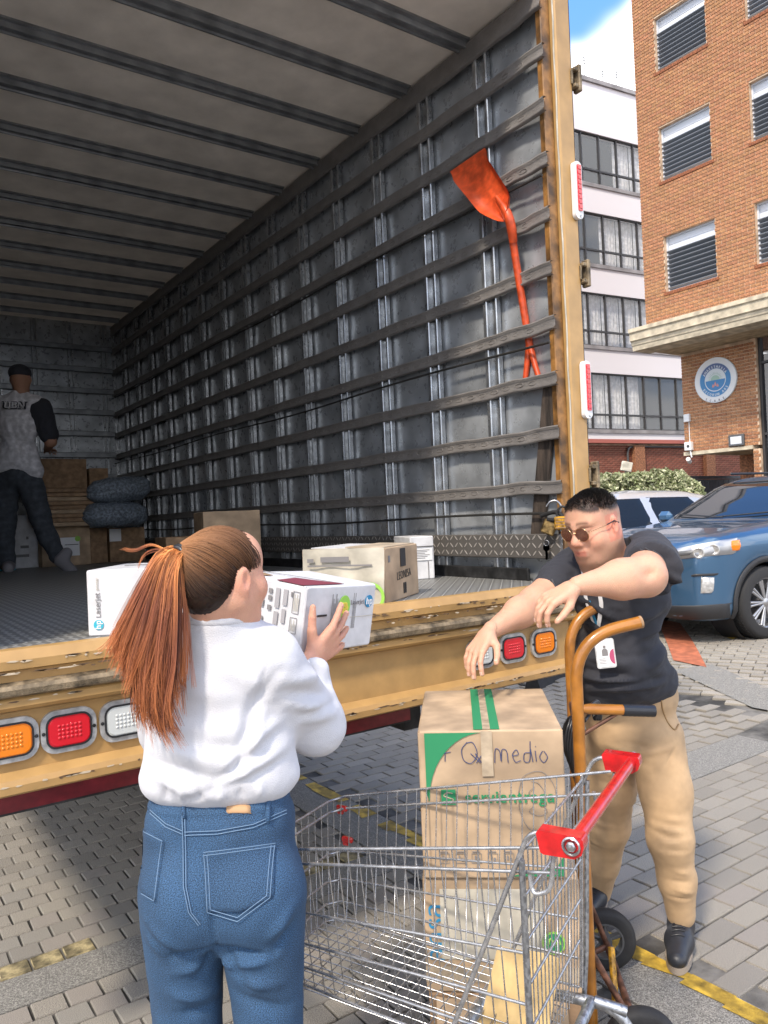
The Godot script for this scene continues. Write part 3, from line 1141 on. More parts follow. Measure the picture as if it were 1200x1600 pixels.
func build_chassis(t: Node3D) -> void:
	for x in [0.95, 1.78]:
		var mb := MB.new()
		mb.ends(Vector3(x - 0.04, 0.78, -9.5), Vector3(x + 0.04, 1.0, -2.4))
		part(t, "chassis_beam", mb, "dark_steel")
	for k in 12:
		var mb := MB.new()
		var z := -2.6 - k * 0.55
		mb.ends(Vector3(XL, 1.02, z - 0.03), Vector3(XR, 1.18, z + 0.03))
		part(t, "floor_bearer", mb, "dark_steel")
	var ax := MB.new()
	ax.bar(Vector3(0.3, 0.48, -6.4), Vector3(2.43, 0.48, -6.4), 0.07, 12)
	part(t, "rear_axle", ax, "dark_steel")
	for x in [0.22, 0.54, 2.18, 2.5]:
		var mb := MB.new()
		mb.lathe(PackedVector2Array([Vector2(0.24, -0.12), Vector2(0.44, -0.125), Vector2(0.475, -0.1), Vector2(0.48, 0.0), Vector2(0.475, 0.1), Vector2(0.44, 0.125), Vector2(0.24, 0.12), Vector2(0.05, 0.05), Vector2(0.05, -0.05), Vector2(0.24, -0.12)]), Transform3D(Basis(Vector3.FORWARD, PI / 2), Vector3(x, 0.48, -6.4)), 32)
		part(t, "wheel", mb, "tyre")
	for x in [0.38, 2.34]:
		var mb := MB.new()
		mb.ends(Vector3(x - 0.3, 0.25, -5.72), Vector3(x + 0.3, 1.0, -5.705))
		part(t, "mud_flap", mb, "rubber")
	# the cab ahead of the box
	var mb := MB.new()
	var side := PackedVector2Array([Vector2(9.0, 0.55), Vector2(10.7, 0.55), Vector2(10.75, 1.4), Vector2(10.5, 2.6), Vector2(10.2, 2.75), Vector2(9.0, 2.75)])
	mb.prism(side, Transform3D(Basis(Vector3(0, 0, -1), Vector3.UP, Vector3(1, 0, 0)), Vector3(0.3, 0, 0)), 2.13)
	part(t, "cab", mb, "card_white")
	for x in [0.4, 2.3]:
		mb = MB.new()
		mb.lathe(PackedVector2Array([Vector2(0.05, -0.12), Vector2(0.44, -0.125), Vector2(0.48, -0.09), Vector2(0.48, 0.09), Vector2(0.44, 0.125), Vector2(0.05, 0.12)]), Transform3D(Basis(Vector3.FORWARD, PI / 2), Vector3(x, 0.48, -9.7)), 32)
		part(t, "wheel", mb, "tyre")
# ------------------------------------------------------------------ brick building on the right
# a wall in the plane x = X that looks towards -x, from z0 (far) to z1 (near), with rectangular holes [z_a, z_b, y_a, y_b]
func brick_face(owner: Node3D, X: float, z0: float, z1: float, y0: float, y1: float, holes: Array, singles: int, depth := 0.3) -> void:
	# backing cut round the holes
	var ys := [y0, y1]
	var zs := [z0, z1]
	for h in holes:
		ys.append_array([clampf(h[2], y0, y1), clampf(h[3], y0, y1)])
		zs.append_array([clampf(h[0], z0, z1), clampf(h[1], z0, z1)])
	ys.sort()
	zs.sort()
	var mb := MB.new()
	for a in ys.size() - 1:
		for b in zs.size() - 1:
			if ys[a + 1] - ys[a] < 1e-4 or zs[b + 1] - zs[b] < 1e-4:
				continue
			var my: float = (ys[a] + ys[a + 1]) * 0.5
			var mz: float = (zs[b] + zs[b + 1]) * 0.5
			var inside := false
			for h in holes:
				if mz > h[0] and mz < h[1] and my > h[2] and my < h[3]:
					inside = true
			if not inside:
				mb.ends(Vector3(X, ys[a], zs[b]), Vector3(X + depth, ys[a + 1], zs[b + 1]))
	var wall := part(owner, "wall", mb, "mortar")
	# bricks: running bond, standing a little proud of the joints
	var L := 0.252
	var C := 0.0795
	var r := RandomNumberGenerator.new()
	r.seed = int(X * 100.0 + y0 * 7.0)
	var list := []
	for row in int((y1 - y0) / C):
		var yc := y0 + (row + 0.5) * C
		var k0 := int(floor(z0 / L)) - 1
		for k in range(k0, int(z1 / L) + 2):
			var a := k * L + (L * 0.5 if row % 2 else 0.0)
			var spans := [[maxf(a, z0), minf(a + L - 0.018, z1)]]
			for h in holes:
				if yc > h[2] - 0.01 and yc < h[3] + 0.01:
					var nx := []
					for s in spans:
						if s[1] <= h[0] or s[0] >= h[1]:
							nx.append(s)
						else:
							if s[0] < h[0]:
								nx.append([s[0], h[0]])
							if s[1] > h[1]:
								nx.append([h[1], s[1]])
					spans = nx
			for s in spans:
				if s[1] - s[0] > 0.03:
					list.append([(s[0] + s[1]) * 0.5, yc, s[1] - s[0]])
	var bm := MB.new()
	bm.box(Vector3.ZERO, Vector3(0.022, C - 0.018, 1.0), Basis(), 0.0)
	var mesh := bm.done()
	# those that show largest are pieces of their own
	list.sort_custom(func(a, b): return a[0] - absf(a[1] - 4.0) * 0.3 > b[0] - absf(b[1] - 4.0) * 0.3)
	var rest := []
	for k in list.size():
		var e: Array = list[k]
		var t := Transform3D(Basis.from_scale(Vector3(1, 1, e[2])), Vector3(X - 0.003 - r.randf() * 0.004, e[1], e[0]))
		if k < singles:
			var o := part(wall, "brick", mesh, "brick%d" % (r.randi() % 5))
			o.transform = o.transform * t
		else:
			rest.append(t)
	if rest.size():
		var mm := MultiMesh.new()
		mm.transform_format = MultiMesh.TRANSFORM_3D
		mm.use_colors = true
		mm.mesh = mesh
		mm.instance_count = rest.size()
		for k in rest.size():
			mm.set_instance_transform(k, rest[k])
			var v := r.randf_range(0.86, 1.1)
			mm.set_instance_color(k, Color(0.61 * v, 0.285 * v * r.randf_range(0.93, 1.07), 0.132 * v))
		var o := MultiMeshInstance3D.new()
		o.name = "brickwork"
		o.multimesh = mm
		o.material_override = M["brick_many"]
		o.set_meta("kind", "stuff")
		var t2 := Transform3D()
		var q: Node = wall
		while q is Node3D and q != self:
			t2 = q.transform * t2
			q = q.get_parent()
		o.transform = t2.affine_inverse()
		wall.add_child(o, true)


func louvre_window(owner: Node3D, X: float, za: float, zb: float, ya: float, yb: float, open: float) -> void:
	var mb := MB.new()
	var xf := X + 0.10
	for q in [[ya, ya + 0.04], [yb - 0.04, yb]]:
		mb.ends(Vector3(xf, q[0], za), Vector3(xf + 0.06, q[1], zb))
	for q in [[za, za + 0.035], [zb - 0.035, zb]]:
		mb.ends(Vector3(xf, ya + 0.04, q[0]), Vector3(xf + 0.06, yb - 0.04, q[1]))
	var w := part(owner, "window", mb, "shutter")
	mb = MB.new()
	mb.ends(Vector3(xf + 0.05, yb - 0.34, za + 0.035), Vector3(xf + 0.075, yb - 0.04, zb - 0.035))
	mb.ends(Vector3(xf + 0.04, yb - 0.20, za + 0.035), Vector3(xf + 0.052, yb - 0.19, zb - 0.035))
	part(w, "shutter_box", mb, "shutter")
	mb = MB.new()
	mb.ends(Vector3(xf + 0.14, ya, za), Vector3(xf + 0.16, yb, zb))
	part(w, "room", mb, "room_dark")
	mb = MB.new()
	mb.quad(Vector3(xf + 0.09, ya + 0.04, za + 0.03), Vector3(xf + 0.09, ya + 0.04, zb - 0.03), Vector3(xf + 0.09, yb - 0.34, zb - 0.03), Vector3(xf + 0.09, yb - 0.34, za + 0.03))
	part(w, "pane", mb, "glass")
	var n := 9
	for k in n:
		mb = MB.new()
		var y := lerpf(ya + 0.08, yb - 0.40, k / float(n - 1))
		mb.box(Vector3(xf + 0.02, y, (za + zb) * 0.5), Vector3(0.13, 0.022, zb - za - 0.02), Basis(Vector3.BACK, -0.62 * open), 0.008)
		part(w, "slat", mb, "slat_blue")
	mb = MB.new()
	mb.ends(Vector3(X - 0.035, ya - 0.085, za - 0.05), Vector3(X + 0.12, ya - 0.004, zb + 0.05), 0.006)
	part(w, "sill", mb, "brick_sill")


func build_brick_building() -> void:
	var X := 16.7
	var b := thing("brick_building", "orange brick building with slatted blue windows and cream ledge above the parked cars", "building", Vector3(17, 0.2, -9))
	var cols := [[-11.33, -9.98], [-9.03, -7.68], [-6.7, -5.35]]
	var rows := [[6.82, 8.19], [9.53, 10.85], [12.22, 13.55], [14.9, 16.25]]
	var holes := []
	for c in cols:
		for r in rows:
			holes.append([c[0], c[1], r[0], r[1]])
	brick_face(b, X, -11.93, -4.5, 5.95, 17.0, holes, 0)
	for c in cols.size():
		for r in rows.size():
			louvre_window(b, X, cols[c][0], cols[c][1], rows[r][0], rows[r][1], [0.9, 1.0, 0.8, 1.0][(r + c * 3) % 4])
	# side returns, roof
	var mb := MB.new()
	mb.ends(Vector3(X + 0.3, 5.95, -11.93), Vector3(X + 9.0, 17.0, -11.63))
	mb.ends(Vector3(X + 0.3, 5.95, -4.8), Vector3(X + 9.0, 17.0, -4.5))
	mb.ends(Vector3(X, 17.0, -11.93), Vector3(X + 9.0, 17.2, -4.5))
	part(b, "side_wall", mb, "brick0")
	# moulded ledge and its soffit
	mb = MB.new()
	var prof := PackedVector2Array([Vector2(0.3, 5.49), Vector2(-0.36, 5.49), Vector2(-0.38, 5.60), Vector2(-0.40, 5.62), Vector2(-0.42, 5.70), Vector2(-0.47, 5.73), Vector2(-0.48, 5.90), Vector2(-0.52, 5.93), Vector2(-0.53, 6.02), Vector2(-0.05, 6.04), Vector2(0.3, 6.04)])
	mb.prism(prof, Transform3D(Basis(Vector3.RIGHT, Vector3.UP, Vector3.BACK), Vector3(X, 0, -12.1)), 8.0)
	part(b, "ledge", mb, "stone_cream")
	mb = MB.new()
	mb.ends(Vector3(X + 0.3, 5.5, -11.95), Vector3(X + 1.4, 5.6, -4.5))
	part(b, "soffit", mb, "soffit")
	# set-back lower wall with the emblem
	var XW := 17.88
	brick_face(b, XW, -11.78, -9.80, 2.95, 5.49, [], 220)
	brick_face(b, XW, -9.97, -9.80, 0.2, 2.86, [], 40)
	mb = MB.new()
	mb.ends(Vector3(XW - 0.03, 2.86, -11.82), Vector3(XW + 0.32, 2.95, -9.97), 0.004)
	part(b, "lintel_beam", mb, "stone_cream")
	mb = MB.new()
	mb.ends(Vector3(XW + 0.31, 2.95, -11.78), Vector3(XW + 2.4, 5.49, -11.6))
	mb.ends(Vector3(XW + 2.2, 0.2, -11.6), Vector3(XW + 2.4, 5.49, -4.6))
	part(b, "back_wall", mb, "brick3")
	mb = MB.new()
	mb.ends(Vector3(XW + 0.3, 2.88, -11.6), Vector3(XW + 2.3, 2.94, -9.9))
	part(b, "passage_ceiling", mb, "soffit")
	# glazed entrance to the right
	mb = MB.new()
	mb.quad(Vector3(XW + 0.15, 0.2, -9.78), Vector3(XW + 0.15, 0.2, -4.6), Vector3(XW + 0.15, 5.49, -4.6), Vector3(XW + 0.15, 5.49, -9.78))
	part(b, "entrance_glass", mb, "glass_dark")
	for z in [-9.76, -8.6, -7.4, -6.2, -5.0]:
		mb = MB.new()
		mb.ends(Vector3(XW + 0.08, 0.2, z - 0.03), Vector3(XW + 0.2, 5.49, z + 0.03))
		part(b, "entrance_mullion", mb, "frame_dark")
	for y in [3.2, 4.9]:
		mb = MB.new()
		mb.ends(Vector3(XW + 0.09, y - 0.03, -9.75), Vector3(XW + 0.19, y + 0.03, -4.6))
		part(b, "entrance_transom", mb, "frame_dark")
	# round emblem
	var f := Transform3D(Basis(Vector3(0, 0, 1), Vector3.UP, Vector3(-1, 0, 0)), Vector3(XW - 0.012, 4.655, -10.83))
	var e := thing("round_emblem", "round white and blue emblem with a rising sun fixed to the brick wall", "sign", Vector3(XW, 4.65, -10.83))
	mb = MB.new()
	mb.prism(disc(0.56, 48), f, 0.05, true)
	part(e, "disc", mb, "emblem_pale")
	mb = MB.new()
	ring_prism(mb, disc(0.545, 48), disc(0.43, 48), f, 0.05, 0.056)
	part(e, "outer_ring", mb, "print_white")
	mb = MB.new()
	ring_prism(mb, disc(0.41, 48), disc(0.285, 48), f, 0.05, 0.056)
	part(e, "blue_ring", mb, "emblem_blue")
	mb = MB.new()
	var arc := PackedVector2Array()
	for k in 25:
		var a := deg_to_rad(lerpf(30, 150, k / 24.0))
		arc.append(Vector2(cos(a), sin(a)) * 0.408)
	for k in 25:
		var a := deg_to_rad(lerpf(150, 30, k / 24.0))
		arc.append(Vector2(cos(a), sin(a)) * 0.288)
	mb.prism(arc, f.translated_local(Vector3(0, 0, 0.055)), 0.003)
	part(e, "navy_arc", mb, "emblem_navy")
	mb = MB.new()
	var half := PackedVector2Array()
	for k in 25:
		var a := PI + PI * k / 24.0
		half.append(Vector2(cos(a), sin(a)) * 0.26)
	mb.prism(half, f.translated_local(Vector3(0, 0, 0.05)), 0.004)
	part(e, "sea", mb, "emblem_blue")
	mb = MB.new()
	half = PackedVector2Array()
	for k in 17:
		var a := PI * k / 16.0
		half.append(Vector2(cos(a), sin(a)) * 0.12)
	mb.prism(half, f.translated_local(Vector3(0, 0, 0.05)), 0.004)
	part(e, "sun_disc", mb, "emblem_green")
	for k in 15:
		mb = MB.new()
		var a := PI * (k + 0.5) / 15.0
		var d := Vector2(cos(a), sin(a))
		var w := Vector2(-d.y, d.x) * 0.007
		mb.prism(PackedVector2Array([d * 0.14 - w, d * 0.21, d * 0.14 + w]), f.translated_local(Vector3(0, 0, 0.05)), 0.004)
		part(e, "ray", mb, "emblem_green")
	mb = MB.new()
	for q in [[0.0, -0.09, 0.055], [-0.06, -0.13, 0.04], [0.06, -0.13, 0.04]]:
		mb.prism(PackedVector2Array([Vector2(q[0] - 0.03, q[1] - q[2]), Vector2(q[0] + 0.03, q[1] - q[2]), Vector2(q[0] + 0.022, q[1]), Vector2(q[0], q[1] + q[2]), Vector2(q[0] - 0.022, q[1])]), f.translated_local(Vector3(0, 0, 0.054)), 0.002)
	part(e, "flower", mb, "emblem_coral")
	ring_text(e, f, "ANAESTHESIA", 0.325, 0.085, 150.0, 30.0, "emblem_pale", true)
	ring_text(e, f, "DECORUM ARS", 0.365, 0.08, 215.0, 325.0, "emblem_pale", false)
	ring_text(e, f, "S.C.A.R.E.", 0.515, 0.075, 240.0, 300.0, "print_grey", false)
	# cameras, box and cable on the wall
	mb = MB.new()
	mb.ends(Vector3(XW - 0.09, 3.72, -11.74), Vector3(XW - 0.002, 3.92, -11.58), 0.01)
	tag(part(self, "junction_box", mb, "white_plastic"), "small white box high on the left edge of the emblem wall", "box")
	mb = MB.new()
	mb.tube(PackedVector3Array([Vector3(XW - 0.02, 3.72, -11.63), Vector3(XW - 0.02, 3.2, -11.63)]), 0.012, 6)
	tag(part(self, "conduit_pipe", mb, "white_plastic"), "thin white pipe between the two white boxes on the brick wall", "pipe")
	var cb := thing("security_camera", "white security camera under its box at the brick wall's lower left corner", "camera", Vector3(XW, 3.0, -11.7))
	mb = MB.new()
	mb.ends(Vector3(XW - 0.12, 2.98, -11.74), Vector3(XW - 0.002, 3.2, -11.54), 0.015)
	part(cb, "housing", mb, "white_plastic")
	mb = MB.new()
	mb.bar(Vector3(XW - 0.06, 2.98, -11.6), Vector3(XW - 0.08, 2.8, -11.56), 0.02, 8)
	mb.lathe(PackedVector2Array([Vector2(0, -0.12), Vector2(0.05, -0.115), Vector2(0.055, 0.08), Vector2(0.0, 0.1)]), Transform3D(Basis(Vector3(0.4, 0, 1).normalized(), 1.2), Vector3(XW - 0.12, 2.73, -11.62)), 14)
	part(cb, "camera_body", mb, "white_plastic")
	mb = MB.new()
	mb.lathe(PackedVector2Array([Vector2(0.035, -0.008), Vector2(0.035, 0.008), Vector2(0, 0.01)]), Transform3D(Basis(Vector3(0, 0, 1), PI / 2), Vector3(XW - 0.125, 3.09, -11.62)), 14)
	part(cb, "lens", mb, "black_plastic")
	mb = MB.new()
	mb.ends(Vector3(XW - 0.07, 2.97, -10.56), Vector3(XW - 0.002, 3.25, -10.16), 0.01)
	var gb := part(self, "meter_box", mb, "trim_grey")
	tag(gb, "grey metal meter box on the brick wall beneath the emblem", "box")
	mb = MB.new()
	mb.ends(Vector3(XW - 0.072, 3.02, -10.5), Vector3(XW - 0.07, 3.2, -10.22), 0.001)
	part(gb, "cover", mb, "shutter")


func disc(r: float, n: int) -> PackedVector2Array:
	var o := PackedVector2Array()
	for k in n:
		o.append(Vector2(cos(TAU * k / n), sin(TAU * k / n)) * r)
	return o


func ring_text(parent: Node3D, f: Transform3D, text: String, r: float, size: float, a0: float, a1: float, m: String, inward: bool) -> void:
	for k in text.length():
		if text[k] == " ":
			continue
		var a := deg_to_rad(lerpf(a0, a1, k / float(text.length() - 1)))
		var rot := a - PI * 0.5 if inward else a + PI * 0.5
		lettering(parent, text[k], size, f * Transform3D(Basis(Vector3.BACK, rot), Vector3(cos(a) * r, sin(a) * r, 0.0585)), m, "Droid Sans", 700, 0.003)


# ------------------------------------------------------------------ white building behind
func build_white_building() -> void:
	var o := Vector3(21.613, 0, -18.40)
	var fr := Transform3D(Basis(Vector3(0.99236, 0, 0.12337), Vector3.UP, Vector3(-0.12337, 0, 0.99236)), o)
	var b := thing("office_building", "white rendered office block with long dark-framed window bands behind the brick building", "building", o)
	var box := func(n: String, m: String, x0: float, x1: float, y0: float, y1: float, z0: float, z1: float, to: Node3D) -> MeshInstance3D:
		var mb := MB.new()
		mb.box(fr * Vector3((x0 + x1) * 0.5, (y0 + y1) * 0.5, (z0 + z1) * 0.5), Vector3(x1 - x0, y1 - y0, z1 - z0), fr.basis)
		return part(to, n, mb, m)
	var L := -8.0
	var R := 9.0
	var bands := [[3.97, 4.43], [6.52, 7.47], [9.43, 10.45], [12.37, 13.4], [15.3, 17.15]]
	for k in bands.size():
		box.call("wall_band", "render_white", L, R, bands[k][0] + (0.14 if k == 0 else 0.0), bands[k][1], -0.3, 0.0, b)
		if k < 4:
			box.call("ledge_trim", "render_grey", L, R, bands[k][1] - 0.1, bands[k][1] + 0.03, 0.002, 0.05, b)
	box.call("red_band", "band_red", L, R, 3.97, 4.11, -0.3, 0.012, b)
	box.call("roof_edge", "render_grey", L, R, 17.15, 17.3, -0.5, 0.08, b)
	box.call("core", "room_dark", L, R, 0.0, 17.1, -6.0, -1.2, b)
	var wins := [[4.46, 6.52], [7.50, 9.43], [10.48, 12.37], [13.43, 15.3]]
	for k in wins.size():
		var y0: float = wins[k][0]
		var y1: float = wins[k][1]
		var rail := y0 + 0.55
		var x := L
		var j := 0
		while x < R - 0.1:
			var w: float = [0.86, 0.85, 0.9, 0.86, 0.88][(j + k) % 5]
			var wn: MeshInstance3D = box.call("window", "frame_dark", x, x + 0.055, y0, y1, -0.14, -0.05, b)
			box.call("transom", "frame_dark", x + 0.055, x + w, rail - 0.035, rail + 0.035, -0.13, -0.06, wn)
			box.call("sill_frame", "frame_dark", x + 0.055, x + w, y0, y0 + 0.05, -0.13, -0.06, wn)
			box.call("head_frame", "frame_dark", x + 0.055, x + w, y1 - 0.05, y1, -0.13, -0.06, wn)
			var mb := MB.new()
			mb.quad(fr * Vector3(x + 0.05, y0, -0.1), fr * Vector3(x + w, y0, -0.1), fr * Vector3(x + w, y1, -0.1), fr * Vector3(x + 0.05, y1, -0.1))
			part(wn, "pane", mb, "glass")
			var pick := (j * 7 + k * 5 + 3) % 6
			if k == 0 and j == 9:
				box.call("curtain", "curtain_blue", x + 0.05, x + w * 0.5, y0 + 0.05, y1, -0.3, -0.27, wn)
			elif pick < 4 and not (k == 0 and j > 13):
				var mb2 := MB.new()
				var rows := []
				for a in 2:
					var r := []
					for q in 25:
						r.append(fr * Vector3(lerpf(x + 0.03, x + w - 0.02, q / 24.0), lerpf(y0 + 0.05, y1 - 0.02, a), -0.3 + 0.02 * sin(q * 1.3)))
					rows.append(r)
				mb2.grid(rows)
				part(wn, "curtain", mb2, "curtain")
			x += w
			j += 1
	# red brick ground floor with piers
	box.call("ground_floor_wall", "mortar", L, 12.0, 0.0, 3.97, -0.45, -0.25, b)
	var bm := MB.new()
	bm.box(Vector3.ZERO, Vector3(0.24, 0.068, 0.02))
	var mesh := bm.done()
	var mm := MultiMesh.new()
	mm.transform_format = MultiMesh.TRANSFORM_3D
	mm.use_colors = true
	mm.mesh = mesh
	var list := []
	for row in 34:
		for k in 40:
			list.append(Vector3(-0.5 + k * 0.25 + (0.125 if row % 2 else 0.0), 1.3 + row * 0.078, -0.245))
	mm.instance_count = list.size()
	for k in list.size():
		mm.set_instance_transform(k, Transform3D(fr.basis, fr * (list[k] as Vector3)))
		var v := rng.randf_range(0.75, 1.15)
		mm.set_instance_color(k, Color(0.36 * v, 0.12 * v, 0.075 * v))
	var o2 := MultiMeshInstance3D.new()
	o2.name = "brickwork"
	o2.multimesh = mm
	o2.material_override = M["brick_many"]
	o2.position = -o
	o2.set_meta("kind", "stuff")
	b.add_child(o2, true)
	for x in [2.72, 6.6, 9.4]:
		box.call("brick_pier", "brick3", x, x + 0.52, 0.0, 3.9, -0.24, -0.06, b)
	var pm := MB.new()
	pm.tube(bent(PackedVector3Array([fr * Vector3(2.45, 2.2, -0.17), fr * Vector3(2.45, 3.75, -0.17), fr * Vector3(2.6, 3.86, -0.17), fr * Vector3(9.0, 3.86, -0.17)]), 0.2), 0.035, 8)
	part(b, "pipe", pm, "trim_grey")
	# aerials on the roof
	for q in [[1.3, 1.0], [2.2, 0.7], [2.9, 0.85]]:
		var a := thing("roof_aerial", ["tallest thin aerial at the left of the white roof", "short thin aerial in the middle of the white roof", "thin aerial at the right of the white roof next to the brick corner"][[1.3, 2.2, 2.9].find(q[0])], "aerial", fr * Vector3(q[0], 17.3, -0.3), "aerials on the white building's roof")
		pm = MB.new()
		pm.bar(fr * Vector3(q[0], 17.3, -0.3), fr * Vector3(q[0], 17.3 + q[1], -0.3), 0.015)
		part(a, "mast", pm, "trim_grey")
		for k in 3:
			pm = MB.new()
			pm.bar(fr * Vector3(q[0] - 0.22 + k * 0.03, 17.3 + q[1] - 0.08 - k * 0.1, -0.3), fr * Vector3(q[0] + 0.22 - k * 0.03, 17.3 + q[1] - 0.05 - k * 0.1, -0.3), 0.012)
			part(a, "rod", pm, "trim_grey")


# ------------------------------------------------------------------ hedge, gate, lamp
func build_yard() -> void:
	# grey steel gate below the emblem wall
	var XW := 17.88
	var g := thing("steel_gate", "dark grey ribbed steel gate under the cream beam of the brick building", "gate", Vector3(XW, 0.2, -10.9))
	for k in 16:
		var mb := MB.new()
		var x := 18.0 + k * 0.237
		var z := -11.9
		mb.ends(Vector3(x, 0.22, z), Vector3(x + 0.235, 2.25, z + 0.06), 0.012)
		part(g, "panel", mb, "gate_grey")
	var mb := MB.new()
	mb.ends(Vector3(17.95, 2.26, -11.93), Vector3(21.9, 2.34, -11.82))
	part(g, "top_rail", mb, "gate_grey")
	# hedge
	var h := thing("clipped_hedge", "clipped pale green hedge behind the silver car", "hedge", Vector3(12.1, 0.2, -9.3))
	mb = MB.new()
	var r := RandomNumberGenerator.new()
	r.seed = 12
	var fn := FastNoiseLite.new()
	fn.seed = 4
	fn.frequency = 1.1
	# the hedge runs across the view; ax along it, az towards the viewer
	var a := Vector3(0.818, 0, 0.575)
	var c := Vector3(-0.575, 0, 0.818)
	var ctr := spot(1000, 800, 14.8)
	ctr.y = 0.2
	var core := MB.new()
	for k in 26:
		var u := lerpf(-1.1, 1.0, k / 25.0)
		var p0 := ctr + a * u
		core.tube(PackedVector3Array([p0, p0 + Vector3(r.randf_range(-0.1, 0.1), 0.8, r.randf_range(-0.1, 0.1)), p0 + Vector3(r.randf_range(-0.3, 0.3), 1.75, r.randf_range(-0.3, 0.3))]), [0.02, 0.014, 0.005], 5)
	part(h, "stem", core, "twig")
	for k in 20000:
		var u := r.randf_range(-1.15, 1.1)
		var w := r.randf_range(-0.55, 0.55)
		var top := 2.02 + 0.16 * fn.get_noise_2d(u * 2.0, w * 2.0) - 0.35 * pow(absf(u) / 1.15, 6.0) - 0.5 * pow(absf(w) / 0.55, 4.0)
		var y := r.randf_range(0.3, 1.0)
		y = (1.0 - pow(1.0 - y, 2.2)) * top
		if absf(w) < 0.36 and y < top - 0.25 and r.randf() < 0.85:
			continue
		if fn.get_noise_3d(u * 3.0, y * 3.0, w * 3.0) < -0.33:
			continue
		var q := ctr + a * u + c * w + Vector3(0, y, 0)
		var d := Vector3(r.randfn(), r.randfn() * 0.8 + 0.5, r.randfn()).normalized()
		var s := d.cross(Vector3(r.randfn(), r.randfn(), r.randfn())).normalized()
		var l := r.randf_range(0.025, 0.055)
		var v := r.randf_range(0.6, 1.3)
		var pale := r.randf()
		mb.col = Color(0.19 * v, 0.22 * v, 0.10 * v) if pale > 0.5 else Color(0.42 * v, 0.42 * v, 0.26 * v)
		mb.quad(q - d * l, q + s * l * 0.5, q + d * l, q - s * l * 0.5)
	part(h, "foliage", mb, "leaf")
	# floodlight on the pier
	var f := thing("floodlight", "square white floodlight standing above the hedge on the left", "lamp", Vector3(12.1, 0.2, -10.6))
	mb = MB.new()
	var fc := spot(979, 729, 15.9)
	mb.box(fc, Vector3(0.22, 0.2, 0.07), cam.basis * Basis(Vector3.BACK, -0.2), 0.012)
	part(f, "housing", mb, "card_cream")
	mb = MB.new()
	mb.bar(Vector3(fc.x + 0.04, 0.2, fc.z - 0.06), fc + Vector3(0.04, -0.05, -0.06), 0.02, 8)
	part(f, "post", mb, "trim_grey")
# ------------------------------------------------------------------ shapes that run smoothly into one another
class Blob:
	var kind := 0            # 0 tapered capsule, 1 ellipsoid, 2 rounded box
	var a: Vector3
	var b: Vector3
	var ra := 0.0
	var rb := 0.0
	var inv := Transform3D()
	var s := Vector3.ONE
	var k := 0.02
	var cut := false
	var flat_n := Vector3.ZERO
	var flat_s := 1.0
	var lo: Vector3
	var hi: Vector3


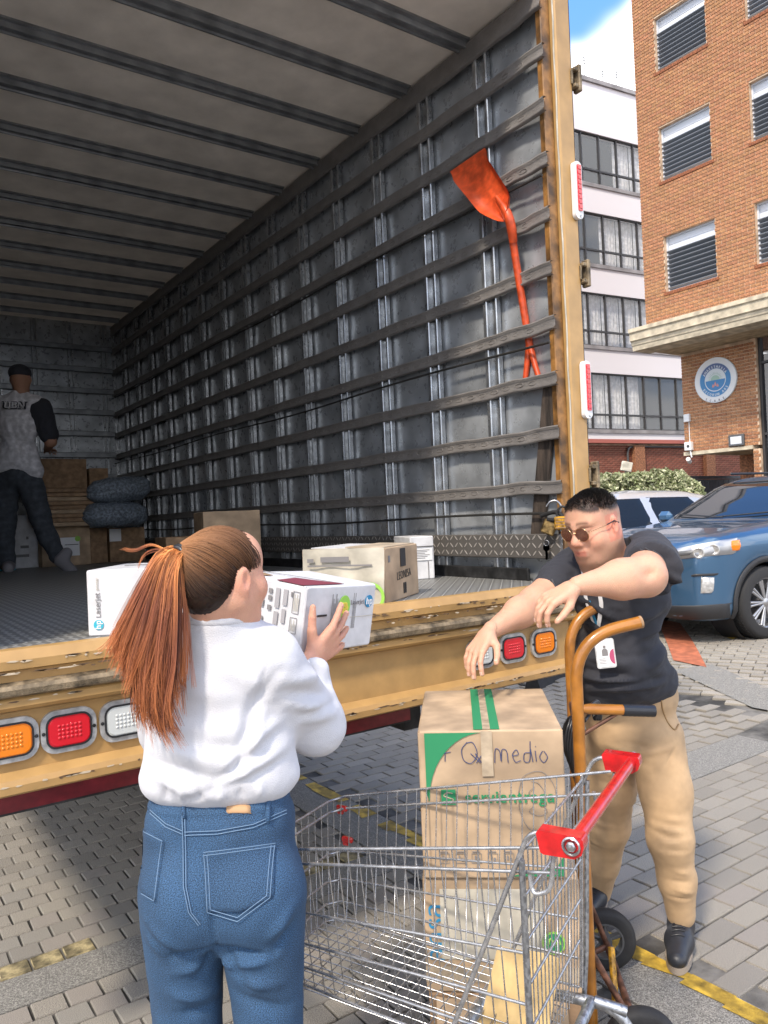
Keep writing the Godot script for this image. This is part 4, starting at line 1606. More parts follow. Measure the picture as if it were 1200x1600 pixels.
class Field:
	var blobs := []
	var o: Vector3
	var c := 0.01
	var nx := 0
	var ny := 0
	var nz := 0
	var d := PackedFloat32Array()
	var slabs := []

	func cap(a: Vector3, b: Vector3, ra: float, rb: float, k := 0.02, fn := Vector3.ZERO, fs := 1.0) -> Field:
		var q := Blob.new()
		q.a = a
		q.b = b
		q.ra = ra
		q.rb = rb
		q.k = k
		q.flat_n = fn.normalized() if fn != Vector3.ZERO else fn
		q.flat_s = fs
		var m := maxf(ra, rb) * maxf(1.0, fs)
		q.lo = a.min(b) - Vector3.ONE * m
		q.hi = a.max(b) + Vector3.ONE * m
		blobs.append(q)
		return self

	func ell(at: Vector3, r: Vector3, b := Basis(), k := 0.02, cut := false) -> Field:
		var q := Blob.new()
		q.kind = 1
		q.inv = Transform3D(b, at).affine_inverse()
		q.s = r
		q.k = k
		q.cut = cut
		var e := Vector3(absf(b.x.x) * r.x + absf(b.y.x) * r.y + absf(b.z.x) * r.z, absf(b.x.y) * r.x + absf(b.y.y) * r.y + absf(b.z.y) * r.z, absf(b.x.z) * r.x + absf(b.y.z) * r.y + absf(b.z.z) * r.z)
		q.lo = at - e
		q.hi = at + e
		blobs.append(q)
		return self

	func rbox(at: Vector3, half: Vector3, rad: float, b := Basis(), k := 0.02, cut := false) -> Field:
		var q := Blob.new()
		q.kind = 2
		q.inv = Transform3D(b, at).affine_inverse()
		q.s = half - Vector3.ONE * rad
		q.ra = rad
		q.k = k
		q.cut = cut
		var m := half.length()
		q.lo = at - Vector3.ONE * m
		q.hi = at + Vector3.ONE * m
		blobs.append(q)
		return self

	func chain(pts: Array, rs: Array, k := 0.02) -> Field:
		for j in pts.size() - 1:
			cap(pts[j], pts[j + 1], rs[j], rs[j + 1], k)
		return self

	func fill(cell: float) -> Field:
		c = cell
		var lo: Vector3 = Vector3.ONE * 1e9
		var hi: Vector3 = -lo
		for q in blobs:
			if not q.cut:
				lo = lo.min(q.lo)
				hi = hi.max(q.hi)
		o = lo - Vector3.ONE * (3.0 * c)
		var n := ((hi - lo) / c).ceil() + Vector3.ONE * 7.0
		nx = int(n.x)
		ny = int(n.y)
		nz = int(n.z)
		var per := 6
		var cnt := (nz + per - 1) / per
		slabs.resize(cnt)
		var id := WorkerThreadPool.add_group_task(_slab.bind(per), cnt, -1, true)
		WorkerThreadPool.wait_for_group_task_completion(id)
		d = PackedFloat32Array()
		for s in slabs:
			d.append_array(s)
		slabs.clear()
		return self

	func _slab(which: int, per: int) -> void:
		var z0 := which * per
		var z1 := mini(z0 + per, nz)
		var w := PackedFloat32Array()
		w.resize(nx * ny * (z1 - z0))
		w.fill(1.0)
		for q in blobs:
			var m: float = q.k + 2.5 * c
			var l: Vector3 = (q.lo - Vector3.ONE * m - o) / c
			var h: Vector3 = (q.hi + Vector3.ONE * m - o) / c
			var ax := maxi(0, int(l.x))
			var bx := mini(nx - 1, int(h.x) + 1)
			var ay := maxi(0, int(l.y))
			var by := mini(ny - 1, int(h.y) + 1)
			var az := maxi(z0, int(l.z))
			var bz := mini(z1 - 1, int(h.z) + 1)
			var kind: int = q.kind
			var k: float = q.k
			var cut: bool = q.cut
			var inv: Transform3D = q.inv
			var s: Vector3 = q.s
			var a: Vector3 = q.a
			var ra: float = q.ra
			var dr: float = q.rb - q.ra
			var ba: Vector3 = q.b - q.a
			var fn: Vector3 = q.flat_n
			var fk: float = 1.0 / q.flat_s - 1.0
			var isflat := fn != Vector3.ZERO
			if isflat:
				ba += fn * (ba.dot(fn) * fk)
			var bb := maxf(ba.length_squared(), 1e-9)
			for iz in range(az, bz + 1):
				for iy in range(ay, by + 1):
					var at := ((iz - z0) * ny + iy) * nx
					var p := Vector3(o.x + ax * c, o.y + iy * c, o.z + iz * c)
					for ix in range(ax, bx + 1):
						var e: float
						if kind == 0:
							var g := p - a
							if isflat:
								g += fn * (g.dot(fn) * fk)
							var t := clampf(g.dot(ba) / bb, 0.0, 1.0)
							e = (g - ba * t).length() - ra - dr * t
						elif kind == 1:
							var g := inv * p
							var u := g / s
							var k0 := u.length()
							var k1 := (u / s).length()
							e = k0 * (k0 - 1.0) / maxf(k1, 1e-6)
						else:
							var g := (inv * p).abs() - s
							e = Vector3(maxf(g.x, 0), maxf(g.y, 0), maxf(g.z, 0)).length() + minf(maxf(g.x, maxf(g.y, g.z)), 0.0) - ra
						var f := w[at + ix]
						if cut:
							e = -e
							var h2 := maxf(k - absf(f - e), 0.0)
							f = maxf(f, e) + (h2 * h2 * 0.25 / k if k > 0.0 else 0.0)
						else:
							var h2 := maxf(k - absf(f - e), 0.0)
							f = minf(f, e) - (h2 * h2 * 0.25 / k if k > 0.0 else 0.0)
						w[at + ix] = f
						p.x += c
		slabs[which] = w

	func val(p: Vector3) -> float:
		var g := (p - o) / c
		var x := int(g.x)
		var y := int(g.y)
		var z := int(g.z)
		if g.x < 0 or g.y < 0 or g.z < 0 or x >= nx - 1 or y >= ny - 1 or z >= nz - 1:
			return 1.0
		var fx := g.x - x
		var fy := g.y - y
		var fz := g.z - z
		var q := (z * ny + y) * nx + x
		var r := nx * ny
		var a := lerpf(lerpf(d[q], d[q + 1], fx), lerpf(d[q + nx], d[q + nx + 1], fx), fy)
		var b := lerpf(lerpf(d[q + r], d[q + r + 1], fx), lerpf(d[q + r + nx], d[q + r + nx + 1], fx), fy)
		return lerpf(a, b, fz)

	# where a line first meets the surface
	func hit(from: Vector3, dir: Vector3, far := 1.0) -> Vector3:
		var t := 0.0
		var pv := 1.0
		var st := c * 0.5
		while t < far:
			var f := val(from + dir * t)
			if f < 0.0:
				var t0 := t - st
				return from + dir * (t0 + st * clampf(pv / maxf(pv - f, 1e-6), 0.0, 1.0))
			pv = f
			t += st
		return from + dir * far

	func grad(p: Vector3) -> Vector3:
		var e := c
		return Vector3(val(p + Vector3(e, 0, 0)) - val(p - Vector3(e, 0, 0)), val(p + Vector3(0, e, 0)) - val(p - Vector3(0, e, 0)), val(p + Vector3(0, 0, e)) - val(p - Vector3(0, 0, e))).normalized()

	# surface nets; bend(p, n) -> metres outward, tint(p, n) -> Color
	func mesh(bend: Variant = null, tint: Variant = null, relax := 1, into: MB = null) -> MB:
		var ids := PackedInt32Array()
		ids.resize(nx * ny * nz)
		ids.fill(-1)
		var vs := PackedVector3Array()
		var r := nx * ny
		var offs := [0, 1, nx, nx + 1, r, r + 1, r + nx, r + nx + 1]
		var lim := c * 1.8
		for z in nz - 1:
			for y in ny - 1:
				var q := z * r + y * nx
				for x in nx - 1:
					var d0 := d[q + x]
					if d0 > lim or d0 < -lim:
						continue
					var b := q + x
					var m := 0
					if d0 < 0: m |= 1
					if d[b + 1] < 0: m |= 2
					if d[b + nx] < 0: m |= 4
					if d[b + nx + 1] < 0: m |= 8
					if d[b + r] < 0: m |= 16
					if d[b + r + 1] < 0: m |= 32
					if d[b + r + nx] < 0: m |= 64
					if d[b + r + nx + 1] < 0: m |= 128
					if m == 0 or m == 255:
						continue
					var sum := Vector3.ZERO
					var n := 0
					for e in EDGES:
						var s0 = (m >> e[0]) & 1
						var s1 = (m >> e[1]) & 1
						if s0 != s1:
							var v0: float = d[b + offs[e[0]]]
							var v1: float = d[b + offs[e[1]]]
							var t := v0 / (v0 - v1)
							sum += (CORNERS[e[0]] as Vector3).lerp(CORNERS[e[1]], t)
							n += 1
					ids[b] = vs.size()
					vs.append(o + (Vector3(x, y, z) + sum / n) * c)
		var tri := PackedInt32Array()
		for z in range(1, nz - 1):
			for y in range(1, ny - 1):
				var q := z * r + y * nx
				for x in range(1, nx - 1):
					var b := q + x
					if ids[b] < 0:
						continue
					var d0 := d[b] < 0
					if d0 != (d[b + 1] < 0):
						_quad(tri, ids, b, b - nx, b - nx - r, b - r, d0)
					if d0 != (d[b + nx] < 0):
						_quad(tri, ids, b, b - r, b - r - 1, b - 1, d0)
					if d0 != (d[b + r] < 0):
						_quad(tri, ids, b, b - 1, b - 1 - nx, b - nx, d0)
		for it in relax:
			vs = smooth(vs, tri, 0.5)
		var ns := normals(vs, tri)
		if bend != null:
			for k in vs.size():
				vs[k] += ns[k] * (bend.call(vs[k], ns[k]) as float)
			ns = normals(vs, tri)
		var mb := into if into else MB.new()
		var f := mb.v.size()
		mb.v.append_array(vs)
		mb.n.append_array(ns)
		var uv := PackedVector2Array()
		uv.resize(vs.size())
		mb.uv.append_array(uv)
		var cs := PackedColorArray()
		cs.resize(vs.size())
		if tint != null:
			for k in vs.size():
				cs[k] = tint.call(vs[k], ns[k])
		else:
			cs.fill(Color.WHITE)
		mb.c.append_array(cs)
		for k in range(0, tri.size(), 3):
			mb.i.append(f + tri[k])
			mb.i.append(f + tri[k + 2])
			mb.i.append(f + tri[k + 1])
		return mb

	static func smooth(vs: PackedVector3Array, tri: PackedInt32Array, w: float) -> PackedVector3Array:
		var acc := PackedVector3Array()
		acc.resize(vs.size())
		var cnt := PackedInt32Array()
		cnt.resize(vs.size())
		for k in range(0, tri.size(), 3):
			var a := tri[k]
			var b := tri[k + 1]
			var e := tri[k + 2]
			acc[a] += vs[b] + vs[e]
			acc[b] += vs[a] + vs[e]
			acc[e] += vs[a] + vs[b]
			cnt[a] += 2
			cnt[b] += 2
			cnt[e] += 2
		for k in vs.size():
			if cnt[k] > 0:
				vs[k] = vs[k].lerp(acc[k] / cnt[k], w)
		return vs

	static func normals(vs: PackedVector3Array, tri: PackedInt32Array) -> PackedVector3Array:
		var ns := PackedVector3Array()
		ns.resize(vs.size())
		for k in range(0, tri.size(), 3):
			var a := tri[k]
			var b := tri[k + 1]
			var e := tri[k + 2]
			var n := (vs[b] - vs[a]).cross(vs[e] - vs[a])
			ns[a] += n
			ns[b] += n
			ns[e] += n
		for k in vs.size():
			ns[k] = ns[k].normalized()
		return ns

	static func _quad(tri: PackedInt32Array, ids: PackedInt32Array, a: int, b: int, e: int, f: int, inside: bool) -> void:
		var i0 := ids[a]
		var i1 := ids[b]
		var i2 := ids[e]
		var i3 := ids[f]
		if i0 < 0 or i1 < 0 or i2 < 0 or i3 < 0:
			return
		if inside:
			tri.append_array(PackedInt32Array([i0, i1, i2, i0, i2, i3]))
		else:
			tri.append_array(PackedInt32Array([i0, i2, i1, i0, i3, i2]))

	const EDGES := [[0, 1], [2, 3], [4, 5], [6, 7], [0, 2], [1, 3], [4, 6], [5, 7], [0, 4], [1, 5], [2, 6], [3, 7]]
	const CORNERS := [Vector3(0, 0, 0), Vector3(1, 0, 0), Vector3(0, 1, 0), Vector3(1, 1, 0), Vector3(0, 0, 1), Vector3(1, 0, 1), Vector3(0, 1, 1), Vector3(1, 1, 1)]


# a flat sheet laid over a body: out(s, t) gives the point in the air it is pressed from, along dir
func drape(f: Field, out: Callable, dir: Vector3, nu: int, nv: int, lift_by: float, far := 0.6) -> MB:
	var rows := []
	for y in nv + 1:
		var r := []
		for x in nu + 1:
			var s := float(x) / nu
			var t := float(y) / nv
			var from: Vector3 = out.call(s, t)
			var q: Vector3 = f.hit(from, dir if dir != Vector3.ZERO else (from - cam.position).normalized(), far)
			var edge := x == 0 or y == 0 or x == nu or y == nv
			r.append(q + f.grad(q) * (lift_by if not edge else -0.002))
		rows.append(r)
	# a steep hem: the row next to the edge stands at full height
	for y in nv + 1:
		for x in [1, nu - 1]:
			var e := 0 if x == 1 else nu
			rows[y][x] = rows[y][x].lerp(rows[y][e], 0.75) if y > 0 and y < nv else rows[y][x]
	for x in nu + 1:
		for y in [1, nv - 1]:
			var e := 0 if y == 1 else nv
			rows[y][x] = rows[y][x].lerp(rows[e][x], 0.75) if x > 0 and x < nu else rows[y][x]
	for y in range(1, nv):
		for x in range(1, nu):
			if x == 1 or x == nu - 1 or y == 1 or y == nv - 1:
				var dd: Vector3 = dir if dir != Vector3.ZERO else (rows[y][x] - cam.position).normalized()
				var q: Vector3 = f.hit(rows[y][x] - dd * 0.06, dd, 0.2)
				rows[y][x] = q + f.grad(q) * lift_by
	var mb := MB.new()
	var n0: Vector3 = (rows[nv / 2 + 1][nu / 2] - rows[nv / 2][nu / 2]).cross(rows[nv / 2][nu / 2 + 1] - rows[nv / 2][nu / 2])
	mb.grid(rows, n0.dot(dir if dir != Vector3.ZERO else rows[nv / 2][nu / 2] - cam.position) > 0)
	return mb


# a thread or seam laid over a body
func drape_line(f: Field, mb: MB, pts: PackedVector3Array, dir: Vector3, r: float, lift_by := 0.0, far := 0.6) -> void:
	var o := PackedVector3Array()
	for p in pts:
		var q := f.hit(p, dir if dir != Vector3.ZERO else (p - cam.position).normalized(), far)
		o.append(q + f.grad(q) * lift_by)
	mb.tube(o, r, 5)
# ------------------------------------------------------------------ cars
func curve_at(p: Array, x: float) -> float:
	if x <= p[0].x:
		return p[0].y
	for k in p.size() - 1:
		if x <= p[k + 1].x:
			var t: float = (x - p[k].x) / (p[k + 1].x - p[k].x)
			t = t * t * (3.0 - 2.0 * t) * 0.35 + t * 0.65
			return lerpf(p[k].y, p[k + 1].y, t)
	return p[p.size() - 1].y


func poly_dist(poly: PackedVector2Array, p: Vector2) -> float:
	var best := 1e9
	for k in poly.size():
		best = minf(best, p.distance_to(Geometry2D.get_closest_point_to_segment(p, poly[k], poly[(k + 1) % poly.size()])))
	return -best if Geometry2D.is_point_in_polygon(p, poly) else best


# x forward, y up, z to the car's right; the origin lies on the ground under the front axle
func car_body(side: PackedVector2Array, plan: Array, section: Array, base: float, arch: float, c: float) -> Field:
	var f := Field.new()
	f.c = c
	f.o = Vector3(-4.0, 0.1, -1.1)
	f.nx = int(5.1 / c)
	f.ny = int(1.75 / c)
	f.nz = int(2.2 / c)
	f.d.resize(f.nx * f.ny * f.nz)
	var sd := PackedFloat32Array()
	sd.resize(f.nx * f.ny)
	for y in f.ny:
		for x in f.nx:
			sd[y * f.nx + x] = poly_dist(side, Vector2(f.o.x + x * c, f.o.y + y * c))
	var pw := PackedFloat32Array()
	for x in f.nx:
		pw.append(curve_at(plan, f.o.x + x * c))
	var sw := PackedFloat32Array()
	for y in f.ny:
		sw.append(curve_at(section, f.o.y + y * c))
	for z in f.nz:
		var pz := absf(f.o.z + z * c)
		for y in f.ny:
			var py := f.o.y + y * c
			var ds := (pz - sw[y]) * 0.93
			for x in f.nx:
				var px := f.o.x + x * c
				var a := sd[y * f.nx + x]
				var b := maxf((pz - pw[x]) * 0.9, ds)
				var k := 0.12
				var h := maxf(k - absf(a - b), 0.0)
				var e := maxf(a, b) + h * h * 0.25 / k
				if pz > 0.55:
					for wx in [0.0, -base]:
						var w: float = arch - Vector2(px - wx, py - 0.35).length()
						var h2 := maxf(0.02 - absf(e - w), 0.0)
						e = maxf(e, w) + h2 * h2 * 0.25 / 0.02
				f.d[(z * f.ny + y) * f.nx + x] = e
	return f


func pane4(f: Field, a: Vector3, b: Vector3, d: Vector3, e: Vector3, dir: Vector3, nu: int, nv: int, up: float) -> MB:
	return drape(f, func(s: float, t: float) -> Vector3: return a.lerp(b, s).lerp(e.lerp(d, s), t) - dir * 0.5, dir, nu, nv, up, 1.6)


func wheel(r: float, w: float, spokes: int) -> Array:
	var tyre := MB.new()
	var t := Transform3D(Basis(Vector3.RIGHT, PI / 2), Vector3.ZERO)
	tyre.lathe(PackedVector2Array([Vector2(r * 0.68, -w * 0.5), Vector2(r * 0.9, -w * 0.52), Vector2(r * 0.975, -w * 0.44), Vector2(r, -w * 0.3), Vector2(r, w * 0.3), Vector2(r * 0.975, w * 0.44), Vector2(r * 0.9, w * 0.52), Vector2(r * 0.68, w * 0.5)]), t, 48)
	for k in 60:
		var a := TAU * k / 60
		for s in [-1.0, 1.0]:
			tyre.box(Vector3(cos(a) * r, sin(a) * r, s * w * 0.2), Vector3(0.006, r * 0.07, w * 0.3), Basis(Vector3.BACK, a) * Basis(Vector3.RIGHT, 0.4 * s), 0.0)
	var rim := MB.new()
	rim.lathe(PackedVector2Array([Vector2(r * 0.5, 0.0), Vector2(r * 0.62, 0.0), Vector2(r * 0.69, -w * 0.44), Vector2(r * 0.71, -w * 0.5), Vector2(r * 0.685, -w * 0.5), Vector2(r * 0.64, -w * 0.42), Vector2(r * 0.6, 0.0)]), t, 40)
	rim.lathe(PackedVector2Array([Vector2(0, -w * 0.46), Vector2(r * 0.12, -w * 0.45), Vector2(r * 0.16, -w * 0.40), Vector2(r * 0.16, w * 0.1)]), t, 20)
	for k in spokes:
		var a := TAU * k / spokes
		for s in [-0.085, 0.085]:
			var q0 := Vector3(cos(a + s) * r * 0.13, sin(a + s) * r * 0.13, -w * 0.41)
			var q1 := Vector3(cos(a + s * 0.9) * r * 0.65, sin(a + s * 0.9) * r * 0.65, -w * 0.44)
			rim.tube(PackedVector3Array([q0, q1]), [r * 0.035, r * 0.045], 6)
	var hub := MB.new()
	hub.lathe(PackedVector2Array([Vector2(0, 0.02), Vector2(r * 0.6, 0.02), Vector2(r * 0.6, 0.04), Vector2(0, 0.04)]), t, 24)
	return [tyre.done(), rim.done(), hub.done()]


func put_wheels(root: Node3D, parts: Array, base: float, track: float, r: float) -> void:
	for x in [0.0, -base]:
		for s in [-1.0, 1.0]:
			var o := Node3D.new()
			o.name = "wheel"
			o.transform = Transform3D(Basis(Vector3.UP, 0.0 if s < 0 else PI), Vector3(x, r, s * track))
			root.add_child(o, true)
			lpart(o, "tyre", parts[0], "tyre")
			lpart(o, "rim", parts[1], "alloy")
			lpart(o, "brake_disc", parts[2], "trim_black")


func build_cars() -> void:
	var V := func(a: Array) -> PackedVector2Array:
		var o := PackedVector2Array()
		for q in a:
			o.append(Vector2(q[0], q[1]))
		return o
	# blue crossover, nose towards the truck
	var side: PackedVector2Array = V.call([[0.72, 0.22], [0.86, 0.27], [0.905, 0.40], [0.92, 0.6], [0.905, 0.78], [0.85, 0.90], [0.76, 0.985], [0.6, 1.04], [0.2, 1.10], [-0.45, 1.155], [-0.8, 1.36], [-1.18, 1.565], [-1.45, 1.64], [-1.9, 1.675], [-2.5, 1.665], [-3.1, 1.60], [-3.5, 1.51], [-3.66, 1.16], [-3.72, 0.95], [-3.7, 0.5], [-3.6, 0.3], [-3.3, 0.24], [0.3, 0.2]])
	var plan := [Vector2(-3.75, 0.66), Vector2(-3.6, 0.80), Vector2(-3.2, 0.905), Vector2(-2.0, 0.92), Vector2(0.2, 0.925), Vector2(0.55, 0.90), Vector2(0.75, 0.80), Vector2(0.87, 0.66), Vector2(0.93, 0.48)]
	var section := [Vector2(0.15, 0.86), Vector2(0.3, 0.90), Vector2(0.55, 0.93), Vector2(0.85, 0.945), Vector2(1.0, 0.93), Vector2(1.08, 0.89), Vector2(1.2, 0.82), Vector2(1.45, 0.70), Vector2(1.58, 0.63), Vector2(1.64, 0.55), Vector2(1.7, 0.3)]
	var f := car_body(side, plan, section, 2.71, 0.405, 0.04)
	var ct := C_contact()
	var fw := Vector3(sin(deg_to_rad(279.0)), 0, -cos(deg_to_rad(279.0)))
	var rt := fw.cross(Vector3.UP)
	var car := thing("parked_car", "blue crossover car with its headlight towards the truck, parked in front of the brick building", "car")
	car.transform = Transform3D(Basis(fw, Vector3.UP, rt) * 1.0, ct + rt * 0.80).scaled_local(Vector3.ONE * 1.04)
	lpart(car, "body", f.mesh(null, null, 3), "car_blue")
	# glass
	var dw := Vector3(-0.80, -0.6, 0).normalized()
	lpart(car, "windscreen", pane4(f, Vector3(-0.50, 1.155, -0.74), Vector3(-0.50, 1.155, 0.74), Vector3(-1.24, 1.60, 0.60), Vector3(-1.24, 1.60, -0.60), dw, 20, 12, 0.006), "car_glass")
	for s in [-1.0, 1.0]:
		var ds := Vector3(0, 0, -s)
		lpart(car, "side_window", pane4(f, Vector3(-0.78, 1.14, s * 0.9), Vector3(-1.62, 1.14, s * 0.9), Vector3(-1.62, 1.54, s * 0.9), Vector3(-1.36, 1.54, s * 0.9), ds, 10, 6, 0.006), "car_side_glass")
		lpart(car, "side_window", pane4(f, Vector3(-1.70, 1.14, s * 0.9), Vector3(-2.6, 1.16, s * 0.9), Vector3(-2.5, 1.53, s * 0.9), Vector3(-1.70, 1.54, s * 0.9), ds, 10, 6, 0.006), "car_side_glass")
		# cladding along the sill and round the arches
		lpart(car, "sill_cladding", pane4(f, Vector3(-0.43, 0.28, s), Vector3(-2.28, 0.28, s), Vector3(-2.28, 0.43, s), Vector3(-0.43, 0.43, s), ds, 16, 3, 0.012), "trim_black")
		for wx in [0.0, -2.71]:
			var mb := MB.new()
			var pts := PackedVector3Array()
			for k in 25:
				var a := lerpf(-0.25, PI + 0.25, k / 24.0)
				var q := Vector3(wx + cos(a) * 0.435, 0.35 + sin(a) * 0.435, s * 1.2)
				q = f.hit(q, ds, 0.8)
				pts.append(q)
			mb.tube(pts, 0.034, 6, true, false, 0.5, Vector3(0, 0, 1))
			lpart(car, "arch_trim", mb, "trim_black")
			mb = MB.new()
			mb.lathe(PackedVector2Array([Vector2(0.40, -0.12), Vector2(0.40, 0.16), Vector2(0.1, 0.17), Vector2(0.1, 0.18)]), Transform3D(Basis(Vector3.RIGHT, PI / 2), Vector3(wx, 0.35, s * 0.70)), 24)
			lpart(car, "arch_liner", mb, "trim_black")
		# headlight: bright bowl, amber corner, clear cover
		var dh := Vector3(-0.82, -0.10, -s * 0.56).normalized()
		lpart(car, "headlight", pane4(f, Vector3(0.86, 0.795, s * 0.44), Vector3(0.50, 0.865, s * 0.99), Vector3(0.46, 1.02, s * 0.97), Vector3(0.80, 0.905, s * 0.50), dh, 14, 6, 0.008), "alloy")
		var hl := car.get_child(car.get_child_count() - 1)
		lpart(hl, "indicator", pane4(f, Vector3(0.535, 0.895, s * 0.955), Vector3(0.47, 0.90, s * 1.0), Vector3(0.44, 1.0, s * 0.98), Vector3(0.51, 0.99, s * 0.93), dh, 5, 5, 0.013), "lens_orange")
		lpart(hl, "lamp_bezel", pane4(f, Vector3(0.855, 0.826, s * 0.46), Vector3(0.72, 0.856, s * 0.70), Vector3(0.70, 0.90, s * 0.70), Vector3(0.80, 0.885, s * 0.52), dh, 6, 4, 0.011), "trim_grey")
		for q in [[0.70, 0.875, 0.75], [0.62, 0.905, 0.85]]:
			var mb := MB.new()
			var hp := f.hit(Vector3(q[0], q[1], s * q[2]) - dh * 0.5, dh, 1.5)
			var b := Basis(Vector3.UP.cross(-dh).normalized(), Vector3.UP, -dh).orthonormalized()
			mb.lathe(PackedVector2Array([Vector2(0.05, 0.0), Vector2(0.052, 0.012), Vector2(0.044, 0.014), Vector2(0.036, 0.004), Vector2(0, 0.002)]), Transform3D(b * Basis(Vector3.RIGHT, PI / 2), hp - dh * 0.006), 16)
			lpart(hl, "projector", mb, "chrome")
		lpart(car, "fog_surround", pane4(f, Vector3(0.80, 0.655, s * 0.72), Vector3(0.66, 0.665, s * 0.90), Vector3(0.65, 0.69, s * 0.91), Vector3(0.80, 0.68, s * 0.72), dh, 6, 3, 0.008), "trim_black")
		lpart(car, "fog_lamp", pane4(f, Vector3(0.775, 0.50, s * 0.80), Vector3(0.70, 0.50, s * 0.88), Vector3(0.69, 0.65, s * 0.89), Vector3(0.77, 0.66, s * 0.81), dh, 4, 6, 0.014), "chrome")
		var mm := MB.new()
		mm.box(Vector3(-0.72, 1.20, s * 1.02), Vector3(0.12, 0.15, 0.2), Basis(Vector3.UP, 0.15 * s), 0.05)
		lpart(car, "wing_mirror", mm, "car_blue")
		mm = MB.new()
		mm.box(Vector3(-2.3, 1.70, s * 0.56), Vector3(1.9, 0.03, 0.03), Basis(), 0.012)
		lpart(car, "roof_rail", mm, "trim_black")
		lpart(car, "tail_lamp", pane4(f, Vector3(-3.75, 0.95, s * 0.85), Vector3(-3.75, 0.95, s * 0.5), Vector3(-3.7, 1.1, s * 0.5), Vector3(-3.7, 1.1, s * 0.85), Vector3.RIGHT, 5, 4, 0.008), "lens_red")
	var df := Vector3(-1, 0, 0)
	var grille := lpart(car, "grille", pane4(f, Vector3(0.92, 0.56, -0.36), Vector3(0.92, 0.56, 0.36), Vector3(0.9, 0.80, 0.52), Vector3(0.9, 0.80, -0.52), df, 14, 6, 0.006), "trim_black")
	for k in 5:
		lpart(grille, "grille_bar", pane4(f, Vector3(0.92, 0.585 + k * 0.045, -0.38 - k * 0.028), Vector3(0.92, 0.585 + k * 0.045, 0.38 + k * 0.028), Vector3(0.92, 0.60 + k * 0.045, 0.38 + k * 0.028), Vector3(0.92, 0.60 + k * 0.045, -0.38 - k * 0.028), df, 14, 2, 0.013), "chrome")
	lpart(car, "lower_intake", pane4(f, Vector3(0.9, 0.30, -0.56), Vector3(0.9, 0.30, 0.56), Vector3(0.92, 0.44, 0.52), Vector3(0.92, 0.44, -0.52), df, 14, 4, 0.006), "trim_black")
	for s in [-1.0, 1.0]:
		var dl := Vector3(-0.8, 0, -s * 0.6).normalized()
		lpart(car, "bumper_skirt", pane4(f, Vector3(0.92, 0.235, s * 0.40), Vector3(0.42, 0.25, s * 0.98), Vector3(0.42, 0.40, s * 0.98), Vector3(0.92, 0.37, s * 0.40), dl, 12, 4, 0.012), "trim_black")
	lpart(car, "skid_plate", pane4(f, Vector3(0.9, 0.245, -0.42), Vector3(0.9, 0.245, 0.42), Vector3(0.9, 0.285, 0.42), Vector3(0.9, 0.285, -0.42), df, 10, 2, 0.016), "chrome")
	for s in [[-0.05, 0.62], [0.1, -0.62]]:
		var mb := MB.new()
		var pts := PackedVector3Array()
		for k in 8:
			var q := Vector3(-0.42 - k * 0.012, 1.4, lerpf(s[0], s[1], k / 7.0))
			pts.append(f.hit(q, Vector3(-0.2, -1, 0).normalized(), 1.0) + Vector3(0.01, 0.025, 0))
		mb.tube(pts, 0.009, 5)
		lpart(car, "wiper", mb, "trim_black")
	put_wheels(car, wheel(0.355, 0.23, 10), 2.71, 0.80, 0.355)
	# silver saloon in the bay behind
	side = V.call([[0.6, 0.22], [0.78, 0.3], [0.84, 0.5], [0.8, 0.72], [0.6, 0.85], [-0.2, 0.99], [-0.35, 1.02], [-0.9, 1.33], [-1.2, 1.46], [-1.6, 1.5], [-2.3, 1.48], [-2.8, 1.38], [-3.35, 1.1], [-3.6, 1.02], [-3.68, 0.7], [-3.6, 0.35], [-3.3, 0.25], [0.2, 0.2]])
	plan = [Vector2(-3.7, 0.6), Vector2(-3.5, 0.76), Vector2(-3.0, 0.85), Vector2(0.1, 0.86), Vector2(0.5, 0.82), Vector2(0.72, 0.68), Vector2(0.85, 0.45)]
	section = [Vector2(0.15, 0.78), Vector2(0.5, 0.85), Vector2(0.8, 0.87), Vector2(0.95, 0.85), Vector2(1.0, 0.80), Vector2(1.3, 0.64), Vector2(1.44, 0.56), Vector2(1.52, 0.3)]
	f = car_body(side, plan, section, 2.6, 0.36, 0.05)
	var c2 := thing("parked_car", "silver saloon car with dark side windows, half hidden behind the blue crossover", "car")
	c2.transform = Transform3D(Basis(Vector3(-0.985, 0, -0.174), Vector3.UP, Vector3(0.174, 0, -0.985)), Vector3(7.75, 0.2, -7.75)).scaled_local(Vector3.ONE * 1.10)
	lpart(c2, "body", f.mesh(null, null, 3), "car_silver")
	lpart(c2, "windscreen", pane4(f, Vector3(-0.42, 1.02, -0.66), Vector3(-0.42, 1.02, 0.66), Vector3(-1.05, 1.40, 0.52), Vector3(-1.05, 1.40, -0.52), dw, 12, 8, 0.006), "car_glass")
	for s in [-1.0, 1.0]:
		var ds := Vector3(0, 0, -s)
		lpart(c2, "side_window", pane4(f, Vector3(-0.55, 1.0, s * 0.9), Vector3(-1.5, 1.0, s * 0.9), Vector3(-1.46, 1.38, s * 0.9), Vector3(-1.05, 1.38, s * 0.9), ds, 10, 6, 0.006), "car_side_glass")
		lpart(c2, "side_window", pane4(f, Vector3(-1.60, 1.0, s * 0.9), Vector3(-2.6, 1.02, s * 0.9), Vector3(-2.3, 1.38, s * 0.9), Vector3(-1.57, 1.39, s * 0.9), ds, 10, 6, 0.006), "car_side_glass")
		var mm := MB.new()
		mm.box(Vector3(-0.62, 1.06, s * 0.95), Vector3(0.1, 0.12, 0.17), Basis(), 0.04)
		lpart(c2, "wing_mirror", mm, "car_silver")
		mm = MB.new()
		mm.box(Vector3(-1.7, 0.86, s * 0.885), Vector3(0.16, 0.025, 0.03), Basis(), 0.01)
		lpart(c2, "door_handle", mm, "car_silver")
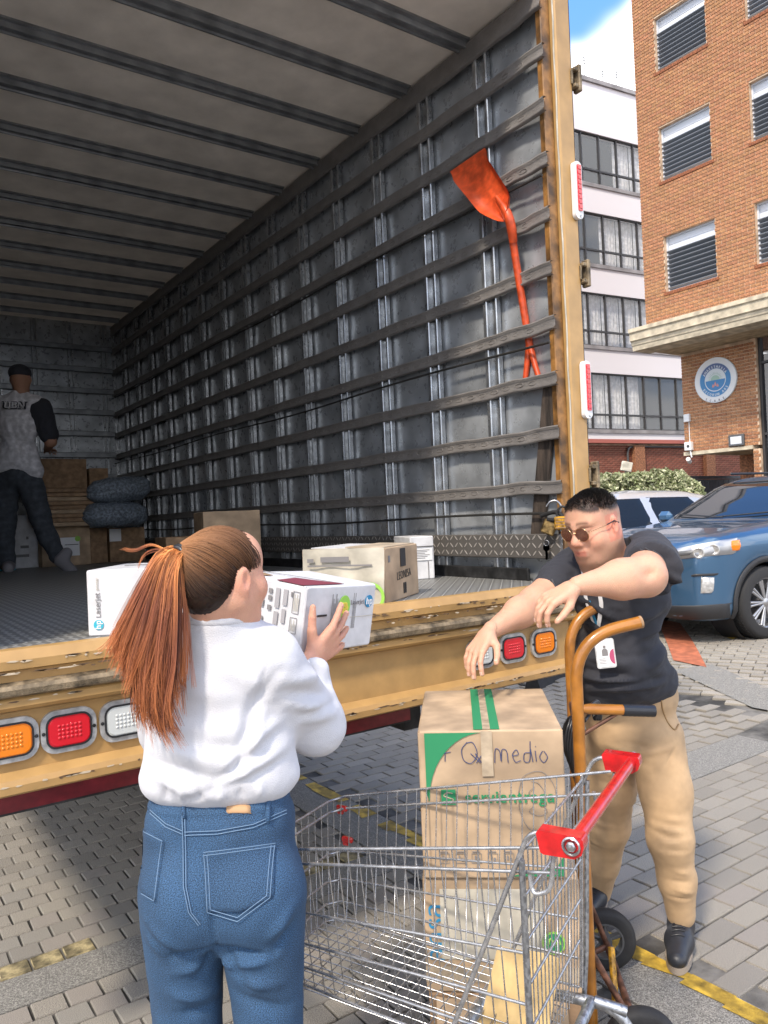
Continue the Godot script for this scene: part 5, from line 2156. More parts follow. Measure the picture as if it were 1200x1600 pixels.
	put_wheels(c2, wheel(0.31, 0.19, 7), 2.6, 0.76, 0.31)


func C_contact() -> Vector3:
	return Vector3(7.70, 0.2, -4.36)
# ------------------------------------------------------------------ cartons
# a carton standing on o, with its near left bottom corner at the origin of the frame: x along the front, y up, z away
func carton(called: String, label: String, fr: Transform3D, w: float, h: float, d: float, m: String, group := "", bev := 0.006) -> Node3D:
	var t := thing(called, label, "box", fr.origin, group)
	var mb := MB.new()
	var r := RandomNumberGenerator.new()
	r.seed = int(absf(fr.origin.x * 1000.0) + absf(fr.origin.z * 777.0))
	# slightly bellied faces, so that no side is dead flat
	for side in 6:
		var rows := []
		var n := 8
		var b0 := r.randf_range(-0.004, 0.0006)
		for a in n + 1:
			var row := []
			for c in n + 1:
				var u := clampf(float(c) / n, bev / w, 1.0 - bev / w)
				var v := clampf(float(a) / n, bev / h, 1.0 - bev / h)
				var bl := b0 * sin(PI * u) * sin(PI * v)
				var q: Vector3
				match side:
					0: q = Vector3(u * w, v * h, -bl)
					1: q = Vector3(u * w, v * h, d + bl)
					2: q = Vector3(-bl, v * h, u * d)
					3: q = Vector3(w + bl, v * h, u * d)
					4: q = Vector3(u * w, -0.0, v * d)
					_: q = Vector3(u * w, h + bl, v * d)
				if side == 4 or side == 5:
					q.z = clampf(float(a) / n, bev / d, 1.0 - bev / d) * d
				if side == 2 or side == 3:
					q.z = clampf(float(c) / n, bev / d, 1.0 - bev / d) * d
				row.append(fr * q)
			rows.append(row)
		mb.grid(rows, side == 0 or side == 3 or side == 5)
	for k in 12:
		var ax := k / 4
		var s1: float = [0.0, 1.0, 0.0, 1.0][k % 4]
		var s2: float = [0.0, 0.0, 1.0, 1.0][k % 4]
		var p0: Vector3
		var p1: Vector3
		match ax:
			0:
				p0 = Vector3(bev, absf(s1 * h - bev), absf(s2 * d - bev))
				p1 = p0 + Vector3(w - 2 * bev, 0, 0)
			1:
				p0 = Vector3(absf(s1 * w - bev), bev, absf(s2 * d - bev))
				p1 = p0 + Vector3(0, h - 2 * bev, 0)
			_:
				p0 = Vector3(absf(s1 * w - bev), absf(s2 * h - bev), bev)
				p1 = p0 + Vector3(0, 0, d - 2 * bev)
		mb.tube(PackedVector3Array([fr * p0, fr * p1]), bev, 8)
	part(t, "carton", mb, m)
	return t


func frame(o: Vector3, along: Vector3, tilt := 0.0) -> Transform3D:
	var x := Vector3(along.x, 0, along.z).normalized()
	var z := Vector3.UP.cross(x)   # away on the far side of the front
	z = -x.cross(Vector3.UP) * -1.0
	return Transform3D(Basis(x, Vector3.UP, Vector3(x.z, 0, -x.x)), o)


# a flat print on the front (side 0), right (3), left (2) or top (5) of a carton; u, v in metres from its lower left
func print_on(t: Node3D, called: String, fr: Transform3D, side: int, w: float, h: float, d: float, poly: PackedVector2Array, m: String, up := 0.0015, th := 0.0012) -> MeshInstance3D:
	var mb := MB.new()
	mb.prism(poly, side_frame(fr, side, w, h, d).translated_local(Vector3(0, 0, up)), th)
	return part(t, called, mb, m)


func side_frame(fr: Transform3D, side: int, w: float, h: float, d: float) -> Transform3D:
	match side:
		0: return fr * Transform3D(Basis(Vector3.RIGHT, Vector3.UP, Vector3(0, 0, -1)), Vector3.ZERO)
		3: return fr * Transform3D(Basis(Vector3(0, 0, 1), Vector3.UP, Vector3.RIGHT), Vector3(w, 0, 0))
		2: return fr * Transform3D(Basis(Vector3(0, 0, -1), Vector3.UP, Vector3.LEFT), Vector3(0, 0, d))
		_: return fr * Transform3D(Basis(Vector3.RIGHT, Vector3(0, 0, 1), Vector3.UP), Vector3(0, h, 0))


func rc(u0: float, v0: float, u1: float, v1: float) -> PackedVector2Array:
	return PackedVector2Array([Vector2(u0, v0), Vector2(u1, v0), Vector2(u1, v1), Vector2(u0, v1)])


func at2(c: Vector2, poly: PackedVector2Array) -> PackedVector2Array:
	var o := PackedVector2Array()
	for q in poly:
		o.append(q + c)
	return o


func pen(t: Node3D, called: String, f: Transform3D, strokes: Array, m: String, r := 0.0012) -> void:
	var mb := MB.new()
	for s in strokes:
		var pts := PackedVector3Array()
		for q in s:
			pts.append(f * Vector3(q.x, q.y, 0.0016))
		mb.tube(smooth_path(pts, 5), r, 4, true, false, 0.3, f.basis.z)
	part(t, called, mb, m)


func build_load() -> void:
	# printer carton by the sill, left of the woman
	var fr := frame(Vector3(0.589, FLOOR, -2.39), Vector3(0.818, 0, 0.575))
	var t := carton("printer_box", "white printer box standing on the truck floor to the left of the woman", fr, 0.42, 0.197, 0.34, "card_white")
	print_on(t, "logo_disc", fr, 0, 0.42, 0.197, 0.34, at2(Vector2(0.033, 0.034), disc(0.015, 28)), "print_sky")
	var sf := side_frame(fr, 0, 0.42, 0.197, 0.34)
	lettering(t, "hp", 0.022, sf * Transform3D(Basis(Vector3.BACK, PI / 2), Vector3(0.033, 0.034, 0.0034)), "print_white", "Droid Sans", 700)
	lettering(t, "LaserJet", 0.021, sf * Transform3D(Basis(Vector3.BACK, PI / 2), Vector3(0.033, 0.092, 0.002)), "print_grey")
	lettering(t, "printer", 0.012, sf * Transform3D(Basis(Vector3.BACK, PI / 2), Vector3(0.033, 0.155, 0.002)), "card_cream")
	for q in [[0.17, 0.14, 0.3, 0.172], [0.17, 0.085, 0.3, 0.125]]:
		var mb := MB.new()
		ring_prism(mb, rc(q[0], q[1], q[2], q[3]), rc(q[0] + 0.0015, q[1] + 0.0015, q[2] - 0.0015, q[3] - 0.0015), sf, 0.001, 0.002)
		part(t, "printed_frame", mb, "print_grey")
	print_on(t, "flap_gap", fr, 5, 0.42, 0.197, 0.34, rc(0.06, 0.165, 0.40, 0.175), "print_black")
	# the fashion carton with its pale delivery sheet
	fr = frame(Vector3(1.612, FLOOR, -2.30), Vector3(0.316, 0, -0.216))
	fr = Transform3D(fr.basis, fr.origin)
	t = carton("delivery_box", "brown delivery box with a cream sheet taped to its side, at the truck's edge", fr, 0.383, 0.205, 0.335, "card")
	sf = side_frame(fr, 0, 0.383, 0.205, 0.46)
	lettering(t, "LEONISA", 0.042, sf * Transform3D(Basis(Vector3.BACK, 0.04), Vector3(0.20, 0.094, 0.002)), "print_black", "Droid Sans", 500)
	for q in [[0.165, 0.125, 0.225, 0.195, "print_black"], [0.19, 0.02, 0.20, 0.062, "print_black"], [0.208, 0.02, 0.222, 0.062, "print_black"], [0.03, 0.15, 0.05, 0.175, "print_grey"]]:
		print_on(t, "print_mark", fr, 0, 0.383, 0.205, 0.46, rc(q[0], q[1], q[2], q[3]), q[4])
	pen(t, "ornament", sf, [[Vector2(0.172, 0.13), Vector2(0.215, 0.15), Vector2(0.175, 0.165), Vector2(0.218, 0.185)], [Vector2(0.218, 0.13), Vector2(0.178, 0.15), Vector2(0.216, 0.168), Vector2(0.176, 0.19)]], "card_pale", 0.0018)
	var sheet := MB.new()
	var lf := side_frame(fr, 2, 0.383, 0.205, 0.335)
	var rows := []
	for a in 9:
		var r := []
		for c in 13:
			var u := lerpf(-0.005, 0.325, c / 12.0)
			var v := lerpf(0.0, 0.208, a / 8.0)
			r.append(lf * Vector3(0.335 - 0.325 + u, v, 0.006 + 0.004 * sin(c * 1.1 + a * 0.6) + 0.012 * pow(c / 12.0, 4.0) * (1.0 - a / 8.0)))
		rows.append(r)
	sheet.grid(rows, true)
	part(t, "paper_sheet", sheet, "card_cream")
	for q in [[0.03, 0.158, 0.056, 0.172], [0.085, 0.158, 0.20, 0.178], [0.03, 0.142, 0.29, 0.148]]:
		print_on(t, "print_mark", fr, 2, 0.383, 0.205, 0.335, rc(q[0], q[1], q[2], q[3]), "print_grey", 0.016)
	var ringm := MB.new()
	ring_prism(ringm, disc(0.052, 28), disc(0.04, 28), lf.translated_local(Vector3(0.285, 0.03, 0.0)), 0.022, 0.024)
	part(t, "green_ring", ringm, "print_lime")
	for q in [[0.0, 0.02, 0.0], [0.2, 0.03, 0.01]]:
		var mb := MB.new()
		mb.box(fr * Vector3(0.19, 0.209, 0.085 + q[0] * 0.7), Vector3(0.36, 0.003, 0.15), fr.basis * Basis(Vector3.RIGHT, -0.03), 0.0)
		part(t, "top_flap", mb, "card_pale" if q[0] == 0.0 else "card_white")
	# white archive carton by the wall
	fr = frame(Vector3(2.23, FLOOR, -3.02), Vector3(0.96, 0, 0.0))
	fr = frame(Vector3(2.30, FLOOR, -3.06), Vector3(0.94, 0, 0.33))
	t = carton("paper_box", "small white paper box with a lid, standing by the ribbed truck wall", fr, 0.125, 0.215, 0.28, "card_white")
	print_on(t, "lid_gap", fr, 0, 0.125, 0.215, 0.28, rc(0.0, 0.162, 0.125, 0.166), "print_black")
	print_on(t, "lid_gap", fr, 2, 0.125, 0.215, 0.28, rc(0.0, 0.162, 0.28, 0.166), "print_black")
	print_on(t, "label", fr, 0, 0.125, 0.215, 0.28, rc(0.02, 0.095, 0.115, 0.155), "print_white")
	print_on(t, "edge_line", fr, 0, 0.125, 0.215, 0.28, rc(0.09, 0.0, 0.094, 0.09), "print_grey")
	print_on(t, "green_mark", fr, 2, 0.125, 0.215, 0.28, at2(Vector2(0.25, 0.165), disc(0.02, 16)), "print_lime", 0.003)
	for k in 6:
		print_on(t, "print_line", fr, 0, 0.125, 0.215, 0.28, rc(0.03, 0.145 - k * 0.008, 0.10 - (k % 3) * 0.012, 0.1475 - k * 0.008), "print_grey", 0.003)
	# brown cartons by the wall farther in
	fr = frame(Vector3(1.83, FLOOR, -4.55), Vector3(0.93, 0, 0.2))
	carton("brown_box", "large plain brown box standing by the wall behind the woman's head", fr, 0.36, 0.40, 0.36, "card")
	fr = frame(Vector3(1.66, FLOOR, -4.75), Vector3(0.95, 0, 0.1))
	carton("brown_box", "low plain brown box left of the large brown box behind the woman", fr, 0.24, 0.25, 0.3, "card_dark")
	# the load at the front of the hold
	var spec := [
		["stacked_box", "wide brown box at the bottom of the far pile, with a white label sheet", 1.47, -7.48, 0.43, 0.36, 0.4, "card", 0.0],
		["stacked_box", "narrow dark brown box under the two grey sacks", 1.93, -7.62, 0.16, 0.34, 0.35, "card_dark", 0.0],
		["stacked_box", "brown box with a small white label under the grey sacks", 2.10, -7.58, 0.34, 0.33, 0.35, "card_dark", 0.0],
		["stacked_box", "wide brown box on top of the far pile of flattened cartons", 1.36, -7.75, 0.60, 0.28, 0.4, "card_dark", 0.73],
		["stacked_box", "small brown box at the right end of the far pile's top", 1.98, -7.75, 0.18, 0.19, 0.3, "card_dark", 0.73],
		["stacked_box", "tall brown box in the shadow left of the far pile", 0.62, -7.75, 0.50, 0.72, 0.5, "card_dark", 0.0],
		["white_box", "white box leaning behind the loader's legs", 1.24, -7.62, 0.26, 0.48, 0.3, "card_white", 0.0],
		["blue_box", "bright blue box beside the loader's standing foot", 1.10, -7.30, 0.12, 0.29, 0.25, "print_sky", 0.0],
	]
	for s in spec:
		fr = frame(Vector3(s[2], FLOOR + s[8], s[3]), Vector3(1, 0, rng.randf_range(-0.04, 0.04)))
		t = carton(s[0], s[1], fr, s[4], s[5], s[6], s[7], "boxes piled at the front of the truck")
		if s[1].begins_with("wide brown box at the bottom"):
			print_on(t, "label_sheet", fr, 0, s[4], s[5], s[6], rc(0.09, 0.09, 0.33, 0.26), "print_white")
			print_on(t, "print_line", fr, 0, s[4], s[5], s[6], rc(0.2, 0.19, 0.32, 0.196), "print_black", 0.004)
			print_on(t, "green_mark", fr, 0, s[4], s[5], s[6], at2(Vector2(0.315, 0.245), disc(0.025, 16)), "print_lime", 0.004)
		if s[1].begins_with("brown box with a small white"):
			print_on(t, "label_sheet", fr, 0, s[4], s[5], s[6], rc(0.0, 0.2, 0.11, 0.32), "print_white")
		if s[1].begins_with("white box leaning"):
			for k in 3:
				print_on(t, "print_line", fr, 0, s[4], s[5], s[6], rc(0.03 + 0.05 * k, 0.1 + k * 0.08, 0.15, 0.125 + k * 0.08), "print_grey")
		if s[1].begins_with("bright blue"):
			print_on(t, "pale_band", fr, 0, s[4], s[5], s[6], rc(0.0, 0.13, 0.12, 0.16), "print_white")
	# flattened cartons lying in a stack
	for k in 9:
		var mb := MB.new()
		mb.box(Vector3(1.66 + rng.randf_range(-0.02, 0.02), FLOOR + 0.38 + k * 0.0385, -7.55 + rng.randf_range(-0.02, 0.02)), Vector3(0.5 + rng.randf_range(-0.04, 0.02), 0.036, 0.4), Basis(Vector3.UP, rng.randf_range(-0.05, 0.05)), 0.006)
		tag(part(self, "flattened_carton", mb, "card_dark" if k % 3 else "card"), "flattened brown carton, %s the stack on the white-labelled box" % ["at the bottom of", "second from the bottom of", "third from the bottom of", "fourth from the bottom of", "in the middle of", "fourth from the top of", "third from the top of", "second from the top of", "on top of"][k], "carton", "flattened cartons in the far stack")
	# sacks
	for q in [[2.10, 1.74, "upper blue-grey woven sack lying across the boxes at the front of the hold", 0.10, 0.03], [2.14, 1.97, "", 0.1, 0.0]]:
		var lab: String = "lower blue-grey woven sack lying on the brown boxes at the front of the hold" if q[2] == "" or q[1] < 1.8 else q[2]
		if q[1] > 1.8:
			lab = "upper blue-grey woven sack lying on the lower sack"
		var f := Field.new()
		var tilt := 0.12 if q[1] > 1.8 else 0.0
		f.cap(Vector3(q[0] - 0.18, q[1] - tilt * 0.2, -7.35), Vector3(q[0] + 0.2, q[1] + tilt * 0.25, -7.4), 0.115, 0.12, 0.05, Vector3.UP, 0.88)
		f.ell(Vector3(q[0], q[1], -7.37), Vector3(0.26, 0.115, 0.17), Basis(), 0.06)
		f.fill(0.016)
		var fn := FastNoiseLite.new()
		fn.seed = int(q[1] * 100.0)
		fn.frequency = 5.0
		var mb := f.mesh(func(p: Vector3, _n: Vector3) -> float: return 0.02 * fn.get_noise_3d(p.x, p.y * 2.0, p.z) - 0.010 * exp(-pow((p.y - q[1] - tilt * (p.x - q[0])) / 0.012, 2.0)))
		var sk := thing("sack", lab, "sack", Vector3(q[0], q[1] - 0.11, -7.37), "sacks at the front of the hold")
		part(sk, "sack_body", mb, "bag")
		mb = MB.new()
		mb.tube(PackedVector3Array([Vector3(q[0] - 0.2, q[1] + 0.015 - tilt * 0.2, -7.238), Vector3(q[0], q[1] + 0.02, -7.222), Vector3(q[0] + 0.2, q[1] + 0.03 + tilt * 0.2, -7.255)]), 0.003, 5)
		part(sk, "seam", mb, "rod")
	# the carton in the woman's hands
	var P := spot(480, 917, 1.90)
	var R := spot(590, 912, 2.15)
	var L := spot(370, 894, 2.04)
	var ux := (R - P).normalized()
	var uz := ((L - P) - ux * (L - P).dot(ux)).normalized()
	var uy := ux.cross(uz)
	var H := 0.172
	held = Transform3D(Basis(ux, uy, uz), P - uy * H)
	t = carton("held_printer_box", "white printer box with a maroon-striped top, held up in the woman's hands", held, 0.30, H, 0.25, "card_white")
	sf = side_frame(held, 0, 0.30, H, 0.25)
	print_on(t, "green_oval", held, 0, 0.3, H, 0.25, at2(Vector2(0.158, 0.115), squash(disc(0.03, 28), 0.82)), "print_lime")
	for k in 6:
		var a := TAU * k / 6
		print_on(t, "petal", held, 0, 0.3, H, 0.25, at2(Vector2(0.158 + cos(a) * 0.009, 0.112 + sin(a) * 0.009), disc(0.007, 10)), "print_yellow", 0.003)
	print_on(t, "logo_disc", held, 0, 0.3, H, 0.25, at2(Vector2(0.268, 0.125), disc(0.017, 28)), "print_blue")
	lettering(t, "hp", 0.024, sf * Transform3D(Basis(Vector3.BACK, 0.0), Vector3(0.268, 0.125, 0.0034)), "print_white", "Droid Sans", 700)
	lettering(t, "LaserJet", 0.017, sf * Transform3D(Basis(), Vector3(0.216, 0.125, 0.002)), "print_grey")
	for k in 5:
		print_on(t, "print_line", held, 0, 0.3, H, 0.25, rc(0.106 + k * 0.0052, 0.07, 0.108 + k * 0.0052, 0.15 - (k % 3) * 0.012), "print_grey", 0.0015, 0.0006)
	for k in 4:
		print_on(t, "print_line", held, 0, 0.3, H, 0.25, rc(0.198 + k * 0.004, 0.055, 0.1992 + k * 0.004, 0.15 - (k % 2) * 0.03), "print_grey", 0.0015, 0.0006)
	print_on(t, "handle_slot", held, 0, 0.3, H, 0.25, rc(0.05, 0.094, 0.088, 0.099), "print_black")
	print_on(t, "printed_frame", held, 0, 0.3, H, 0.25, rc(0.08, 0.058, 0.115, 0.0595), "print_grey")
	print_on(t, "printed_frame", held, 0, 0.3, H, 0.25, rc(0.19, 0.085, 0.29, 0.0862), "card_cream")
	# left side: rows of handling marks
	lf = side_frame(held, 2, 0.30, H, 0.25)
	for q in [[0.152, 0.105, 0.166, 0.155], [0.178, 0.115, 0.192, 0.155], [0.152, 0.062, 0.166, 0.095], [0.152, 0.02, 0.166, 0.055], [0.178, 0.07, 0.19, 0.105]]:
		print_on(t, "print_panel", held, 2, 0.3, H, 0.25, rc(q[0], q[1], q[2], q[3]), "print_soft")
	for q in [[0.10, 0.10, 0.114, 0.12], [0.10, 0.128, 0.114, 0.146], [0.128, 0.12, 0.14, 0.132], [0.128, 0.138, 0.14, 0.15], [0.128, 0.095, 0.14, 0.108], [0.1, 0.06, 0.116, 0.076], [0.203, 0.14, 0.208, 0.152], [0.2, 0.02, 0.206, 0.028]]:
		print_on(t, "print_mark", held, 2, 0.3, H, 0.25, rc(q[0], q[1], q[2], q[3]), "print_grey")
	for q in [[0.21, 0.1, 0.232, 0.155], [0.207, 0.05, 0.23, 0.09]]:
		var mb := MB.new()
		ring_prism(mb, rc(q[0], q[1], q[2], q[3]), rc(q[0] + 0.0012, q[1] + 0.0012, q[2] - 0.0012, q[3] - 0.0012), lf, 0.001, 0.002)
		part(t, "printed_frame", mb, "print_grey")
		for k in 4:
			print_on(t, "print_line", held, 2, 0.3, H, 0.25, rc(q[0] + 0.004 + k * 0.0045, q[1] + 0.006, q[0] + 0.0055 + k * 0.0045, q[3] - 0.006 - (k % 2) * 0.01), "card_cream", 0.0015, 0.0006)
	# top: maroon stripe, tape and flaps
	print_on(t, "maroon_band", held, 5, 0.3, H, 0.25, PackedVector2Array([Vector2(0.0, 0.012), Vector2(0.16, 0.012), Vector2(0.09, 0.12), Vector2(0.0, 0.10)]), "print_maroon")
	print_on(t, "brown_band", held, 5, 0.3, H, 0.25, PackedVector2Array([Vector2(0.01, 0.18), Vector2(0.06, 0.17), Vector2(0.08, 0.24), Vector2(0.02, 0.24)]), "card_dark")
	print_on(t, "flap_gap", held, 5, 0.3, H, 0.25, PackedVector2Array([Vector2(0.158, 0.01), Vector2(0.163, 0.01), Vector2(0.102, 0.245), Vector2(0.098, 0.245)]), "print_grey")


var held: Transform3D


func squash(p: PackedVector2Array, k: float) -> PackedVector2Array:
	var o := PackedVector2Array()
	for q in p:
		o.append(Vector2(q.x * k, q.y))
	return o


# ------------------------------------------------------------------ hand truck and its boxes
func build_hand_truck() -> void:
	var w := Vector3(0.761, 0, 0.648)
	var d := Vector3(0.648, 0, -0.761)
	var o := Vector3(1.231, 0, -1.641)
	var fr := Transform3D(Basis(w, Vector3.UP, d), o + Vector3(0, 0.64, 0))
	var t := carton("courier_box", "large courier box with green corners and handwriting, topmost on the hand truck", fr, 0.38, 0.39, 0.475, "card")
	var sf := side_frame(fr, 0, 0.38, 0.39, 0.475)
	var arc := PackedVector2Array([Vector2(0.018, 0.385)])
	for k in 13:
		var a := lerpf(PI * 0.5, PI, k / 12.0)
		arc.append(Vector2(0.175 + cos(a) * 0.15, 0.205 + sin(a) * 0.18) if k > 0 else Vector2(0.16, 0.385))
	arc[1] = Vector2(0.165, 0.385)
	arc.append(Vector2(0.018, 0.225))
	print_on(t, "green_corner", fr, 0, 0.38, 0.39, 0.475, arc, "print_green")
	print_on(t, "green_corner", fr, 0, 0.38, 0.39, 0.475, PackedVector2Array([Vector2(0.23, 0.008), Vector2(0.368, 0.008), Vector2(0.368, 0.06), Vector2(0.352, 0.035)]), "print_green")
	for q in [[0.148, 0.172, "print_green"], [0.172, 0.192, "tape_clear"], [0.192, 0.216, "print_green"]]:
		print_on(t, "tape_stripe", fr, 5, 0.38, 0.39, 0.475, rc(q[0], 0.004, q[1], 0.47), q[2])
	print_on(t, "packing_tape", fr, 0, 0.38, 0.39, 0.475, rc(0.166, 0.27, 0.196, 0.388), "tape_clear")
	print_on(t, "logo_square", fr, 0, 0.38, 0.39, 0.475, rc(0.056, 0.196, 0.094, 0.236), "print_green")
	pen(t, "logo_line", sf.translated_local(Vector3(0, 0, 0.0014)), [[Vector2(0.086, 0.226), Vector2(0.072, 0.228), Vector2(0.063, 0.22), Vector2(0.074, 0.215), Vector2(0.087, 0.21), Vector2(0.078, 0.203), Vector2(0.062, 0.205)]], "card_pale", 0.0018)
	lettering(t, "servientrega", 0.0385, sf * Transform3D(Basis(), Vector3(0.235, 0.213, 0.002)), "print_green", "Droid Sans", 600)
	pen(t, "handwriting", sf, [
		[Vector2(0.05, 0.315), Vector2(0.052, 0.36)], [Vector2(0.07, 0.31), Vector2(0.072, 0.35)], [Vector2(0.062, 0.33), Vector2(0.086, 0.335)],
		[Vector2(0.13, 0.36), Vector2(0.115, 0.34), Vector2(0.12, 0.312), Vector2(0.14, 0.305), Vector2(0.155, 0.33), Vector2(0.145, 0.358), Vector2(0.128, 0.358)], [Vector2(0.138, 0.33), Vector2(0.163, 0.305)], [Vector2(0.15, 0.33), Vector2(0.168, 0.303)], [Vector2(0.172, 0.332), Vector2(0.152, 0.305)],
		[Vector2(0.2, 0.305), Vector2(0.203, 0.34), Vector2(0.214, 0.335), Vector2(0.217, 0.308), Vector2(0.22, 0.338), Vector2(0.232, 0.335), Vector2(0.235, 0.305)],
		[Vector2(0.247, 0.322), Vector2(0.262, 0.326), Vector2(0.257, 0.338), Vector2(0.247, 0.325), Vector2(0.254, 0.306), Vector2(0.268, 0.31)],
		[Vector2(0.292, 0.33), Vector2(0.278, 0.328), Vector2(0.277, 0.308), Vector2(0.291, 0.31), Vector2(0.294, 0.36)], [Vector2(0.294, 0.34), Vector2(0.299, 0.306)], [Vector2(0.306, 0.335), Vector2(0.308, 0.307)], [Vector2(0.307, 0.345), Vector2(0.308, 0.347)],
		[Vector2(0.325, 0.334), Vector2(0.317, 0.318), Vector2(0.327, 0.304), Vector2(0.337, 0.318), Vector2(0.328, 0.334)]], "ink", 0.0011)
	pen(t, "scribble", sf, [[Vector2(0.26, 0.235), Vector2(0.275, 0.27), Vector2(0.32, 0.28), Vector2(0.352, 0.24), Vector2(0.35, 0.18), Vector2(0.325, 0.13), Vector2(0.285, 0.13), Vector2(0.262, 0.17), Vector2(0.258, 0.22), Vector2(0.265, 0.25)], [Vector2(0.30, 0.24), Vector2(0.285, 0.225), Vector2(0.305, 0.215), Vector2(0.325, 0.225), Vector2(0.31, 0.25), Vector2(0.292, 0.255)], [Vector2(0.295, 0.19), Vector2(0.285, 0.175), Vector2(0.31, 0.165), Vector2(0.33, 0.175), Vector2(0.32, 0.195)]], "print_grey", 0.0008)
	for k in 5:
		var mb := MB.new()
		var u := 0.045 + k * 0.042
		ring_prism(mb, rc(u, 0.042, u + 0.026, 0.068), rc(u + 0.001, 0.043, u + 0.025, 0.067), sf, 0.001, 0.002)
		mb.prism(rc(u + 0.008, 0.05, u + 0.012, 0.062), sf.translated_local(Vector3(0, 0, 0.001)), 0.001)
		mb.prism(rc(u + 0.015, 0.048, u + 0.021, 0.056), sf.translated_local(Vector3(0, 0, 0.001)), 0.001)
		mb.prism(rc(u + 0.002, 0.071, u + 0.022, 0.073), sf.translated_local(Vector3(0, 0, 0.001)), 0.001)
		part(t, "handling_mark", mb, "print_grey")
	# second box with a white sheet
	fr = Transform3D(fr.basis, o + w * -0.005 + d * 0.01 + Vector3(0, 0.335, 0))
	t = carton("courier_box", "brown box with a white sheet and green sticker, middle of the hand truck's stack", fr, 0.41, 0.303, 0.44, "card")
	print_on(t, "paper_sheet", fr, 0, 0.41, 0.303, 0.44, rc(0.045, 0.09, 0.315, 0.275), "card_cream")
	print_on(t, "sticker", fr, 0, 0.41, 0.303, 0.44, at2(Vector2(0.338, 0.135), disc(0.03, 28)), "print_lime", 0.004)
	print_on(t, "sticker_face", fr, 0, 0.41, 0.303, 0.44, at2(Vector2(0.338, 0.135), disc(0.025, 24)), "print_green", 0.0055)
	sf = side_frame(fr, 0, 0.41, 0.303, 0.44)
	pen(t, "sticker_drawing", sf.translated_local(Vector3(0, 0, 0.006)), [[Vector2(0.322, 0.13), Vector2(0.33, 0.148), Vector2(0.34, 0.13), Vector2(0.348, 0.15), Vector2(0.354, 0.133)]], "print_lime", 0.003)
	lettering(t, "ansa", 0.075, sf * Transform3D(Basis(Vector3.BACK, PI / 2), Vector3(0.028, 0.16, 0.002)), "print_blue", "Droid Sans", 400)
	print_on(t, "packing_tape", fr, 0, 0.41, 0.303, 0.44, rc(0.0, 0.03, 0.41, 0.07), "tape_clear")
	# third box, its flaps torn
	fr = Transform3D(fr.basis, o + w * 0.0 + d * 0.01 + Vector3(0, 0.055, 0))
	t = carton("courier_box", "battered brown box with a torn front, lowest on the hand truck", fr, 0.40, 0.278, 0.44, "card_dark")
	var mb := MB.new()
	var r := []
	for a in 7:
		var row := []
		for c in 11:
			row.append(fr * Vector3(0.02 + c * 0.034, 0.275 - a * 0.03 - 0.02 * absf(sin(c * 2.2)) * (a / 6.0), -0.008 - a * 0.006 - 0.01 * sin(c * 1.2 + a)))
		r.append(row)
	mb.grid(r)
	part(t, "torn_flap", mb, "card")
	# the hand truck itself
	var n0 := Vector3(1.692, 0, -1.493)
	var f0 := Vector3(1.988, 0, -1.778)
	t = thing("hand_truck", "orange steel hand truck with two bent handles, loaded with a stack of boxes", "hand truck", (n0 + f0) * 0.5)
	for k in 2:
		var q: Vector3 = n0 if k == 0 else f0
		var e: Vector3 = spot(1001, 972, 2.205) if k == 0 else spot(968, 939, 2.64)
		var top := Vector3(q.x, e.y - 0.035, q.z)
		var mb2 := MB.new()
		mb2.tube(bent(PackedVector3Array([Vector3(q.x, 0.1, q.z), top, e]), 0.13, 10), 0.0175, 16)
		part(t, "handle_tube", mb2, "tube_orange")
		mb2 = MB.new()
		mb2.tube(PackedVector3Array([e - (e - top).normalized() * 0.004, e + (e - top).normalized() * 0.003]), 0.0183, 16)
		part(t, "tube_end", mb2, "card_dark")
		# side grips with black tape
		var g0 := Vector3(q.x, 1.035, q.z)
		var g1 := g0 + Vector3(0.215, -0.028, 0.09)
		if k == 0:
			g1 = spot(1022, 1111, 2.22)
			mb2 = MB.new()
			mb2.tube(PackedVector3Array([g0, g0.lerp(g1, 0.15), g0.lerp(g1, 0.62)]), [0.010, 0.0155, 0.0155], 12)
			part(t, "side_grip", mb2, "tube_orange")
			mb2 = MB.new()
			var pts := PackedVector3Array()
			var rs := []
			for j in 15:
				pts.append(g0.lerp(g1, lerpf(0.58, 1.0, j / 14.0)))
				rs.append(0.0172 + 0.0006 * (j % 2))
			mb2.tube(pts, rs, 14)
			part(t, "grip_tape", mb2, "tape_black")
			mb2 = MB.new()
			mb2.bar(Vector3(q.x, 0.955, q.z), g0.lerp(g1, 0.5) + Vector3(0, -0.012, 0), 0.006, 8)
			part(t, "grip_brace", mb2, "tube_rust")
	for y in [0.3, 0.62, 0.95]:
		var mb2 := MB.new()
		mb2.bar(Vector3(n0.x, y, n0.z), Vector3(f0.x, y, f0.z), 0.012, 10)
		part(t, "cross_bar", mb2, "tube_rust")
	mb = MB.new()
	mb.box(o + w * 0.22 + d * 0.24 + Vector3(0, 0.05, 0), Vector3(0.46, 0.008, 0.42), Basis(w, Vector3.UP, d), 0.002)
	part(t, "toe_plate", mb, "tube_rust")
	var wf := spot(945, 1461, 2.68)
	wf.y = 0.106
	var wn := wf - d * 0.54
	mb = MB.new()
	mb.bar(wn, wf, 0.011, 10)
	part(t, "axle", mb, "tube_rust")
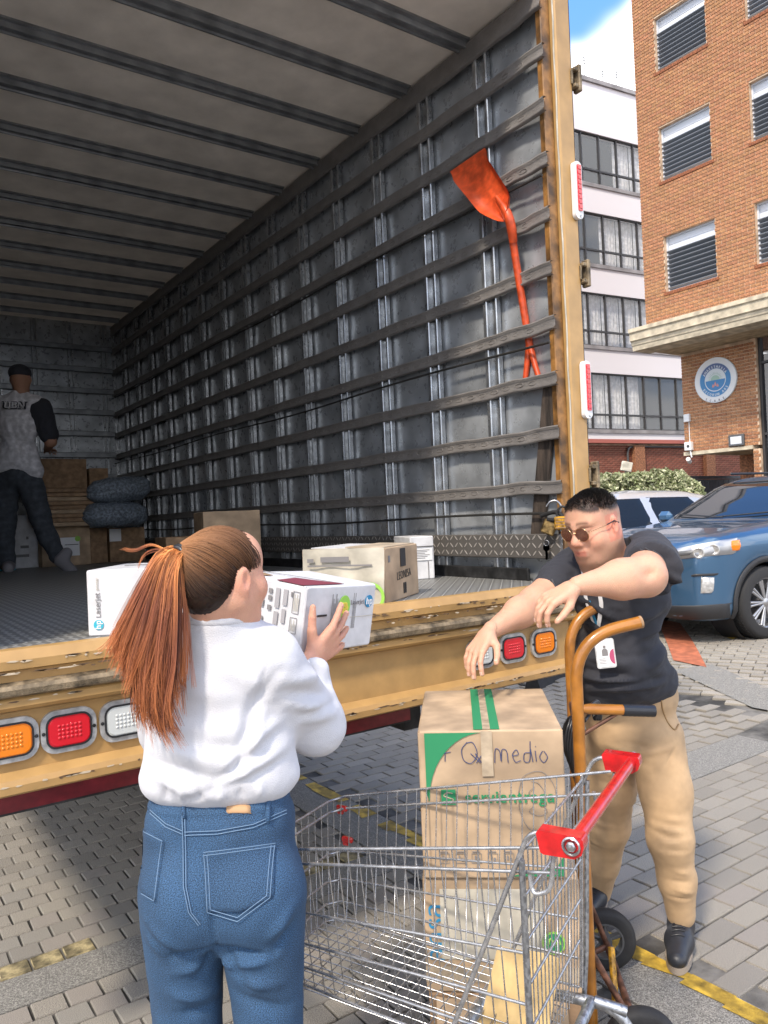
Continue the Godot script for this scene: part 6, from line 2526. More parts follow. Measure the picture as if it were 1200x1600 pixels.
	for k in 2:
		var c: Vector3 = wf if k == 0 else wn
		var x := Transform3D(Basis(w, d, Vector3.UP), c)
		mb = MB.new()
		mb.lathe(PackedVector2Array([Vector2(0.062, -0.02), Vector2(0.09, -0.024), Vector2(0.102, -0.016), Vector2(0.105, 0.0), Vector2(0.102, 0.016), Vector2(0.09, 0.024), Vector2(0.062, 0.02), Vector2(0.062, -0.02)]), x, 32)
		var wh := part(t, "wheel", mb, "rubber")
		mb = MB.new()
		mb.lathe(PackedVector2Array([Vector2(0.056, -0.02), Vector2(0.066, -0.02), Vector2(0.066, 0.02), Vector2(0.056, 0.02), Vector2(0.056, -0.02)]), x, 28)
		mb.lathe(PackedVector2Array([Vector2(0.0, -0.026), Vector2(0.02, -0.026), Vector2(0.024, 0.0), Vector2(0.02, 0.026), Vector2(0, 0.026)]), x, 18)
		for j in 5:
			var a := TAU * j / 5 + 0.3
			mb.box(c + (w * cos(a) + Vector3.UP * sin(a)) * 0.04, Vector3(0.045, 0.012, 0.026), Basis(w * cos(a) + Vector3.UP * sin(a), -w * sin(a) + Vector3.UP * cos(a), d * -1.0), 0.003)
		part(wh, "rim", mb, "trim_grey")
	for k in 2:
		var q: Vector3 = n0 if k == 0 else f0
		var c: Vector3 = (wn if k == 0 else wf) - d * (0.045 if k == 1 else -0.045)
		mb = MB.new()
		mb.bar(Vector3(q.x, 0.36, q.z), c, 0.0095, 10)
		mb.bar(Vector3(q.x, 0.1, q.z), c, 0.0095, 10)
		part(t, "wheel_brace", mb, "tube_rust")
	mb = MB.new()
	var k0 := spot(955, 1480, 2.45)
	mb.bar(k0, spot(962, 1572, 2.36), 0.011, 10)
	part(t, "kick_bar", mb, "brass_yellow")
	# elastic cord wound on the tubes
	var bc := thing("elastic_cord", "coiled black elastic cord hung on the hand truck's orange tube", "cord", Vector3(n0.x, 0.8, n0.z))
	for k in 7:
		mb = MB.new()
		var pts := PackedVector3Array()
		for j in 14:
			var a := TAU * j / 14
			pts.append(f0.lerp(n0, 0.72) + Vector3(0, 0.985 - 0.1 * (1.0 - cos(a)) * (0.75 + 0.12 * k) , 0) + d * (sin(a) * (0.03 + 0.003 * k) - 0.01) + w * (-0.03 + 0.006 * k + 0.012 * cos(a * 2.0)))
		mb.tube(pts, 0.0042, 6, false, true)
		part(bc, "loop", mb, "tape_black")
	for k in 3:
		mb = MB.new()
		mb.tube(smooth_path(PackedVector3Array([Vector3(n0.x, 1.03, n0.z) + w * 0.02 + d * 0.01 * k, spot(934, 1096 + k * 3, 2.25), spot(938 - k * 4, 1124, 2.26), spot(925, 1112, 2.27), Vector3(n0.x, 1.0, n0.z) + w * 0.018]), 6), 0.005, 6)
		part(bc, "knot", mb, "tape_black")


# ------------------------------------------------------------------ shopping trolley
func build_cart() -> void:
	var A := Vector3(1.074, 1.0, -0.966)
	var B := Vector3(1.497, 1.0, -1.168)
	var c := (A + B) * 0.5
	c.y = 0.0
	var hn := (B - A).normalized()
	var ax := Vector3(-0.43145, 0, -0.90213)
	var at := func(s: float, h: float, q: float) -> Vector3: return c + ax * s + hn * q + Vector3(0, h, 0)
	var t := thing("shopping_trolley", "empty wire shopping trolley with a red handle in front of the boxes", "trolley", c)
	var rim := func(s: float) -> float: return 0.985 - 0.2 * s
	# half widths of the basket: wide at the handle, narrow at the nose
	var hw := func(s: float, y: float) -> float: return lerpf(0.232, 0.185, s / 0.8) - 0.06 * clampf((rim.call(s) - y) / 0.42, 0.0, 1.0)
	var bot := func(s: float) -> float: return 0.475 + 0.05 * s
	var S0 := 0.125
	var S1 := 0.80
	# heavy rails running round the basket
	var mb: MB
	for k in 6:
		mb = MB.new()
		var pts := PackedVector3Array()
		var s_a := 0.045 if k < 2 else S0
		for side in [-1.0, 1.0]:
			var seq := [0.0, 0.25, 0.5, 0.72] if side < 0 else [0.72, 0.5, 0.25, 0.0]
			for u in seq:
				var s: float = s_a + (S1 - s_a) * u / 0.72
				s = minf(s, S1 - 0.03) if u == 0.72 else s
				var y: float = lerpf(rim.call(s), bot.call(s), [0.0, 0.1, 0.45, 0.68, 0.86, 1.0][k])
				pts.append(at.call(s, y, side * hw.call(s, y)))
			if side < 0:
				var y2: float = lerpf(rim.call(S1), bot.call(S1), [0.0, 0.1, 0.45, 0.68, 0.86, 1.0][k])
				var w2: float = hw.call(S1, y2)
				pts.append(at.call(S1, y2, -w2 + 0.035))
				pts.append(at.call(S1, y2, w2 - 0.035))
		mb.tube(pts, 0.0037 if k < 2 else 0.0033, 8)
		part(t, "basket_rail", mb, "wire")
	# upright wires of sides and nose, running on under the floor
	var n := 22
	for k in n + 1:
		var s := lerpf(S0 + 0.02, S1 - 0.02, k / float(n))
		mb = MB.new()
		var pts := PackedVector3Array()
		for side in [-1.0, 1.0]:
			var ys := [0.0, 0.5, 1.0]
			if side > 0:
				ys.reverse()
			for u in ys:
				var y: float = lerpf(rim.call(s), bot.call(s), u)
				pts.append(at.call(s, y, side * (hw.call(s, y) - 0.004)))
		mb.tube(pts, 0.0015, 5)
		part(t, "basket_wire", mb, "wire")
	for k in 12:
		mb = MB.new()
		var q := lerpf(-0.155, 0.155, k / 11.0)
		mb.tube(PackedVector3Array([at.call(S1 - 0.002, rim.call(S1), q * 1.1), at.call(S1, bot.call(S1), q), at.call(S0, bot.call(S0) + 0.003, q)]), 0.0015, 5)
		part(t, "floor_wire", mb, "wire")
	# the hinged rear panel
	for k in 16:
		mb = MB.new()
		var q := lerpf(-0.205, 0.205, k / 15.0)
		mb.tube(PackedVector3Array([at.call(S0 - 0.012, 0.955, q), at.call(S0, 0.48, q * 0.82)]), 0.0015, 5)
		part(t, "panel_wire", mb, "wire")
	for k in 5:
		mb = MB.new()
		var y := 0.95 - k * 0.09
		var w2 := 0.215 - 0.012 * k
		mb.tube(PackedVector3Array([at.call(S0 - 0.012 + k * 0.002, y, -w2), at.call(S0 - 0.012 + k * 0.002, y, w2)]), 0.003, 6)
		part(t, "panel_bar", mb, "wire")
	for side in [-1.0, 1.0]:
		mb = MB.new()
		mb.tube(PackedVector3Array([at.call(S0 - 0.012, 0.96, side * 0.222), at.call(S0, 0.47, side * 0.185)]), 0.004, 8)
		part(t, "panel_upright", mb, "wire")
		# handle stays: out of the clamp, over, and down to the chassis
		mb = MB.new()
		mb.tube(bent(PackedVector3Array([at.call(0.0, 1.0, side * 0.238), at.call(0.085, 1.008, side * 0.238), at.call(0.34, 0.42, side * 0.2), at.call(0.38, 0.3, side * 0.18)]), 0.035), 0.0052, 8)
		part(t, "handle_stay", mb, "wire")
		mb = MB.new()
		mb.tube(bent(PackedVector3Array([at.call(0.04, 0.97, side * 0.24), at.call(0.05, 0.90, side * 0.243), at.call(0.085, 0.885, side * 0.24), at.call(0.09, 0.92, side * 0.236)]), 0.015), 0.0045, 8)
		part(t, "hook", mb, "wire")
		mb = MB.new()
		mb.tube(PackedVector3Array([at.call(0.105, 0.945, side * 0.236), at.call(0.115, 0.55, side * 0.2), at.call(0.13, 0.36, side * 0.19)]), 0.006, 8)
		part(t, "upright", mb, "zinc_tube")
		# chassis tubes
		mb = MB.new()
		mb.tube(bent(PackedVector3Array([at.call(0.74, 0.17, side * 0.14), at.call(0.42, 0.28, side * 0.155), at.call(0.34, 0.43, side * 0.16), at.call(0.10, 0.455, side * 0.17), at.call(0.015, 0.44, side * 0.185), at.call(0.0, 0.14, side * 0.2)]), 0.08, 6), 0.0125, 12)
		part(t, "chassis_tube", mb, "zinc_tube")
		for s in [0.74, 0.0]:
			var wc: Vector3 = at.call(s + 0.02, 0.062, side * (0.14 if s > 0.1 else 0.2))
			mb = MB.new()
			mb.lathe(PackedVector2Array([Vector2(0, -0.016), Vector2(0.05, -0.016), Vector2(0.06, -0.01), Vector2(0.062, 0), Vector2(0.06, 0.01), Vector2(0.05, 0.016), Vector2(0, 0.016)]), Transform3D(Basis(ax, hn, ax.cross(hn)), wc), 24)
			var wh := part(t, "caster_wheel", mb, "rubber")
			mb = MB.new()
			for z in [-0.02, 0.02]:
				mb.box(wc + hn * z + Vector3(0, 0.035, 0), Vector3(0.03, 0.1, 0.004), Basis(ax, Vector3.UP, ax.cross(Vector3.UP)), 0.001)
			mb.box(wc + Vector3(0, 0.085, 0), Vector3(0.04, 0.012, 0.045), Basis(ax, Vector3.UP, ax.cross(Vector3.UP)), 0.002)
			part(wh, "fork", mb, "zinc_tube")
	mb = MB.new()
	mb.tube(PackedVector3Array([at.call(0.34, 0.43, -0.16), at.call(0.34, 0.43, 0.16)]), 0.0125, 12)
	part(t, "chassis_cross_tube", mb, "zinc_tube")
	mb = MB.new()
	mb.tube(PackedVector3Array([at.call(0.10, 0.452, -0.17), at.call(0.10, 0.452, 0.17)]), 0.0125, 12)
	part(t, "chassis_cross_tube", mb, "zinc_tube")
	# handle with its clamps
	mb = MB.new()
	mb.tube(PackedVector3Array([A + hn * -0.012, B + hn * 0.012]), 0.0128, 18)
	part(t, "handle", mb, "cart_red")
	for k in 2:
		var e: Vector3 = A if k == 0 else B
		var sg := -1.0 if k == 0 else 1.0
		mb = MB.new()
		var prof := PackedVector2Array([Vector2(-0.016, 0.0165), Vector2(0.062, 0.018), Vector2(0.066, 0.012), Vector2(0.059, -0.022), Vector2(0.053, -0.025), Vector2(-0.004, -0.024), Vector2(-0.017, -0.015), Vector2(-0.022, 0.0), Vector2(-0.02, 0.011)])
		mb.prism(prof, Transform3D(Basis(ax, Vector3.UP, ax.cross(Vector3.UP)), e + hn * (0.012 * sg) - ax.cross(Vector3.UP) * 0.016), 0.032, true)
		var cl := part(t, "handle_clamp", mb, "cart_red")
		mb = MB.new()
		var out := hn * sg
		var xb := Transform3D(Basis(ax, out, ax.cross(out)), e + out * 0.026)
		mb.lathe(PackedVector2Array([Vector2(0.0125, 0), Vector2(0.0165, 0.003), Vector2(0.0172, 0.007), Vector2(0.0145, 0.009), Vector2(0.0125, 0.005)]), xb, 24)
		part(cl, "collar", mb, "wire")
		mb = MB.new()
		mb.lathe(PackedVector2Array([Vector2(0.0095, 0), Vector2(0.0095, 0.009), Vector2(0.007, 0.012), Vector2(0, 0.0135)]), xb, 6, false)
		part(cl, "bolt", mb, "steel")
	# red clips and the coin lock
	for q in [[0.78, 0.0, 0.1], [0.76, 0.2, 0.36]]:
		mb = MB.new()
		var s: float = q[0]
		var y: float = lerpf(rim.call(s), bot.call(s), q[2])
		mb.box(at.call(s, y, hw.call(s, y) + 0.002), Vector3(0.036, 0.016, 0.012), Basis(ax, Vector3.UP, ax.cross(Vector3.UP)), 0.004)
		mb.box(at.call(s + 0.008, y - 0.01, hw.call(s, y) + 0.006), Vector3(0.02, 0.018, 0.01), Basis(ax, Vector3.UP, ax.cross(Vector3.UP)), 0.003)
		part(t, "red_clip", mb, "cart_red")
	mb = MB.new()
	mb.box(at.call(S1 + 0.004, 0.785, -0.03), Vector3(0.004, 0.05, 0.06), Basis(ax, Vector3.UP, ax.cross(Vector3.UP)), 0.001)
	part(t, "label_plate", mb, "card_cream")
	# folded yellow card lying low in the trolley
	var fl := thing("cardboard_piece", "bent piece of yellowish cardboard lying in the bottom of the trolley", "cardboard", at.call(0.14, 0.57, 0.0))
	mb = MB.new()
	var rows := []
	for a in 9:
		var r := []
		for q in 9:
			r.append(at.call(0.14 + a * 0.019, 0.485 + 0.004 * sin(a * 0.7) + 0.10 * clampf((q - 4.0) / 4.0, 0.0, 1.0), -0.14 + q * 0.028))
		rows.append(r)
	mb.grid(rows, true)
	part(fl, "sheet", mb, "card_yellow")
# ------------------------------------------------------------------ people
const SKIN_W := Color(0.56, 0.30, 0.205)
const SKIN_M := Color(0.60, 0.335, 0.225)


# blobs of a hand: y runs from the wrist to the fingers, z out of the back of the hand, x towards the thumb
func hand_blobs(f: Field, fr: Transform3D, curl: Array, spread: float, thumb: Array, s := 1.0) -> Array:
	var tips := []
	var kx := [0.033, 0.011, -0.011, -0.031]
	var ky := [0.089, 0.094, 0.088, 0.078]
	var len := [0.070, 0.078, 0.073, 0.057]
	f.cap(fr * Vector3(0.0, -0.02, 0) , fr * Vector3(0, 0.012, 0), 0.026 * s, 0.027 * s, 0.012, fr.basis.z, 0.78)
	for k in 4:
		var base := Vector3(kx[k] * 0.55, 0.012, 0.0) * s
		var kn := Vector3(kx[k], ky[k], 0.004) * s
		f.cap(fr * base, fr * kn, 0.0155 * s, 0.0115 * s, 0.011)
		var a: float = spread * (1.5 - k) * 0.12
		var dir := Vector3(sin(a), cos(a), 0)
		var p := kn
		var ang := 0.0
		var seg := [0.46, 0.30, 0.24]
		for j in 3:
			ang += curl[k] * [0.75, 1.0, 0.7][j]
			var dd := (Vector3(dir.x, dir.y, 0) * cos(ang) + Vector3(0, 0, -1) * sin(ang)).normalized()
			var q: Vector3 = p + dd * (len[k] * seg[j] * s)
			var r0: float = [0.0098, 0.0088, 0.0080][j] * s
			var r1: float = [0.0090, 0.0081, 0.0066][j] * s
			f.cap(fr * p, fr * q, r0, r1, 0.0025)
			if j == 2:
				tips.append([fr * (p + dd * (len[k] * seg[2] * s * 0.75)), fr.basis * dd, fr.basis * (Vector3(0, 0, 1) * cos(ang) + Vector3(dir.x, dir.y, 0) * sin(ang))])
			p = q
	# thumb
	var t0 := Vector3(0.016, 0.014, -0.006) * s
	var out: Vector3 = Vector3(thumb[0], thumb[1], thumb[2]).normalized()
	var t1 := t0 + (out * 0.043 + Vector3(0.004, 0, 0)) * s
	var o2 := out.lerp(Vector3(0.0, 1.0, -0.1), thumb[3]).normalized()
	var t2 := t1 + o2 * 0.034 * s
	var o3 := out.lerp(Vector3(-0.1, 1.0, -0.15), thumb[3] * 1.4).normalized()
	var t3 := t2 + o3 * 0.026 * s
	f.cap(fr * t0, fr * t1, 0.0165 * s, 0.0125 * s, 0.012)
	f.cap(fr * t1, fr * t2, 0.0115 * s, 0.0102 * s, 0.004)
	f.cap(fr * t2, fr * t3, 0.0102 * s, 0.008 * s, 0.003)
	tips.append([fr * (t2 + o3 * 0.018 * s), fr.basis * o3, fr.basis * Vector3(0.35, 0, 1).normalized()])
	return tips


func nails(root: Node3D, tips: Array, m: Variant, s := 1.0) -> void:
	for q in tips:
		var mb := MB.new()
		var up: Vector3 = (q[2] - q[1] * q[2].dot(q[1])).normalized()
		var b := Basis(up.cross(q[1]).normalized(), q[1], up)
		if b.determinant() < 0:
			b.x = -b.x
		mb.box(q[0] + up * 0.0066 * s, Vector3(0.0095 * s, 0.011 * s, 0.0022), b, 0.001)
		part(root, "nail", mb, m)


func skin_tint(base: Color, seed_: int) -> Callable:
	var fn := FastNoiseLite.new()
	fn.seed = seed_
	fn.frequency = 22.0
	var f2 := FastNoiseLite.new()
	f2.seed = seed_ + 1
	f2.frequency = 140.0
	return func(p: Vector3, _n: Vector3) -> Color:
		var v := 1.0 + 0.07 * fn.get_noise_3d(p.x, p.y, p.z) + 0.05 * f2.get_noise_3d(p.x, p.y, p.z)
		return Color(base.r * v, base.g * v * (1.0 - 0.04 * fn.get_noise_3d(p.y, p.z, p.x)), base.b * v)


# folds: [x, y, x2, y2, width, height] in the plane of two axes, on the side that faces `side`
func fold_bend(o: Vector3, ax: Vector3, ay: Vector3, side: Vector3, folds: Array, rough: float, freq: Vector3, seed_: int) -> Callable:
	var fn := FastNoiseLite.new()
	fn.seed = seed_
	fn.frequency = 1.0
	fn.fractal_octaves = 3
	return func(p: Vector3, n: Vector3) -> float:
		var d := p - o
		var q := Vector2(d.dot(ax), d.dot(ay))
		var e := rough * fn.get_noise_3d(p.x * freq.x, p.y * freq.y, p.z * freq.z)
		var w := smoothstep(-0.1, 0.35, n.dot(side))
		if w > 0.0:
			for f in folds:
				var a := Vector2(f[0], f[1])
				var b := Vector2(f[2], f[3])
				var t := clampf((q - a).dot(b - a) / maxf((b - a).length_squared(), 1e-6), 0.0, 1.0)
				var s := (q - a.lerp(b, t))
				var ds = s.length_squared() / (f[4] * f[4])
				if ds < 9.0:
					e += w * f[5] * exp(-ds) * (0.25 + 0.75 * sin(PI * clampf(t, 0.04, 0.96)))
		return e


# a tuft: many thin hairs between guide lines, each a narrow tube
func strands(mb: MB, guides: Array, count: int, r: RandomNumberGenerator, wide: float, col: Callable, steps := 14, thick := 0.0009) -> void:
	var clump := []
	for k in maxi(1, count / 17):
		var gi := r.randi() % guides.size()
		clump.append([gi, r.randi() % guides.size(), r.randf() * 0.6, Vector3(r.randfn(), r.randfn(), r.randfn()) * wide, clampf(r.randf() * 0.7 + 0.3 * (1.0 if gi < 2 or gi == 6 else 0.0), 0.0, 1.0), r.randf_range(0.84, 1.0)])
	for k in count:
		var cl: Array = clump[r.randi() % clump.size()]
		var g: PackedVector3Array = guides[cl[0]]
		var g2: PackedVector3Array = guides[cl[1]]
		var mix: float = cl[2]
		var off: Vector3 = cl[3] + Vector3(r.randfn(), r.randfn(), r.randfn()) * wide * 0.36
		var ph: float = cl[4] * TAU + r.randf() * 0.7
		var cut: float = cl[5] * r.randf_range(0.9, 1.0)
		var pts := PackedVector3Array()
		var rs := []
		for j in steps:
			var t := float(j) / (steps - 1) * cut
			var u := t * (g.size() - 1)
			var a := mini(int(u), g.size() - 2)
			var p := g[a].lerp(g[a + 1], u - a).lerp(g2[a].lerp(g2[a + 1], u - a), mix)
			var loose := 0.25 + 0.55 * minf(t * 6.0, 1.0) + 0.6 * t * t
			p += off * loose + Vector3(sin(ph + t * 5.0), 0.3 * sin(ph * 2.0 + t * 7.0), cos(ph + t * 4.0)) * 0.004 * t
			pts.append(p)
			rs.append(thick * (1.0 - 0.65 * t))
		mb.col = col.call(clampf(cl[4] * 0.65 + r.randf() * 0.35, 0.0, 1.0), k)
		var f0 := mb.v.size()
		mb.tube(pts, rs, 4, false)
		# colour along the hair
		for j in range(f0, mb.v.size()):
			var t := float((j - f0) / 5) / (steps - 1)
			mb.c[j] = col.call(mb.col.a, t)
	mb.col = Color.WHITE


func build_woman() -> void:
	var D := 1.68
	var base := spot(345, 1930, 1.70)
	base.y = 0.0
	var w := thing("person", "person with long reddish ponytail, white sweatshirt and blue jeans, lifting a white box", "person", base)
	var rt := cam.basis.x
	var fw := -cam.basis.z
	fw.y = 0
	fw = fw.normalized()
	rt = fw.cross(Vector3.UP)
	var back := -fw
	# ---- head
	var hc := spot(349, 898, 1.66)
	var hz := (rt * 0.68 + fw * 0.73 + Vector3(0, -0.04, 0)).normalized()
	var hx := Vector3.UP.cross(hz).normalized()
	var hy := hz.cross(hx).normalized()
	var hb := Basis(hx, hy, hz)     # x to her left, y up, z where she looks
	var H := func(x: float, y: float, z: float) -> Vector3: return hc + hb * Vector3(x, y, z)
	var f := Field.new()
	f.ell(H.call(0, 0.020, -0.006), Vector3(0.071, 0.080, 0.085), hb, 0.02)
	f.ell(H.call(0, -0.045, 0.022), Vector3(0.062, 0.072, 0.066), hb, 0.04)
	f.ell(H.call(0, -0.092, 0.05), Vector3(0.03, 0.024, 0.026), hb, 0.03)
	f.ell(H.call(0, 0.042, 0.046), Vector3(0.054, 0.045, 0.033), hb, 0.03)
	for s in [-1.0, 1.0]:
		f.ell(H.call(s * 0.038, -0.03, 0.055), Vector3(0.028, 0.026, 0.024), hb, 0.025)
		f.cap(H.call(s * 0.052, -0.055, 0.0), H.call(s * 0.02, -0.098, 0.05), 0.02, 0.018, 0.03)
		f.ell(H.call(s * 0.03, 0.005, 0.082), Vector3(0.017, 0.011, 0.014), hb, 0.012, true)
		f.ell(H.call(s * 0.03, 0.004, 0.070), Vector3(0.012, 0.012, 0.012), hb, 0.003)
		# ears: rim, bowl, lobe
		f.ell(H.call(s * 0.074, -0.012, -0.004), Vector3(0.010, 0.031, 0.019), hb * Basis(Vector3.UP, s * 0.45), 0.006)
		f.ell(H.call(s * 0.084, -0.008, 0.002), Vector3(0.007, 0.018, 0.009), hb * Basis(Vector3.UP, s * 0.45), 0.006, true)
		f.ell(H.call(s * 0.073, -0.040, 0.004), Vector3(0.007, 0.009, 0.008), hb, 0.006)
	f.cap(H.call(0, 0.012, 0.084), H.call(0, -0.028, 0.102), 0.008, 0.012, 0.012)
	f.ell(H.call(0, -0.03, 0.098), Vector3(0.016, 0.011, 0.013), hb, 0.01)
	f.cap(H.call(-0.018, -0.060, 0.082), H.call(0.018, -0.060, 0.082), 0.006, 0.006, 0.008)
	f.cap(H.call(-0.016, -0.070, 0.080), H.call(0.016, -0.070, 0.080), 0.007, 0.007, 0.008)
	# neck
	var neck0: Vector3 = H.call(0.0, -0.05, -0.03)
	var neck1 := spot(345, 1030, 1.70)
	f.cap(neck0, neck1, 0.050, 0.054, 0.035)
	f.fill(0.0042)
	var sk := skin_tint(SKIN_W, 3)
	var ear_r: Vector3 = H.call(-0.078, -0.012, -0.004)
	var face := func(p: Vector3, n: Vector3) -> Color:
		var c: Color = sk.call(p, n)
		var l: Vector3 = hb.inverse() * (p - hc)
		c = c.lerp(Color(0.62, 0.22, 0.15), 0.30 * exp(-p.distance_squared_to(ear_r) / 0.0009))
		c = c.lerp(Color(0.60, 0.22, 0.15), 0.35 * exp(-(pow(absf(l.x) - 0.045, 2) + pow(l.y + 0.03, 2) + pow(l.z - 0.06, 2)) / 0.0011))
		if absf(l.x) < 0.024 and absf(l.y + 0.065) < 0.011 and l.z > 0.07:
			c = c.lerp(Color(0.45, 0.12, 0.11), 0.7)
		return c
	var skin := MB.new()
	f.mesh(null, face, 1, skin)
	# ---- right hand on the carton's near face, with its wrist
	var n_face := (held.basis * Vector3(0, 0, -1)).normalized()
	var hx_ := held.basis.x.normalized()
	var hy_ := held.basis.y.normalized()
	var wr := held * Vector3(0.012, 0.0, -0.034)
	var hd := (hy_ * 0.52 + hx_ * 0.85).normalized()
	var hn := (n_face * 0.97 + hd * -0.18).normalized()
	hn = (hn - hd * hn.dot(hd)).normalized()
	# a right hand seen from its back: the thumb points to the left of the picture
	var tx := hd.cross(hn).normalized()
	if tx.dot(hy_) < 0:
		tx = -tx
	var hf := Transform3D(Basis(tx, hd, hn), wr)
	var hfield := Field.new()
	var tips := hand_blobs(hfield, hf, [0.10, 0.14, 0.18, 0.24], 2.3, [0.93, 0.42, -0.10, 0.12], 0.98)
	var el := spot(492, 1128, 1.83)
	hfield.cap(hf * Vector3(0, -0.02, 0), hf * Vector3(0, -0.02, 0) + (el - wr).normalized() * 0.10, 0.025, 0.030, 0.012)
	hfield.fill(0.0032)
	hfield.mesh(null, skin_tint(Color(0.55, 0.28, 0.19), 8), 1, skin)
	# left hand under the far lower edge
	var wl := held * Vector3(-0.03, -0.02, 0.16)
	var hl := Transform3D(Basis((held.basis.z).normalized(), hx_, (held.basis.z).normalized().cross(hx_)).orthonormalized(), wl)
	var lf := Field.new()
	hand_blobs(lf, hl, [0.2, 0.2, 0.2, 0.25], 1.0, [0.6, 0.7, 0.1, 0.3], 0.98)
	lf.fill(0.004)
	lf.mesh(null, skin_tint(SKIN_W, 9), 1, skin)
	# trunk and limbs beneath the clothes
	var sh_r := spot(428, 1036, 1.68)
	var sh_l := spot(262, 1034, 1.72)
	var el_l := spot(258, 1140, 1.90)
	var bd := Field.new()
	bd.cap(spot(345, 1060, 1.72), spot(345, 1230, 1.72), 0.075, 0.085, 0.05, rt, 1.5)
	bd.ell(spot(345, 1370, 1.72), Vector3(0.14, 0.13, 0.09), Basis(rt, Vector3.UP, back), 0.05)
	bd.cap(spot(345, 1000, 1.70), spot(345, 1060, 1.71), 0.05, 0.07, 0.04)
	bd.chain([sh_r, el, wr.lerp(el, 0.2)], [0.04, 0.035, 0.024], 0.03)
	bd.chain([sh_l, el_l, wl], [0.04, 0.035, 0.024], 0.03)
	var legs := [[spot(296, 1420, 1.72), spot(300, 1650, 1.73), spot(300, 1870, 1.74)], [spot(406, 1420, 1.72), spot(414, 1650, 1.70), spot(416, 1870, 1.71)]]
	for l in legs:
		bd.chain(l, [0.07, 0.045, 0.032], 0.04)
	bd.fill(0.014)
	bd.mesh(null, sk, 1, skin)
	part(w, "body", skin, "skin")
	nails(w, tips, mat("nail_w", lin(0.62, 0.34, 0.26), 0.3), 0.98)
	# ---- sweatshirt
	var sw := Field.new()
	var B := Basis(rt, Vector3.UP, back)
	sw.ell(spot(345, 1100, 1.71), Vector3(0.158, 0.165, 0.112), B, 0.05)
	sw.cap(spot(290, 1032, 1.70), spot(404, 1030, 1.69), 0.072, 0.074, 0.06)
	sw.cap(spot(345, 992, 1.69), spot(345, 1030, 1.70), 0.062, 0.085, 0.045)
	sw.ell(spot(343, 1175, 1.71), Vector3(0.160, 0.115, 0.122), B, 0.06)
	sw.cap(spot(282, 1215, 1.71), spot(404, 1212, 1.71), 0.086, 0.088, 0.05, Vector3.UP, 0.62)
	sw.cap(sh_r + rt * -0.012, el, 0.076, 0.064, 0.035)
	sw.ell(el + Vector3(0, -0.018, 0) + rt * 0.004, Vector3(0.064, 0.06, 0.064), B, 0.03)
	sw.cap(el, wr.lerp(el, 0.30), 0.062, 0.040, 0.03)
	sw.cap(wr.lerp(el, 0.40), wr.lerp(el, 0.24), 0.036, 0.032, 0.012)
	sw.cap(sh_l, el_l, 0.075, 0.06, 0.05)
	sw.cap(el_l, wl.lerp(el_l, 0.15), 0.058, 0.034, 0.03)
	# open neck: hollow out above the collar
	sw.cap(spot(343, 990, 1.685), spot(343, 966, 1.675), 0.080, 0.072, 0.03)
	sw.ell(spot(343, 935, 1.665), Vector3(0.072, 0.036, 0.072), B * Basis(Vector3.RIGHT, 0.1), 0.008, true)
	sw.fill(0.0075)
	var so := spot(345, 1100, 1.68)
	var folds := [
		[0.085, 0.02, 0.045, -0.12, 0.012, -0.010], [0.10, -0.01, 0.06, -0.13, 0.010, 0.009], [0.135, 0.075, 0.075, 0.0, 0.014, -0.009],
		[0.13, -0.03, 0.03, -0.105, 0.014, 0.009], [0.12, -0.055, 0.0, -0.145, 0.012, -0.008], [0.14, -0.09, -0.02, -0.165, 0.013, 0.009],
		[0.13, -0.115, -0.06, -0.175, 0.010, -0.007], [-0.13, -0.06, 0.02, -0.10, 0.016, 0.008], [-0.14, -0.10, 0.0, -0.13, 0.012, -0.008], [-0.14, -0.125, -0.03, -0.165, 0.013, 0.008],
		[-0.15, -0.03, -0.04, -0.03, 0.02, 0.008], [-0.05, 0.06, 0.05, 0.03, 0.03, 0.006], [0.0, 0.1, 0.09, 0.06, 0.018, 0.005], [-0.02, -0.06, 0.07, -0.08, 0.014, -0.006],
		[0.15, 0.06, 0.235, 0.03, 0.014, 0.008], [0.15, 0.03, 0.24, -0.01, 0.012, -0.008], [0.155, 0.0, 0.235, -0.045, 0.014, 0.009], [0.165, -0.05, 0.25, -0.06, 0.012, 0.007], [0.17, -0.03, 0.25, -0.035, 0.009, -0.006],
		[0.19, 0.06, 0.27, 0.02, 0.01, 0.006], [0.20, 0.10, 0.26, 0.08, 0.008, 0.006], [0.20, 0.085, 0.26, 0.06, 0.008, -0.005],
		[-0.11, -0.185, -0.105, -0.145, 0.008, -0.006], [-0.07, -0.187, -0.07, -0.15, 0.008, 0.005], [-0.03, -0.187, -0.035, -0.155, 0.008, -0.005], [0.01, -0.187, 0.01, -0.15, 0.008, 0.006], [0.05, -0.187, 0.05, -0.155, 0.008, -0.005], [0.09, -0.185, 0.085, -0.15, 0.008, 0.006],
		[0.118, 0.095, 0.085, 0.012, 0.006, -0.0035],
	]
	var swb := fold_bend(so, rt, Vector3.UP, back, folds.map(func(q): return [q[0], q[1], q[2], q[3], q[4], q[5] * 1.3]), 0.0035, Vector3(7, 12, 7), 31)
	part(w, "sweatshirt", sw.mesh(swb, null, 2), "knit_white")
	var mb := MB.new()
	var ring := PackedVector3Array()
	for k in 24:
		var a := TAU * k / 24
		ring.append(spot(343, 961, 1.672) + rt * (cos(a) * 0.066) + fw * (sin(a) * 0.066) + Vector3(0, -0.002 - 0.012 * maxf(0.0, sin(a)), 0))
	mb.tube(ring, 0.0085, 8, false, true, 1.7, Vector3.UP)
	part(w, "collar", mb, "knit_white")
	mb = MB.new()
	var cuffd := (wr - el).normalized()
